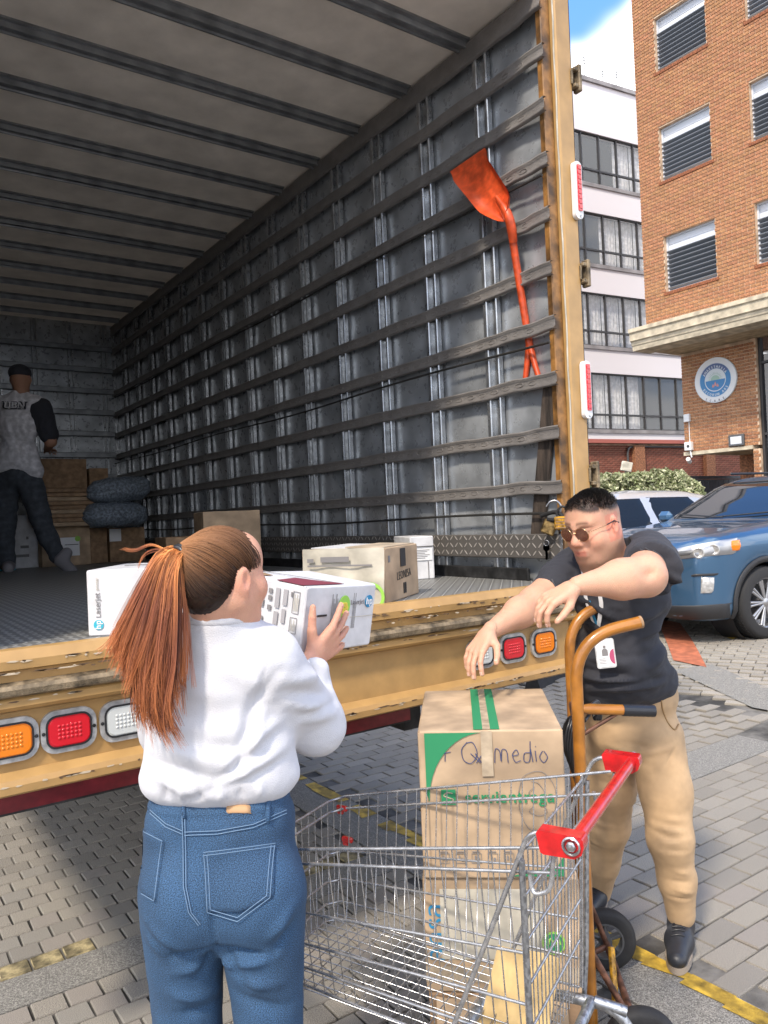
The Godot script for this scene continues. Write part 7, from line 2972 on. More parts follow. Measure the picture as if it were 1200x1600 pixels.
	mb.tube(PackedVector3Array([wr.lerp(el, 0.36), wr.lerp(el, 0.32), wr.lerp(el, 0.21), wr.lerp(el, 0.18)]), [0.033, 0.0355, 0.0345, 0.032], 20, true)
	part(w, "cuff", mb, "knit_white")
	# beads round the wrist
	for k in 14:
		var a := TAU * k / 14
		var u := cuffd.cross(Vector3.RIGHT).normalized()
		var v := cuffd.cross(u)
		mb = MB.new()
		mb.lathe(PackedVector2Array([Vector2(0, -0.0055), Vector2(0.004, -0.004), Vector2(0.0056, 0), Vector2(0.004, 0.004), Vector2(0, 0.0055)]), Transform3D(Basis(), hf * Vector3(0, -0.022, 0) - cuffd * 0.004 + (u * cos(a) + v * sin(a)) * 0.031), 10)
		part(w, "bead", mb, ["lens_red", "print_maroon", "print_yellow", "print_maroon", "brass_yellow", "lens_red", "print_white"][k % 7])
	# ---- jeans
	var je := Field.new()
	je.cap(spot(300, 1272, 1.715), spot(388, 1270, 1.71), 0.10, 0.10, 0.05, Vector3.UP, 0.8)
	je.ell(spot(346, 1345, 1.72), Vector3(0.166, 0.14, 0.125), B, 0.06)
	je.ell(spot(298, 1392, 1.655), Vector3(0.098, 0.105, 0.09), B, 0.03)
	je.ell(spot(400, 1395, 1.655), Vector3(0.104, 0.108, 0.09), B, 0.03)
	je.ell(spot(346, 1395, 1.72), Vector3(0.176, 0.12, 0.12), B, 0.06)
	je.chain([spot(288, 1430, 1.70), spot(292, 1560, 1.73), spot(296, 1660, 1.73), spot(298, 1885, 1.74)], [0.094, 0.077, 0.074, 0.092], 0.008)
	je.chain([spot(408, 1435, 1.69), spot(419, 1560, 1.70), spot(421, 1660, 1.70), spot(421, 1890, 1.71)], [0.098, 0.077, 0.074, 0.092], 0.008)
	je.fill(0.0078)
	var jo := spot(346, 1400, 1.66)
	var jf := [
		[-0.10, -0.10, -0.005, -0.085, 0.009, -0.010], [0.005, -0.08, 0.11, -0.10, 0.009, -0.010], [-0.05, -0.16, -0.01, -0.09, 0.010, -0.008], [0.06, -0.17, 0.015, -0.09, 0.010, -0.008], [0.0, -0.11, 0.05, -0.14, 0.010, 0.008], [-0.14, -0.02, -0.07, -0.075, 0.012, 0.006], [0.02, -0.12, 0.12, -0.10, 0.012, 0.007], [-0.10, -0.14, -0.02, -0.13, 0.012, 0.006],
		[0.0, 0.11, 0.0, -0.08, 0.006, -0.006], [0.03, -0.15, 0.12, -0.17, 0.013, 0.007], [0.03, -0.19, 0.13, -0.23, 0.014, -0.007], [-0.11, -0.19, -0.03, -0.22, 0.013, 0.007], [-0.10, -0.24, -0.03, -0.25, 0.012, -0.006],
		[0.11, -0.06, 0.16, 0.0, 0.012, 0.006], [0.12, -0.09, 0.165, -0.03, 0.009, -0.005], [-0.155, -0.05, -0.11, -0.10, 0.012, 0.006],
	]
	var jb0 := fold_bend(jo, rt, Vector3.UP, back, jf.map(func(q): return [q[0], q[1], q[2], q[3], q[4], q[5] * 1.6]), 0.003, Vector3(11, 6, 11), 44)
	var wy := spot(345, 1262, 1.60).y
	var jb := func(p: Vector3, n: Vector3) -> float:
		var e: float = jb0.call(p, n)
		return e + 0.0045 * smoothstep(wy - 0.024, wy - 0.021, p.y)
	var jn := FastNoiseLite.new()
	jn.seed = 6
	jn.frequency = 6.0
	var jt := func(p: Vector3, n: Vector3) -> Color:
		var d := p - jo
		var v := 0.95 + 0.30 * jn.get_noise_3d(p.x, p.y, p.z)
		var q := Vector2(d.dot(rt), d.y)
		# worn paler over the seat and the thighs' backs
		v += 0.22 * exp(-(pow(absf(q.x) - 0.055, 2) / 0.004 + pow(q.y + 0.01, 2) / 0.008)) + 0.15 * exp(-(pow(absf(q.x) - 0.07, 2) / 0.002 + pow(q.y + 0.25, 2) / 0.02))
		v *= 1.0 + 0.14 * jn.get_noise_3d(p.x * 16.0, p.y * 2.5, p.z * 16.0)
		return Color(v * 1.05, v, v * 0.98)
	part(w, "jeans", je.mesh(jb, jt, 2), "jeans")
	# waistband, yoke, pockets, loops and stitching
	var S := func(x: float, y: float) -> Vector3: return spot(x, y, 1.3)
	var dirp := func(x: float, y: float) -> Vector3: return (spot(x, y, 2.0) - spot(x, y, 1.0)).normalized()
	mb = drape(je, func(s: float, t: float) -> Vector3: return spot(lerpf(317, 430 - 6.0 * t, s) + 4.0 * t, lerpf(1330 - 14.0 * s, lerpf(1424, 1428, s) + 12.0 * (1.0 - absf(s * 2.0 - 1.0)) * 1.0 - 26.0 * s, t), 1.3), Vector3.ZERO, 22, 22, 0.0045, 1.0)
	part(w, "back_pocket", mb, "jeans_dark")
	mb = drape(je, func(s: float, t: float) -> Vector3: return spot(lerpf(223 - 2.0 * t, 258 - 14.0 * t, s), lerpf(1294 + 20.0 * s, 1395 + 14.0 * s, t), 1.3), Vector3.ZERO, 12, 20, 0.0045, 1.0)
	part(w, "back_pocket", mb, "jeans_dark")
	for x in [[285, 1246], [414, 1252]]:
		mb = drape(je, func(s: float, t: float) -> Vector3: return spot(x[0] + s * 7.0, x[1] - 4 + t * 38.0, 1.3), Vector3.ZERO, 4, 8, 0.0085, 1.0)
		part(w, "belt_loop", mb, "jeans")
	mb = drape(je, func(s: float, t: float) -> Vector3: return spot(lerpf(352, 394, s), lerpf(1259, 1272, t), 1.3), Vector3.ZERO, 8, 3, 0.0095, 1.0)
	part(w, "leather_tag", mb, "leather_tag")
	mb = MB.new()
	var seam := func(pts: Array, r: float, lift_by: float) -> void:
		var o := PackedVector3Array()
		for q in pts:
			o.append(spot(q[0], q[1], 1.3))
		var fine := PackedVector3Array()
		for k in o.size() - 1:
			for j in 10:
				fine.append(o[k].lerp(o[k + 1], j / 10.0))
		fine.append(o[-1])
		drape_line(je, mb, fine, Vector3.ZERO, r, lift_by, 1.0)
	seam.call([[285, 1268], [287, 1330], [287, 1385], [295, 1425], [310, 1445]], 0.0010, 0.003)
	seam.call([[289, 1268], [291, 1330], [291, 1385], [299, 1425], [313, 1443]], 0.0010, 0.003)
	for dy in [0.0, 5.0]:
		seam.call([[236, 1266 + dy], [260, 1287 + dy], [285, 1298 + dy]], 0.0010, 0.003)
		seam.call([[289, 1300 + dy], [340, 1298 + dy], [395, 1288 + dy], [446, 1266 + dy]], 0.0010, 0.003)
		seam.call([[319, 1331 + dy], [428, 1317 + dy]], 0.0009, 0.0048)
	seam.call([[319, 1334], [324, 1424], [372, 1438], [421, 1402], [427, 1320]], 0.0009, 0.0048)
	seam.call([[324, 1335], [329, 1420], [372, 1432], [416, 1399], [422, 1320]], 0.0009, 0.0048)
	seam.call([[224, 1297], [256, 1313]], 0.0009, 0.0048)
	seam.call([[255, 1315], [243, 1407], [224, 1396]], 0.0009, 0.0048)
	part(w, "stitching", mb, "thread")
	# shoes, below the picture's edge
	for q in [[300, 1890, 1.72], [418, 1890, 1.69]]:
		var sf := Field.new()
		var p := spot(q[0], q[1], q[2])
		p.y = 0.045
		sf.cap(p - fw * 0.05, p + fw * 0.15 - Vector3(0, 0.005, 0), 0.044, 0.036, 0.03)
		sf.cap(p - fw * 0.03, p + Vector3(0, 0.06, 0), 0.045, 0.04, 0.04)
		sf.fill(0.01)
		part(w, "shoe", sf.mesh(), "shoe_grey")
	# ---- hair
	var tie := spot(289, 866, 1.625)
	var r := RandomNumberGenerator.new()
	r.seed = 99
	var hair := MB.new()
	var cap := Field.new()
	cap.ell(H.call(0, 0.0225, -0.009), Vector3(0.0745, 0.0815, 0.0875), hb, 0.02)
	cap.ell(H.call(0, -0.03, -0.05), Vector3(0.066, 0.055, 0.052), hb, 0.03)
	cap.ell(H.call(0, -0.075, 0.05), Vector3(0.095, 0.075, 0.075), hb, 0.012, true)
	cap.ell(H.call(0, -0.022, 0.140), Vector3(0.10, 0.088, 0.070), hb, 0.016, true)
	for s in [-1.0, 1.0]:
		cap.ell(H.call(s * 0.085, -0.022, 0.006), Vector3(0.022, 0.036, 0.024), hb, 0.008, true)
	cap.cap(H.call(-0.005, 0.03, -0.06), tie, 0.028, 0.013, 0.04)
	cap.fill(0.005)
	var hn2 := FastNoiseLite.new()
	hn2.seed = 12
	hn2.frequency = 1.0
	# grooves run from the hairline to the tie
	var comb := func(p: Vector3, _n: Vector3) -> float:
		var d := (p - tie).normalized()
		return 0.0022 * hn2.get_noise_3d(d.x * 22.0, d.y * 22.0, d.z * 22.0) + 0.0012 * hn2.get_noise_3d(d.x * 60.0, d.y * 60.0, d.z * 60.0)
	var hcol := func(p: Vector3, _n: Vector3) -> Color:
		var d := (p - tie).normalized()
		var v := 0.75 + 0.5 * hn2.get_noise_3d(d.x * 45.0, d.y * 45.0, d.z * 45.0) + 0.35 * hn2.get_noise_3d(d.x * 130.0, d.y * 130.0, d.z * 130.0)
		var k := smoothstep(0.15, 0.03, p.distance_to(tie))
		var q: Vector3 = hb.inverse() * (p - hc)
		return Color(0.022, 0.013, 0.010).lerp(Color(0.16, 0.07, 0.03), k * 0.75 * smoothstep(-0.02, 0.05, q.y)) * (0.5 + v * 0.7)
	var cm := cap.mesh(comb, hcol, 1)
	var nape := func(p: Vector3) -> float: return smoothstep(0.05, -0.03, (hb.inverse() * (p - hc)).y)
	part(w, "hair", cm, "hair_vc")
	var scalp_col := func(a: float, t: float) -> Color:
		var v := 0.6 + 0.8 * a
		var c := Color(0.035, 0.019, 0.013).lerp(Color(0.34, 0.16, 0.07), t * t * 1.1 + 0.12 * a) * v
		c.a = a
		return c
	# combed-back hairs over the scalp
	for k in 2600:
		var p0: Vector3
		var a := r.randf_range(-PI, PI)
		var q := r.randf()
		p0 = H.call(0.09 * sin(a), 0.026 + 0.10 * sin(q * 2.4 - 0.9), -0.016 + 0.105 * cos(a) * 0.9)
		var hitp := cap.hit(p0 + (p0 - hc).normalized() * 0.05, -(p0 - hc).normalized(), 0.12)
		if absf(cap.val(hitp)) > 0.004:
			continue
		var pts := PackedVector3Array()
		var rs := []
		var lab := r.randf()
		var m := 9
		var span := r.randf_range(0.35, 1.0)
		for j in m:
			var t := float(j) / (m - 1) * span
			var e := hitp.lerp(tie, t)
			var out = (e - H.call(0, 0.0, -0.02)).normalized()
			var s := cap.hit(e + out * 0.09, -out, 0.16)
			pts.append(s + out * (0.0008 + 0.0012 * lab))
			rs.append(0.0006)
		var f0 := hair.v.size()
		hair.tube(pts, rs, 3, false)
		for j in range(f0, hair.v.size()):
			var hc0: Color = scalp_col.call(lab, 0.25 + 0.6 * clampf(1.0 - hair.v[j].distance_to(tie) / 0.16, 0.0, 1.0))
			hair.c[j] = hc0.lerp(Color(0.022, 0.014, 0.011), 0.85 * (nape.call(hair.v[j]) as float))
	# fine short hairs where the hairline thins out over the skin
	for k in 5200:
		var d0 := Vector3(r.randfn(), r.randfn() * 0.8 + 0.25, r.randfn() + 0.3).normalized()
		var dw := hb * d0
		var s0 := f.hit(hc + dw * 0.16, -dw, 0.16)
		var cv := cap.val(s0)
		if cv < 0.0005 or cv > 0.0065 * r.randf() or (hb.inverse() * (s0 - hc)).y < 0.012:
			continue
		var pts := PackedVector3Array()
		var rs := []
		for j in 7:
			var e := s0.lerp(tie, j / 6.0 * 0.42)
			var out = (e - H.call(0, 0.0, -0.02)).normalized()
			var sa := cap.hit(e + out * 0.09, -out, 0.16)
			var sb := f.hit(e + out * 0.09, -out, 0.16)
			pts.append((sa if sa.distance_to(e + out * 0.09) < sb.distance_to(e + out * 0.09) else sb) + out * 0.0011)
			rs.append(0.00048)
		mb = hair
		var g0 := hair.v.size()
		hair.tube(pts, rs, 3, false)
		for j in range(g0, hair.v.size()):
			hair.c[j] = Color(0.05, 0.026, 0.017) * (0.6 + 0.8 * r.randf())
	# the ponytail: guides fall from the tie over the left shoulder
	var G := func(a: Array) -> PackedVector3Array:
		var o := PackedVector3Array()
		for q in a:
			o.append(spot(q[0], q[1], q[2]))
		return smooth_path(o, 4)
	var guides := [
		G.call([[289, 866, 1.625], [255, 868, 1.60], [226, 915, 1.58], [192, 980, 1.57], [160, 1045, 1.57]]),
		G.call([[289, 866, 1.625], [258, 872, 1.59], [232, 925, 1.57], [205, 990, 1.555], [188, 1060, 1.55]]),
		G.call([[289, 866, 1.625], [262, 880, 1.585], [244, 940, 1.56], [228, 1010, 1.545], [222, 1090, 1.54], [232, 1150, 1.545]]),
		G.call([[289, 866, 1.625], [266, 886, 1.58], [256, 950, 1.555], [246, 1030, 1.54], [250, 1110, 1.535], [285, 1176, 1.54]]),
		G.call([[289, 866, 1.625], [272, 890, 1.58], [268, 955, 1.555], [262, 1040, 1.54], [250, 1110, 1.53], [262, 1160, 1.535]]),
		G.call([[289, 866, 1.625], [276, 892, 1.58], [278, 960, 1.56], [276, 1040, 1.545], [266, 1100, 1.54]]),
		G.call([[289, 866, 1.625], [268, 882, 1.578], [250, 935, 1.555], [226, 1005, 1.54], [200, 1075, 1.535]]),
	]
	var gs := []
	for g in guides:
		var o := PackedVector3Array()
		for j in 21:
			var u = j / 20.0 * (g.size() - 1)
			var a := mini(int(u), g.size() - 2)
			o.append(g[a].lerp(g[a + 1], u - a))
		gs.append(o)
	var pony_col := func(a: float, t: float) -> Color:
		var v := 0.55 + 0.75 * a
		var c: Color
		if t < 0.3:
			c = Color(0.66, 0.29, 0.085).lerp(Color(0.40, 0.155, 0.055), t / 0.3)
		elif t < 0.6:
			c = Color(0.40, 0.155, 0.055).lerp(Color(0.20, 0.07, 0.04), (t - 0.3) / 0.3)
		else:
			c = Color(0.20, 0.07, 0.04).lerp(Color(0.34, 0.12, 0.045), (t - 0.6) / 0.4)
		c = c.lerp(Color(0.075, 0.026, 0.022), 0.9 * smoothstep(0.5, 0.12, a) * smoothstep(0.05, 0.35, t))
		c *= v
		c *= 1.55
		c.a = a
		return c
	strands(hair, gs, 6000, r, 0.0075, pony_col, 18, 0.00062)
	# loose ends and flyaways
	var loose := [
		G.call([[289, 870, 1.62], [262, 860, 1.60], [225, 866, 1.60], [212, 905, 1.59]]),
		G.call([[289, 880, 1.6], [300, 960, 1.58], [305, 1040, 1.56], [312, 1100, 1.555]]),
		G.call([[289, 880, 1.6], [292, 960, 1.58], [282, 1050, 1.55], [290, 1130, 1.55]]),
		G.call([[283, 868, 1.6], [248, 852, 1.59], [222, 862, 1.59], [205, 858, 1.59]]),
		G.call([[275, 870, 1.59], [220, 930, 1.56], [175, 1005, 1.56], [150, 1030, 1.56]]),
	]
	var ls := []
	for g in loose:
		var o := PackedVector3Array()
		for j in 21:
			var u = j / 20.0 * (g.size() - 1)
			var a := mini(int(u), g.size() - 2)
			o.append(g[a].lerp(g[a + 1], u - a))
		ls.append(o)
	for g in ls:
		strands(hair, [g], 9, r, 0.006, pony_col, 16, 0.0006)
	part(w, "hair_strands", hair, "hair_vc")
	mb = MB.new()
	for k in 3:
		var tr := PackedVector3Array()
		var ax := (spot(262, 876, 1.59) - tie).normalized()
		var u := ax.cross(Vector3.UP).normalized()
		var v := ax.cross(u)
		for j in 16:
			var a := TAU * j / 16
			tr.append(tie + ax * (0.004 + k * 0.0065) + (u * cos(a) + v * sin(a)) * (0.0215 - absf(k - 1.0) * 0.001))
		mb.tube(tr, 0.0056, 6, false, true)
	part(w, "hair_tie", mb, "tape_black")
func build_man() -> void:
	var fwv := -cam.basis.z
	fwv.y = 0
	fwv = fwv.normalized()
	var rt := fwv.cross(Vector3.UP)
	var back := -fwv
	var base := spot(990, 1470, 2.92)
	base.y = 0.0
	var w := thing("person", "person in sunglasses, black t-shirt and tan chinos, reaching over the hand truck", "person", base)
	# ---- head: x to his left, y up, z where he looks
	var hc := spot(928, 820, 2.60)
	var hz := (rt * -0.80 + back * 0.54 + Vector3(0, -0.24, 0)).normalized()
	var roll := Vector3(0.0, 1.0, 0.0) + rt * -0.02
	var hx := roll.cross(hz).normalized()
	var hy := hz.cross(hx).normalized()
	var hb := Basis(hx, hy, hz)
	var K := 0.985
	var H := func(x: float, y: float, z: float) -> Vector3: return hc + hb * (Vector3(x, y, z) * K)
	var V := func(x: float, y: float, z: float) -> Vector3: return Vector3(x, y, z) * K
	var f := Field.new()
	f.ell(H.call(0, 0.030, -0.012), V.call(0.078, 0.083, 0.093), hb, 0.02)
	f.ell(H.call(0, -0.040, 0.018), V.call(0.070, 0.076, 0.074), hb, 0.04)
	f.ell(H.call(0, 0.045, 0.048), V.call(0.062, 0.05, 0.042), hb, 0.03)
	f.ell(H.call(0, -0.100, 0.052), V.call(0.032, 0.022, 0.028), hb, 0.03)
	f.ell(H.call(0, -0.108, 0.015), V.call(0.052, 0.030, 0.052), hb, 0.035)
	for s in [-1.0, 1.0]:
		f.ell(H.call(s * 0.043, -0.040, 0.054), V.call(0.030, 0.030, 0.028), hb, 0.03)
		f.cap(H.call(s * 0.062, -0.05, -0.005), H.call(s * 0.028, -0.100, 0.045), 0.024 * K, 0.02 * K, 0.035)
		f.cap(H.call(s * 0.045, 0.026, 0.070), H.call(s * 0.012, 0.022, 0.086), 0.011 * K, 0.010 * K, 0.015)
		f.ell(H.call(s * 0.031, 0.002, 0.090), V.call(0.018, 0.010, 0.014), hb, 0.012, true)
		f.ell(H.call(s * 0.031, 0.001, 0.074), V.call(0.013, 0.011, 0.012), hb, 0.003)
		f.cap(H.call(s * 0.020, 0.005, 0.083), H.call(s * 0.043, 0.004, 0.077), 0.0045, 0.004, 0.006)
		# ears
		f.ell(H.call(s * 0.083, -0.008, -0.006), V.call(0.009, 0.034, 0.021), hb * Basis(Vector3.UP, s * 0.5), 0.005)
		f.ell(H.call(s * 0.092, -0.002, 0.0), V.call(0.007, 0.021, 0.010), hb * Basis(Vector3.UP, s * 0.5), 0.006, true)
		f.cap(H.call(s * 0.086, 0.018, -0.012), H.call(s * 0.088, -0.018, -0.008), 0.004, 0.005, 0.006)
		f.ell(H.call(s * 0.081, -0.040, 0.003), V.call(0.007, 0.010, 0.009), hb, 0.006)
		f.ell(H.call(s * 0.015, -0.040, 0.094), V.call(0.011, 0.009, 0.012), hb, 0.008)
		f.ell(H.call(s * 0.008, -0.047, 0.102), V.call(0.004, 0.003, 0.005), hb, 0.003, true)
	f.cap(H.call(0, 0.018, 0.086), H.call(0, -0.026, 0.104), 0.0095 * K, 0.0125 * K, 0.014)
	f.ell(H.call(0, -0.034, 0.107), V.call(0.015, 0.013, 0.014), hb, 0.012)
	f.ell(H.call(0, -0.068, 0.078), V.call(0.030, 0.022, 0.018), hb, 0.02)
	f.cap(H.call(-0.022, -0.0665, 0.089), H.call(0.022, -0.0665, 0.089), 0.0058, 0.0058, 0.008)
	f.cap(H.call(0, -0.0645, 0.094), H.call(0, -0.0655, 0.094), 0.007, 0.007, 0.01)
	f.cap(H.call(-0.017, -0.081, 0.087), H.call(0.017, -0.081, 0.087), 0.0075, 0.0075, 0.008)
	f.cap(H.call(-0.027, -0.0735, 0.097), H.call(0.027, -0.0735, 0.097), 0.0022, 0.0022, 0.003)
	f.blobs[-1].cut = true
	var nk := spot(955, 885, 2.66)
	f.cap(H.call(0, -0.05, -0.025), nk + Vector3(0, -0.03, 0), 0.066 * K, 0.078, 0.04)
	f.cap(H.call(0, -0.08, 0.01), nk + rt * -0.05 + Vector3(0, -0.01, 0), 0.05, 0.055, 0.04)
	f.fill(0.0042)
	var sk := skin_tint(SKIN_M, 13)
	var hnz := FastNoiseLite.new()
	hnz.seed = 5
	hnz.frequency = 1.0
	var face := func(p: Vector3, n: Vector3) -> Color:
		var c: Color = sk.call(p, n)
		var l: Vector3 = (hb.inverse() * (p - hc)) / K
		var ax := absf(l.x)
		c = c.lerp(Color(0.64, 0.24, 0.15), 0.35 * exp(-(pow(ax - 0.045, 2) + pow(l.y + 0.032, 2)) / 0.0011) * smoothstep(0.02, 0.06, l.z))
		c = c.lerp(Color(0.62, 0.24, 0.15), 0.30 * exp(-(l.x * l.x + pow(l.y + 0.034, 2)) / 0.0004) * smoothstep(0.08, 0.1, l.z))
		if ax > 0.074 and absf(l.y + 0.008) < 0.045 and l.z < 0.03:
			c = c.lerp(Color(0.66, 0.20, 0.14), 0.55)
		# lips
		var lip := exp(-pow(maxf(0.0, absf(l.y + 0.074) - 0.007) / 0.004, 2)) * (1.0 - smoothstep(0.021, 0.028, ax)) * smoothstep(0.07, 0.085, l.z)
		c = c.lerp(Color(0.56, 0.17, 0.13), 0.7 * lip)
		# brows
		var by := 0.030 - 6.0 * pow(ax - 0.030, 2.0)
		var brow := exp(-pow((l.y - by) / 0.0055, 2)) * smoothstep(0.008, 0.014, ax) * (1.0 - smoothstep(0.046, 0.055, ax)) * smoothstep(0.05, 0.07, l.z)
		c = c.lerp(Color(0.09, 0.045, 0.03), 0.75 * brow)
		# shaven beard
		var beard := smoothstep(-0.05, -0.085, l.y) * smoothstep(0.0, 0.03, l.z) * 0.16 + 0.15 * exp(-(pow(ax - 0.0, 2) / 0.0006 + pow(l.y + 0.056, 2) / 0.00004)) * smoothstep(0.07, 0.085, l.z)
		c = c.lerp(Color(0.20, 0.13, 0.10), clampf(beard, 0, 0.4))
		# cropped hair: full on top, faded at the sides
		var line := 0.062 + 0.010 * cos(l.x * 40.0) if l.z > 0.035 else 0.062 - 0.02 * smoothstep(0.035, -0.02, l.z)
		var grain := hnz.get_noise_3d(p.x * 420.0, p.y * 420.0, p.z * 420.0)
		var top := smoothstep(line - 0.006, line + 0.012, l.y + 0.004 * grain)
		var fade := smoothstep(-0.005, 0.055, l.y) * (1.0 - smoothstep(0.015, 0.050, l.z)) * (1.0 if ax > 0.03 or l.z < 0.0 else 0.0)
		if ax > 0.078 and l.y < 0.03:
			fade = 0.0
		c = c.lerp(Color(0.13, 0.085, 0.065), clampf(0.62 * fade * (0.85 + 0.3 * grain), 0.0, 0.8))
		c = c.lerp(Color(0.022, 0.016, 0.014) * (1.0 + 0.5 * grain), clampf(top, 0, 0.95))
		return c
	var bend := func(p: Vector3, n: Vector3) -> float:
		var l: Vector3 = (hb.inverse() * (p - hc)) / K
		var top := smoothstep(0.055, 0.075, l.y)
		return top * (0.002 + 0.0015 * hnz.get_noise_3d(p.x * 260.0, p.y * 260.0, p.z * 260.0))
	var skin := MB.new()
	f.mesh(bend, face, 1, skin)
	# ---- limbs
	var shl := spot(1012, 872, 2.58)
	var ell := spot(1008, 900, 2.28)
	var wrl := spot(902, 915, 2.20)
	var shr := spot(893, 890, 2.76)
	var elr := spot(836, 942, 2.58)
	var wrr := spot(766, 986, 2.42)
	var arms := Field.new()
	arms.chain([shl, ell], [0.064, 0.059], 0.03)
	arms.cap(ell, ell.lerp(wrl, 0.35), 0.057, 0.056, 0.03)
	arms.cap(ell.lerp(wrl, 0.35), wrl, 0.056, 0.0275, 0.03)
	arms.chain([shr, elr], [0.06, 0.054], 0.03)
	arms.cap(elr, elr.lerp(wrr, 0.35), 0.048, 0.048, 0.03)
	arms.cap(elr.lerp(wrr, 0.35), wrr, 0.048, 0.026, 0.03)
	arms.ell(ell + rt * -0.01 + back * 0.068 + Vector3(0, 0.012, 0), Vector3(0.016, 0.007, 0.008), Basis(), 0.02, true)
	arms.fill(0.0072)
	var sk2 := skin_tint(SKIN_M, 17)
	arms.mesh(null, sk2, 2, skin)
	# left hand: hangs from the raised wrist
	var hd := (rt * -0.84 + Vector3(0, -0.40, 0) + back * 0.20).normalized()
	var hn := (rt * -0.62 + Vector3(0, 0.66, 0) + back * 0.35)
	hn = (hn - hd * hn.dot(hd)).normalized()
	var tx := hd.cross(hn).normalized()
	if tx.dot(rt) < 0:
		tx = -tx
	var hfl := Transform3D(Basis(tx, hd, hn), wrl + rt * -0.012 + Vector3(0, -0.004, 0))
	var hand := Field.new()
	var tips := hand_blobs(hand, hfl, [0.62, 0.55, 0.52, 0.55], 0.5, [0.45, 0.85, -0.5, 0.5], 0.98)
	hand.fill(0.0036)
	hand.mesh(null, sk2, 1, skin)
	# right hand: reaching down with the fingers loose
	hd = (rt * -0.50 + Vector3(0, -0.58, 0) + back * 0.50).normalized()
	hn = rt * -0.75 + Vector3(0, 0.45, 0) + back * 0.55
	hn = (hn - hd * hn.dot(hd)).normalized()
	tx = hd.cross(hn).normalized()
	if tx.dot(rt) < 0:
		tx = -tx
	var hfr := Transform3D(Basis(tx, hd, hn), wrr + (wrr - elr).normalized() * 0.012)
	var hand2 := Field.new()
	var tips2 := hand_blobs(hand2, hfr, [0.42, 0.38, 0.40, 0.46], 0.7, [0.72, 0.70, -0.35, 0.45], 0.98)
	hand2.fill(0.0036)
	hand2.mesh(null, sk2, 1, skin)
	# trunk and legs beneath the clothes
	var hipc := spot(986, 1105, 2.86)
	var leg := [[spot(1022, 1140, 2.80), spot(1046, 1305, 2.74), spot(1062, 1432, 2.80)], [spot(958, 1150, 2.92), spot(952, 1285, 3.0), spot(934, 1392, 3.12)]]
	var bd := Field.new()
	bd.cap(spot(965, 930, 2.70), hipc, 0.10, 0.11, 0.05, rt, 1.2)
	for l in leg:
		bd.chain(l, [0.075, 0.05, 0.036], 0.04)
	bd.fill(0.016)
	bd.mesh(null, sk2, 1, skin)
	part(w, "body", skin, "skin")
	var nm := mat("nail_m", lin(0.66, 0.42, 0.33), 0.3)
	nails(w, tips, nm)
	nails(w, tips2, nm)
	# ---- t-shirt
	var B := Basis(rt, Vector3.UP, back)
	var ts := Field.new()
	ts.ell(spot(972, 930, 2.70), Vector3(0.165, 0.15, 0.135), B, 0.06)
	ts.ell(spot(966, 1030, 2.76), Vector3(0.168, 0.16, 0.15), B, 0.07)
	ts.cap(spot(940, 1075, 2.82), spot(1010, 1065, 2.80), 0.115, 0.108, 0.06, Vector3.UP, 0.8)
	ts.cap(spot(905, 888, 2.74), spot(1010, 868, 2.62), 0.074, 0.078, 0.05)
	ts.cap(nk + Vector3(0, -0.045, 0), nk + Vector3(0, 0.0, 0), 0.105, 0.082, 0.045)
	ts.cap(shl + rt * 0.01, shl.lerp(ell, 0.75) + rt * 0.018, 0.082, 0.090, 0.04)
	ts.cap(shr, shr.lerp(elr, 0.62), 0.078, 0.066, 0.04)
	ts.ell(nk + rt * -0.022 + Vector3(0, 0.062, 0) + back * 0.03, Vector3(0.088, 0.052, 0.088), B * Basis(Vector3(0.6, 0, 0.8).normalized(), 0.3), 0.012, true)
	# flat cuts at sleeve ends
	ts.rbox(shl.lerp(ell, 0.86), Vector3(0.13, 0.13, 0.06), 0.01, Basis.looking_at((ell - shl).normalized(), Vector3.UP), 0.006, true)
	ts.rbox(shr.lerp(elr, 1.06), Vector3(0.12, 0.12, 0.07), 0.01, Basis.looking_at((elr - shr).normalized(), Vector3.UP), 0.006, true)
	ts.fill(0.0085)
	var to := spot(970, 980, 2.6)
	var folds := [
		[-0.12, 0.10, -0.02, 0.02, 0.014, 0.010], [-0.10, 0.07, 0.0, -0.02, 0.012, -0.009], [-0.13, 0.04, -0.03, -0.03, 0.014, 0.008],
		[0.15, 0.06, 0.03, 0.02, 0.015, 0.010], [0.16, 0.03, 0.04, -0.03, 0.012, -0.009], [0.165, 0.0, 0.03, -0.06, 0.014, 0.009],
		[-0.15, -0.10, 0.02, -0.13, 0.014, 0.007], [-0.15, -0.15, 0.05, -0.175, 0.011, -0.008], [-0.14, -0.175, 0.1, -0.195, 0.011, 0.009], [-0.1, -0.2, 0.16, -0.19, 0.010, -0.008], [-0.08, -0.225, 0.17, -0.205, 0.010, 0.008],
		[0.17, -0.1, 0.08, -0.16, 0.014, 0.008], [0.17, -0.07, 0.06, -0.11, 0.012, -0.006], [0.07, 0.2, 0.14, 0.15, 0.010, 0.008], [0.05, 0.19, 0.13, 0.12, 0.010, -0.008], [-0.17, 0.17, -0.10, 0.12, 0.01, 0.008], [-0.2, 0.12, -0.14, 0.07, 0.009, 0.007], [-0.21, 0.1, -0.16, 0.05, 0.008, -0.006],
	]
	part(w, "t_shirt", ts.mesh(fold_bend(to, rt, Vector3.UP, back, folds.map(func(q): return [q[0], q[1], q[2], q[3], q[4], q[5] * 1.6]), 0.010, Vector3(7, 14, 7), 71), null, 2), "tee_black")
	# ---- chinos
	var ch := Field.new()
	ch.cap(spot(950, 1095, 2.86), spot(1012, 1088, 2.82), 0.112, 0.108, 0.05, Vector3.UP, 0.85)
	ch.ell(spot(983, 1140, 2.86), Vector3(0.155, 0.12, 0.125), B, 0.06)
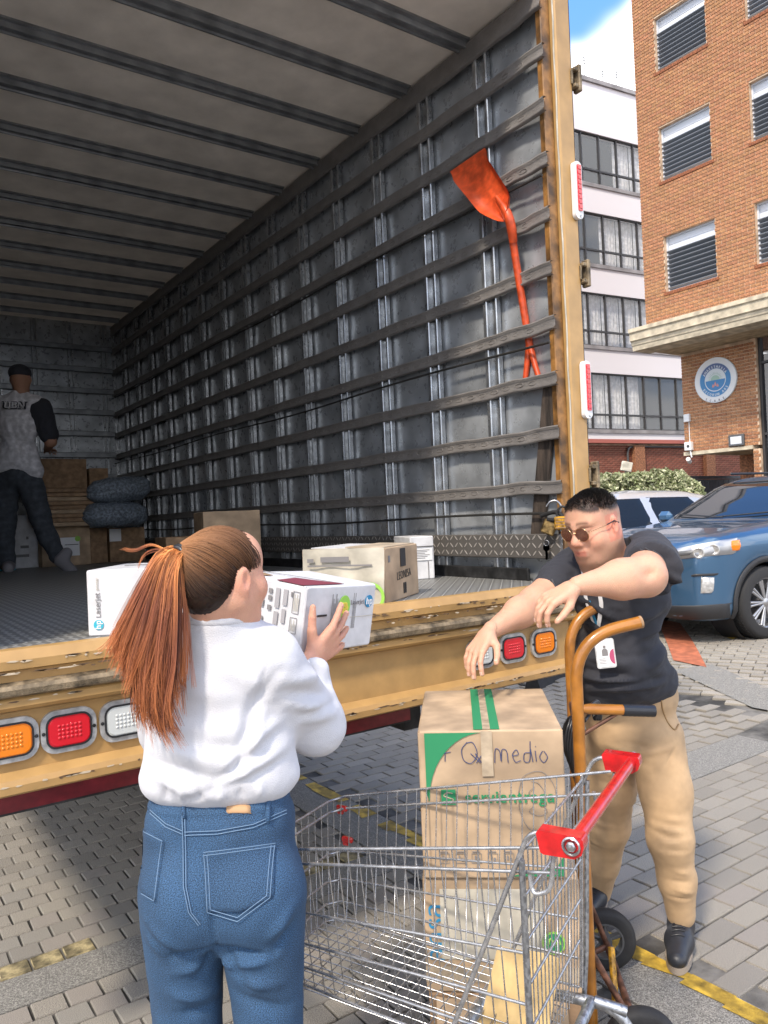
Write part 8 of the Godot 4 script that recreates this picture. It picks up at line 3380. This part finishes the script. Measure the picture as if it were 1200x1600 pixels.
	ch.chain([spot(1022, 1150, 2.80), spot(1040, 1235, 2.76), spot(1047, 1310, 2.74), spot(1058, 1375, 2.77), spot(1064, 1428, 2.80)], [0.104, 0.088, 0.077, 0.063, 0.051], 0.03)
	ch.chain([spot(956, 1160, 2.92), spot(955, 1230, 2.96), spot(952, 1290, 3.0), spot(942, 1345, 3.07), spot(935, 1392, 3.12)], [0.102, 0.088, 0.076, 0.063, 0.052], 0.03)
	ch.fill(0.0085)
	var co := spot(1000, 1200, 2.7)
	var cf := [
		[-0.09, 0.06, 0.02, 0.03, 0.012, 0.009], [-0.08, 0.03, 0.04, 0.0, 0.012, -0.008], [0.0, 0.04, 0.12, 0.07, 0.012, 0.008], [-0.04, 0.08, 0.06, 0.06, 0.010, -0.007],
		[-0.11, -0.05, -0.02, -0.08, 0.014, 0.008], [-0.1, -0.1, -0.03, -0.12, 0.012, -0.006],
		[0.04, -0.20, 0.14, -0.22, 0.011, 0.012], [0.03, -0.22, 0.13, -0.25, 0.010, -0.010], [0.05, -0.25, 0.16, -0.245, 0.011, 0.011], [0.05, -0.275, 0.15, -0.28, 0.010, -0.009],
		[0.06, -0.17, 0.15, -0.18, 0.012, 0.008], [0.10, -0.36, 0.17, -0.38, 0.012, 0.009], [0.09, -0.40, 0.17, -0.41, 0.010, -0.009], [0.10, -0.43, 0.17, -0.45, 0.010, 0.011], [0.09, -0.465, 0.17, -0.475, 0.009, -0.008],
		[-0.12, -0.28, -0.05, -0.29, 0.011, 0.009], [-0.14, -0.36, -0.08, -0.38, 0.011, 0.009], [-0.15, -0.40, -0.09, -0.42, 0.010, -0.008], [0.13, 0.07, 0.08, 0.0, 0.007, -0.008],
	]
	part(w, "chinos", ch.mesh(fold_bend(co, rt, Vector3.UP, back, cf.map(func(q): return [q[0], q[1], q[2], q[3], q[4] * 0.8, q[5] * 0.6]), 0.0018, Vector3(8, 14, 8), 72), null, 2), "chino")
	var mb := MB.new()
	var sl := PackedVector3Array()
	for q in [[1033, 1092], [1036, 1110], [1043, 1128], [1054, 1140], [1060, 1132]]:
		sl.append(spot(q[0], q[1], 2.3))
	drape_line(ch, mb, smooth_path(sl, 8), Vector3.ZERO, 0.003, 0.001, 1.0)
	part(w, "pocket_welt", mb, mat("chino_dark", lin(0.36, 0.22, 0.1), 0.9))
	# ---- shoes
	for q in [[leg[0][2], (rt * -0.42 + back * 0.90).normalized(), 1050, 1500, 2.72], [leg[1][2], (rt * -0.5 + back * 0.8).normalized(), 932, 1425, 3.06]]:
		var an: Vector3 = q[0]
		an.y = 0.075
		var to_: Vector3 = q[1]
		var sd := to_.cross(Vector3.UP)
		var sf := Field.new()
		sf.cap(an + to_ * -0.055 + Vector3(0, -0.025, 0), an + to_ * 0.06 + Vector3(0, -0.022, 0), 0.042, 0.044, 0.03)
		sf.cap(an + to_ * 0.06 + Vector3(0, -0.026, 0), an + to_ * 0.165 + Vector3(0, -0.032, 0), 0.046, 0.034, 0.03, Vector3.UP, 0.85)
		sf.cap(an + to_ * -0.035, an + Vector3(0, 0.055, 0) + to_ * -0.005, 0.044, 0.044, 0.03)
		sf.rbox(an + Vector3(0, -0.105, 0), Vector3(0.4, 0.045, 0.4), 0.002, Basis(), 0.004, true)
		sf.fill(0.006)
		var sh := part(w, "shoe", sf.mesh(), "shoe_black")
		mb = MB.new()
		var out := PackedVector2Array()
		for k in 28:
			var a := TAU * k / 28
			var u := cos(a)
			out.append(Vector2(sin(a) * (0.044 + 0.006 * u), 0.06 + u * 0.138))
		mb.prism(out, Transform3D(Basis(sd, to_, Vector3.UP if sd.cross(to_).y > 0 else Vector3.UP), Vector3(an.x, 0.004, an.z)), 0.022, true)
		part(sh, "sole", mb, "sole")
		mb = MB.new()
		for k in 5:
			var c: Vector3 = an + to_ * (0.02 + k * 0.019) + Vector3(0, 0.036 - k * 0.010, 0)
			var lp := PackedVector3Array()
			for j in 7:
				var t := j / 6.0 * 2.0 - 1.0
				lp.append(sf.hit(c + sd * (t * 0.022) + to_ * (0.004 * t) + Vector3(0, 0.05, 0), Vector3.DOWN, 0.2) + Vector3(0, 0.002, 0))
			mb.tube(lp, 0.0026, 6)
		part(sh, "laces", mb, "tape_black")
		mb = MB.new()
		var sp := Field.new()
		sp.cap(an + Vector3(0, 0.03, 0), an + Vector3(0, 0.11, 0), 0.043, 0.046, 0.02)
		sp.fill(0.008)
		part(sh, "sock", sp.mesh(), "tee_black")
	# ---- sunglasses
	var gl := thing_part(w, "sunglasses")
	var eyes := []
	for s in [-1.0, 1.0]:
		var c: Vector3 = H.call(s * 0.033, -0.006, 0.104)
		var gb := hb * Basis(Vector3.UP, s * 0.10) * Basis(Vector3.RIGHT, 0.08)
		var loop := PackedVector3Array()
		var poly := PackedVector2Array()
		for k in 28:
			var a := TAU * k / 28
			var q := Vector2(cos(a) * 0.0255, sin(a) * 0.0225)
			q.x = signf(q.x) * pow(absf(q.x) / 0.0255, 0.85) * 0.0255
			poly.append(q)
			loop.append(c + gb * Vector3(q.x, q.y, 0))
		var lm := MB.new()
		lm.prism(poly, Transform3D(gb, c + gb * Vector3(0, 0, -0.0008)), 0.0016)
		part(gl, "lens", lm, "lens_tint")
		lm = MB.new()
		lm.tube(loop, 0.0014, 6, false, true)
		part(gl, "rim", lm, "gold")
		lm = MB.new()
		var hinge := c + gb * Vector3(s * 0.026, 0.006, -0.002)
		lm.tube(PackedVector3Array([hinge, H.call(s * 0.071, 0.004, 0.078), H.call(s * 0.086, 0.008, 0.03)]), 0.0014, 6)
		part(gl, "temple", lm, "gold")
		lm = MB.new()
		lm.tube(PackedVector3Array([H.call(s * 0.0855, 0.008, 0.034), H.call(s * 0.090, 0.012, 0.0), H.call(s * 0.088, 0.0, -0.022)]), 0.0022, 6)
		part(gl, "temple_tip", lm, "black_plastic")
	mb = MB.new()
	mb.tube(smooth_path(PackedVector3Array([H.call(-0.010, 0.0, 0.106), H.call(0, 0.003, 0.111), H.call(0.010, 0.0, 0.106)]), 4), 0.0013, 6)
	mb.tube(PackedVector3Array([H.call(-0.013, 0.010, 0.105), H.call(0.013, 0.010, 0.105)]), 0.0011, 6)
	part(gl, "bridge", mb, "gold")
	# short hairs on top
	mb = MB.new()
	var r := RandomNumberGenerator.new()
	r.seed = 3
	for k in 5200:
		var a := r.randf() * TAU
		var el := r.randf_range(0.35, 1.57)
		var dl := Vector3(cos(el) * sin(a), sin(el), cos(el) * cos(a))
		var dirw := hb * dl
		var p := f.hit(hc + dirw * 0.16, -dirw, 0.16)
		var l: Vector3 = (hb.inverse() * (p - hc)) / K
		var line := 0.068 if l.z > 0.03 else 0.050
		if l.y < line + r.randf() * 0.012:
			continue
		var g := (dirw * 0.7 + hb * Vector3(0, 0.25, 0.5) + Vector3(r.randfn(), r.randfn(), r.randfn()) * 0.25).normalized()
		var len := 0.006 * smoothstep(line, line + 0.03, l.y) + 0.005
		mb.tube(PackedVector3Array([p + dirw * 0.002, p + dirw * 0.003 + g * len]), [0.0008, 0.0003], 3, false)
	part(w, "hair", mb, "hair_black")
	# ---- lanyard and badge
	var lay := func(pts: Array, m: String, wd: float) -> void:
		var o := PackedVector3Array()
		for q in pts:
			o.append(spot(q[0], q[1], 2.1))
		var fine := smooth_path(o, 6)
		var rows := []
		for k in fine.size():
			var q := ts.hit(fine[k], (fine[k] - cam.position).normalized(), 1.2)
			var g := ts.grad(q)
			q += g * 0.004
			var tdir := (fine[mini(k + 1, fine.size() - 1)] - fine[maxi(k - 1, 0)]).normalized()
			var sd := tdir.cross(g).normalized()
			rows.append([q - sd * wd, q + g * 0.001, q + sd * wd])
		var lb := MB.new()
		lb.grid(rows)
		part(w, "lanyard_strap", lb, m)
	lay.call([[912, 892], [915, 925], [921, 950], [930, 975]], "print_white", 0.008)
	lay.call([[921, 938], [925, 955], [931, 972], [934, 986]], "print_blue", 0.008)
	lay.call([[938, 930], [940, 945], [938, 962], [935, 980]], "print_white", 0.007)
	lay.call([[971, 850], [966, 868], [958, 885], [949, 900]], "print_white", 0.008)
	lay.call([[955, 886], [950, 896], [944, 905]], "print_green", 0.008)
	var bq := spot(941, 1018, 2.1)
	var bp := ts.hit(bq, (bq - cam.position).normalized(), 1.2) + back * 0.035
	var bb := Basis(rt, Vector3.UP, back) * Basis(Vector3.BACK, 0.06) * Basis(Vector3.RIGHT, -0.1)
	var bf := Transform3D(bb, bp)
	mb = MB.new()
	mb.prism(rect_round(0.066, 0.098, 0.008), bf, 0.004, true)
	var badge := part(w, "badge", mb, "chrome")
	mb = MB.new()
	mb.prism(rect_round(0.058, 0.088, 0.004), bf.translated_local(Vector3(0, 0, 0.004)), 0.001)
	part(badge, "card", mb, "print_white")
	mb = MB.new()
	var dd := PackedVector2Array()
	for k in 13:
		var a := lerpf(PI * 0.5, PI * 1.5, k / 12.0)
		dd.append(Vector2(0.028 + cos(a) * 0.016, -0.012 + sin(a) * 0.025))
	mb.prism(dd, bf.translated_local(Vector3(0, 0, 0.0052)), 0.0006)
	part(badge, "maroon_shape", mb, mat("badge_pink", lin(0.42, 0.06, 0.14), 0.5))
	mb = MB.new()
	mb.prism(at2(Vector2(-0.002, 0.022), disc(0.005, 14)), bf.translated_local(Vector3(0, 0, 0.0052)), 0.0006)
	mb.prism(PackedVector2Array([Vector2(-0.012, -0.008), Vector2(0.008, -0.008), Vector2(0.008, 0.010), Vector2(0.003, 0.016), Vector2(-0.007, 0.016), Vector2(-0.012, 0.010)]), bf.translated_local(Vector3(0, 0, 0.0052)), 0.0006)
	part(badge, "portrait", mb, "print_grey")
	mb = MB.new()
	for k in 4:
		mb.prism(rc(-0.024, -0.018 - k * 0.005, -0.002 + 0.004 * (k % 2), -0.0165 - k * 0.005), bf.translated_local(Vector3(0, 0, 0.0052)), 0.0006)
	part(badge, "print_line", mb, "print_grey")
	mb = MB.new()
	mb.tube(PackedVector3Array([bf * Vector3(-0.004, 0.047, 0.004), spot(935, 984, 2.1) + (bp - spot(941, 1018, 2.1)) + back * 0.002]), 0.003, 8)
	part(badge, "clip", mb, "steel")
	# printed swirl on the left shoulder
	mb = MB.new()
	for q in [[[1000, 858], [1012, 866], [1020, 880], [1016, 892]], [[1008, 856], [1022, 866], [1030, 882], [1026, 894]], [[1020, 860], [1034, 870], [1041, 886]], [[862, 905], [868, 916], [876, 922]], [[852, 912], [858, 924], [866, 934]]]:
		var o := PackedVector3Array()
		for e in q:
			o.append(spot(e[0], e[1], 2.1))
		drape_line(ts, mb, smooth_path(o, 6), Vector3.ZERO, 0.0022, 0.0005, 1.2)
	part(w, "shoulder_print", mb, mat("print_dark", lin(0.05, 0.052, 0.06), 0.35))


func thing_part(parent: Node3D, called: String) -> Node3D:
	var o := Node3D.new()
	o.name = called
	parent.add_child(o, true)
	return o


# ------------------------------------------------------------------ the loader inside the truck
func build_worker() -> void:
	var fwv := -cam.basis.z
	fwv.y = 0
	fwv = fwv.normalized()
	var rt := fwv.cross(Vector3.UP)
	var back := -fwv
	var B := Basis(rt, Vector3.UP, back)
	var D := 6.45
	var base := spot(40, 888, D)
	base.y = FLOOR
	var w := thing("person", "person in dark cap and grey t-shirt with black sleeves, deep inside the truck", "person", base)
	var skin := MB.new()
	var f := Field.new()
	f.ell(spot(32, 591, D), Vector3(0.078, 0.10, 0.095), B, 0.02)
	f.cap(spot(33, 600, D), spot(33, 625, D), 0.06, 0.07, 0.03)
	f.ell(spot(47, 594, D), Vector3(0.012, 0.032, 0.02), B, 0.01)
	f.ell(spot(17, 594, D), Vector3(0.012, 0.032, 0.02), B, 0.01)
	var shr := spot(64, 640, D)
	var elr := spot(79, 690, D - 0.02)
	var wrr := spot(74, 702, D + 0.28)
	f.chain([shr, elr], [0.05, 0.045], 0.02)
	f.cap(elr, wrr, 0.046, 0.03, 0.03)
	hand_blobs(f, Transform3D(Basis(rt * -1.0, fwv, Vector3.UP), wrr), [0.5, 0.5, 0.5, 0.5], 0.5, [0.6, 0.7, -0.2, 0.4])
	var shl := spot(-10, 642, D)
	var ell := spot(-28, 690, D)
	f.chain([shl, ell, spot(-20, 705, D + 0.28)], [0.05, 0.045, 0.03], 0.02)
	f.cap(spot(28, 650, D), spot(28, 740, D), 0.08, 0.09, 0.04)
	f.chain([spot(48, 750, D), spot(70, 815, D - 0.02), spot(90, 870, D - 0.12)], [0.07, 0.05, 0.035], 0.03)
	f.chain([spot(14, 750, D), spot(8, 820, D + 0.05), spot(12, 875, D + 0.1)], [0.07, 0.05, 0.035], 0.03)
	f.fill(0.011)
	f.mesh(null, skin_tint(Color(0.36, 0.19, 0.12), 21), 1, skin)
	part(w, "body", skin, "skin")
	# cap
	f = Field.new()
	f.ell(spot(31, 583, D), Vector3(0.088, 0.075, 0.102), B, 0.02)
	f.rbox(spot(31, 600, D), Vector3(0.2, 0.045, 0.2), 0.01, Basis(), 0.005, true)
	f.ell(spot(26, 588, D + 0.14), Vector3(0.06, 0.01, 0.06), B, 0.02)
	f.fill(0.01)
	part(w, "cap", f.mesh(), "tee_black")
	# shirt
	f = Field.new()
	f.ell(spot(28, 660, D), Vector3(0.185, 0.20, 0.125), B, 0.05)
	f.ell(spot(28, 715, D), Vector3(0.175, 0.19, 0.125), B, 0.05)
	f.cap(spot(2, 634, D), spot(56, 632, D), 0.085, 0.085, 0.05)
	f.cap(spot(30, 618, D), spot(30, 640, D), 0.075, 0.11, 0.05)
	f.cap(spot(10, 730, D), spot(50, 736, D), 0.10, 0.095, 0.05)
	f.fill(0.012)
	var fo := [[-0.1, -0.05, 0.02, -0.2, 0.02, 0.012], [0.0, 0.0, 0.06, -0.25, 0.018, -0.012], [0.08, 0.05, 0.12, -0.2, 0.02, 0.012], [-0.05, 0.1, 0.0, -0.1, 0.02, 0.01], [0.1, -0.2, 0.0, -0.3, 0.02, 0.012]]
	part(w, "t_shirt", f.mesh(fold_bend(spot(28, 670, D), rt, Vector3.UP, back, fo, 0.012, Vector3(6, 5, 6), 51), null, 2), "tee_grey")
	var tsf := f
	for s in [[shr, elr, 0.82], [shl, ell, 0.82]]:
		f = Field.new()
		f.cap(s[0] + Vector3(0, 0.0, 0), s[0].lerp(s[1], s[2]), 0.094, 0.074, 0.03)
		f.cap(s[0], s[0].lerp(spot(28, 628, D), 0.55) + Vector3(0, 0.03, 0), 0.08, 0.055, 0.03)
		f.fill(0.011)
		part(w, "sleeve", f.mesh(fold_bend(s[0], rt, Vector3.UP, back, [], 0.012, Vector3(9, 9, 9), 52), null, 2), "tee_black")
	# trousers
	f = Field.new()
	f.ell(spot(30, 745, D), Vector3(0.17, 0.11, 0.13), B, 0.05)
	f.chain([spot(47, 755, D), spot(62, 805, D - 0.02), spot(76, 840, D - 0.06), spot(92, 872, D - 0.12)], [0.105, 0.085, 0.075, 0.062], 0.03)
	f.chain([spot(14, 755, D), spot(7, 815, D + 0.05), spot(10, 880, D + 0.1)], [0.105, 0.085, 0.07], 0.03)
	f.fill(0.012)
	part(w, "trousers", f.mesh(fold_bend(spot(30, 800, D), rt, Vector3.UP, back, [], 0.016, Vector3(7, 7, 7), 53), null, 2), "trousers_grey")
	for q in [[spot(96, 876, D - 0.16), spot(112, 893, D - 0.22), spot(104, 864, D - 0.13)], [spot(13, 884, D + 0.1), spot(13, 888, D - 0.06), spot(12, 872, D + 0.1)]]:
		f = Field.new()
		f.cap(q[0], q[1], 0.052, 0.046, 0.03)
		f.cap(q[0], q[2], 0.05, 0.046, 0.03)
		f.fill(0.01)
		part(w, "shoe", f.mesh(), "shoe_grey")
	var lq := spot(24, 634, D - 0.6)
	var lp := tsf.hit(lq, (lq - cam.position).normalized(), 1.2) + back * 0.012
	var nrm := tsf.grad(lp)
	var lb := Basis.looking_at(-nrm, Vector3.UP) * Basis(Vector3.BACK, -0.05)
	lettering(w, "UBN", 0.092, Transform3D(lb, lp + nrm * 0.006), "tee_black", "Droid Serif", 800, 0.006)
	lettering(w, "UBN", 0.076, Transform3D(lb, lp + nrm * 0.012), "tee_grey", "Droid Serif", 800, 0.006)


# ------------------------------------------------------------------ small things in and round the truck
func build_small() -> void:
	# shovel tucked behind the rails
	var xw := XR + 0.02
	var u := func(z: float, y: float, o: float) -> Vector3: return Vector3(XR - o, y, z)
	var t := thing("shovel", "bright orange plastic shovel stuck upside down behind the truck's wall rails", "shovel", Vector3(2.5, 2.2, -2.5))
	# blade corners on the wall: top edge to shoulder
	var a := at_wall(703, 268, 0.075)
	var b := at_wall(757, 231, 0.05)
	var c := at_wall(819, 326, 0.05)
	var e := at_wall(772, 352, 0.075)
	var neck := at_wall(797, 352, 0.05)
	var mb := MB.new()
	for side in 2:
		var rows := []
		for k in 17:
			var row := []
			var v := k / 16.0
			for j in 17:
				var s := j / 16.0
				# the outline narrows round to the neck at the lower end
				var nar := 1.0 - 0.55 * pow(clampf((v - 0.72) / 0.28, 0, 1), 2.0)
				var ss := 0.5 + (s - 0.5) * nar
				var p := a.lerp(b, ss).lerp(e.lerp(c, ss), v)
				p = p.lerp(neck, 0.55 * pow(clampf((v - 0.80) / 0.20, 0, 1), 1.6))
				var rim := pow(absf(s * 2.0 - 1.0), 4.0)
				var lift_by := 0.035 * rim * smoothstep(0.0, 0.25, v) + 0.02 * smoothstep(0.72, 1.0, v) + 0.016 * exp(-pow((s - 0.5) / 0.07, 2)) * smoothstep(0.5, 0.95, v)
				p.x -= lift_by - (0.004 if side == 1 else 0.0)
				row.append(p)
			rows.append(row)
		mb.grid(rows, side == 0)
	part(t, "blade", mb, "shovel")
	mb = MB.new()
	mb.tube(smooth_path(PackedVector3Array([at_wall(776, 308, 0.075), at_wall(792, 332, 0.085), at_wall(799, 356, 0.07), at_wall(802, 378, 0.045)]), 5), [0.010, 0.012, 0.014, 0.016, 0.018, 0.020, 0.021, 0.0215, 0.022, 0.022, 0.022, 0.022, 0.021, 0.020, 0.0195, 0.019], 12)
	part(t, "socket", mb, "shovel")
	mb = MB.new()
	mb.tube(PackedVector3Array([at_wall(801, 374, 0.045), at_wall(808, 420, 0.012), at_wall(823, 512, -0.028), at_wall(828, 545, -0.028)]), 0.0172, 14)
	part(t, "shaft", mb, "shovel")
	mb = MB.new()
	mb.tube(PackedVector3Array([at_wall(827, 540, -0.028), at_wall(823, 575, -0.028), at_wall(820, 600, -0.026)]), [0.017, 0.014, 0.012], 10)
	mb.tube(PackedVector3Array([at_wall(827, 536, -0.028), at_wall(836, 570, -0.028), at_wall(845, 600, -0.026)]), [0.017, 0.014, 0.012], 10)
	mb.tube(PackedVector3Array([at_wall(820, 600, -0.026), at_wall(845, 600, -0.026)]), 0.013, 10)
	part(t, "grip", mb, "shovel")
	# dark plank leaning behind the lower rails
	var p0 := at_wall(861, 596, -0.026)
	var p1 := at_wall(838, 862, -0.024)
	mb = MB.new()
	var dy := (p0 - p1).normalized()
	mb.box((p0 + p1) * 0.5, Vector3(0.02, p0.distance_to(p1), 0.078), Basis(Vector3.RIGHT, dy, Vector3.RIGHT.cross(dy)).orthonormalized(), 0.004)
	tag(part(self, "wooden_plank", mb, "wood_dark"), "dark weathered plank leaning behind the rails beside the rear post", "plank")
	# padlocks on the rod
	for k in 2:
		var pc: Vector3 = at_wall(858, 824, 0.05) if k == 0 else at_wall(880, 817, 0.05)
		var lab: String = ["open tarnished brass padlock with its steel shackle swung out, hung by the rear post", "closed yellow padlock hung beside the open brass one by the rear post"][k]
		var pl := thing("padlock", lab, "padlock", pc, "padlocks by the rear post")
		var bb := Basis(Vector3(0, 0, -1), Vector3.UP, Vector3(-1, 0, 0)) * Basis(Vector3.UP, -0.5) * Basis(Vector3.BACK, 0.42 if k == 0 else 0.0)
		var fr := Transform3D(bb, pc)
		mb = MB.new()
		var ph := 0.062 if k == 0 else 0.056
		mb.box(pc, Vector3(0.06 if k == 0 else 0.072, ph, 0.022), bb, 0.006)
		part(pl, "lock_body", mb, "brass" if k == 0 else "brass_yellow")
		mb = MB.new()
		var sp := PackedVector3Array()
		if k == 0:
			sp = smooth_path(PackedVector3Array([fr * Vector3(0.02, 0.02, 0), fr * Vector3(0.02, 0.075, 0), fr * Vector3(0.012, 0.105, 0), fr * Vector3(-0.012, 0.118, -0.004), fr * Vector3(-0.035, 0.105, -0.008), fr * Vector3(-0.042, 0.08, -0.01)]), 5)
			for j in sp.size():
				sp[j] = fr * (Basis(Vector3.UP, PI) * (fr.affine_inverse() * sp[j]))
		else:
			sp = smooth_path(PackedVector3Array([fr * Vector3(0.024, 0.02, 0), fr * Vector3(0.024, 0.05, 0), fr * Vector3(0, 0.07, 0), fr * Vector3(-0.024, 0.05, 0), fr * Vector3(-0.024, 0.02, 0)]), 5)
		mb.tube(sp, 0.0052, 8)
		part(pl, "shackle", mb, "steel" if k == 0 else "dark_steel")
		if k == 1:
			mb = MB.new()
			for j in 4:
				mb.box(fr * Vector3(0, -0.02 + j * 0.013, 0.0112), Vector3(0.06, 0.004, 0.0012), bb, 0.0)
			part(pl, "engraving", mb, "card_dark")
			mb = MB.new()
			mb.box(fr * Vector3(0, -0.033, 0), Vector3(0.03, 0.012, 0.018), bb, 0.003)
			part(pl, "keyway", mb, "dark_steel")
	var kt := thing("key", "small steel key dangling from the open brass padlock", "key", at_wall(854, 845, 0.05))
	mb = MB.new()
	var kb := Basis(Vector3(0, 0, -1), Vector3.UP, Vector3(-1, 0, 0)) * Basis(Vector3.UP, -0.5)
	var kf := Transform3D(kb, at_wall(854, 857, 0.05))
	mb.prism(PackedVector2Array([Vector2(-0.014, 0.012), Vector2(-0.009, 0.016), Vector2(0.009, 0.016), Vector2(0.014, 0.012), Vector2(0.014, -0.004), Vector2(0.006, -0.012), Vector2(0.006, -0.046), Vector2(0.0, -0.050), Vector2(-0.005, -0.046), Vector2(-0.005, -0.012), Vector2(-0.014, -0.004)]), kf, 0.003)
	part(kt, "blade", mb, "steel")
	mb = MB.new()
	var ringp := PackedVector3Array()
	for j in 14:
		ringp.append(kf * Vector3(cos(TAU * j / 14) * 0.012, 0.024 + sin(TAU * j / 14) * 0.012, 0.002))
	mb.tube(ringp, 0.0012, 5, false, true)
	part(kt, "key_ring", mb, "steel")
	mb = MB.new()
	mb.tube(smooth_path(PackedVector3Array([at_wall(846, 806, 0.05), at_wall(858, 802, 0.055), at_wall(868, 800, 0.05), at_wall(878, 806, 0.045), at_wall(872, 812, 0.05), at_wall(856, 812, 0.055)]), 5), 0.009, 8)
	tag(part(self, "black_strap", mb, "rubber"), "short black strap twisted over the rod above the padlocks", "strap")
	# marker writing on the sheet beside the shovel
	var wf := Transform3D(Basis(Vector3(0, 0, -1), Vector3.UP, Vector3(-1, 0, 0)), Vector3.ZERO)
	# rubber wheel stop on the ground right of the truck
	var s0 := spot(832, 1068, 6.9)
	var s1 := spot(902, 1050, 7.6)
	s0.y = 0.055
	s1.y = 0.055
	var st := thing("wheel_stop", "black rubber wheel stop lying on the pavement behind the orange hand truck", "wheel stop", Vector3((s0.x + s1.x) * 0.5, 0, (s0.z + s1.z) * 0.5))
	var dx := (s1 - s0).normalized()
	var side := dx.cross(Vector3.UP)
	mb = MB.new()
	mb.prism(PackedVector2Array([Vector2(-0.08, 0.0), Vector2(0.08, 0.0), Vector2(0.05, 0.11), Vector2(-0.05, 0.11)]), Transform3D(Basis(side, Vector3.UP, side.cross(Vector3.UP)), Vector3(s0.x, 0.003, s0.z)) if side.cross(Vector3.UP).dot(dx) > 0 else Transform3D(Basis(-side, Vector3.UP, dx), Vector3(s0.x, 0.003, s0.z)), s0.distance_to(s1))
	part(st, "block", mb, "rubber")
	for k in 9:
		mb = MB.new()
		var q := s0.lerp(s1, (k + 0.5) / 9.0) + Vector3(0, 0.06, 0)
		mb.box(q, Vector3(0.03, 0.004, 0.05), Basis(dx, Vector3.UP, dx.cross(Vector3.UP)), 0.001)
		part(st, "stud", mb, "trim_grey")
	mb = MB.new()
	var cpts := PackedVector3Array()
	for q in [[800, 1060, 7.4], [812, 1066, 7.1], [822, 1069, 7.0], [834, 1070, 6.9]]:
		var pp := spot(q[0], q[1], q[2])
		pp.y = 0.02
		cpts.append(pp)
	mb.tube(smooth_path(cpts, 6), 0.012, 6)
	tag(part(self, "black_cable", mb, "rubber"), "short black cable lying on the pavement beside the wheel stop", "cable")


# a point near the truck's right wall, seen at that place of the photograph, standing off the wall by `off`
func at_wall(x: float, y: float, off: float) -> Vector3:
	var d := spot(x, y, 1.0) - cam.position
	return cam.position + d * ((XR - off) / d.x)
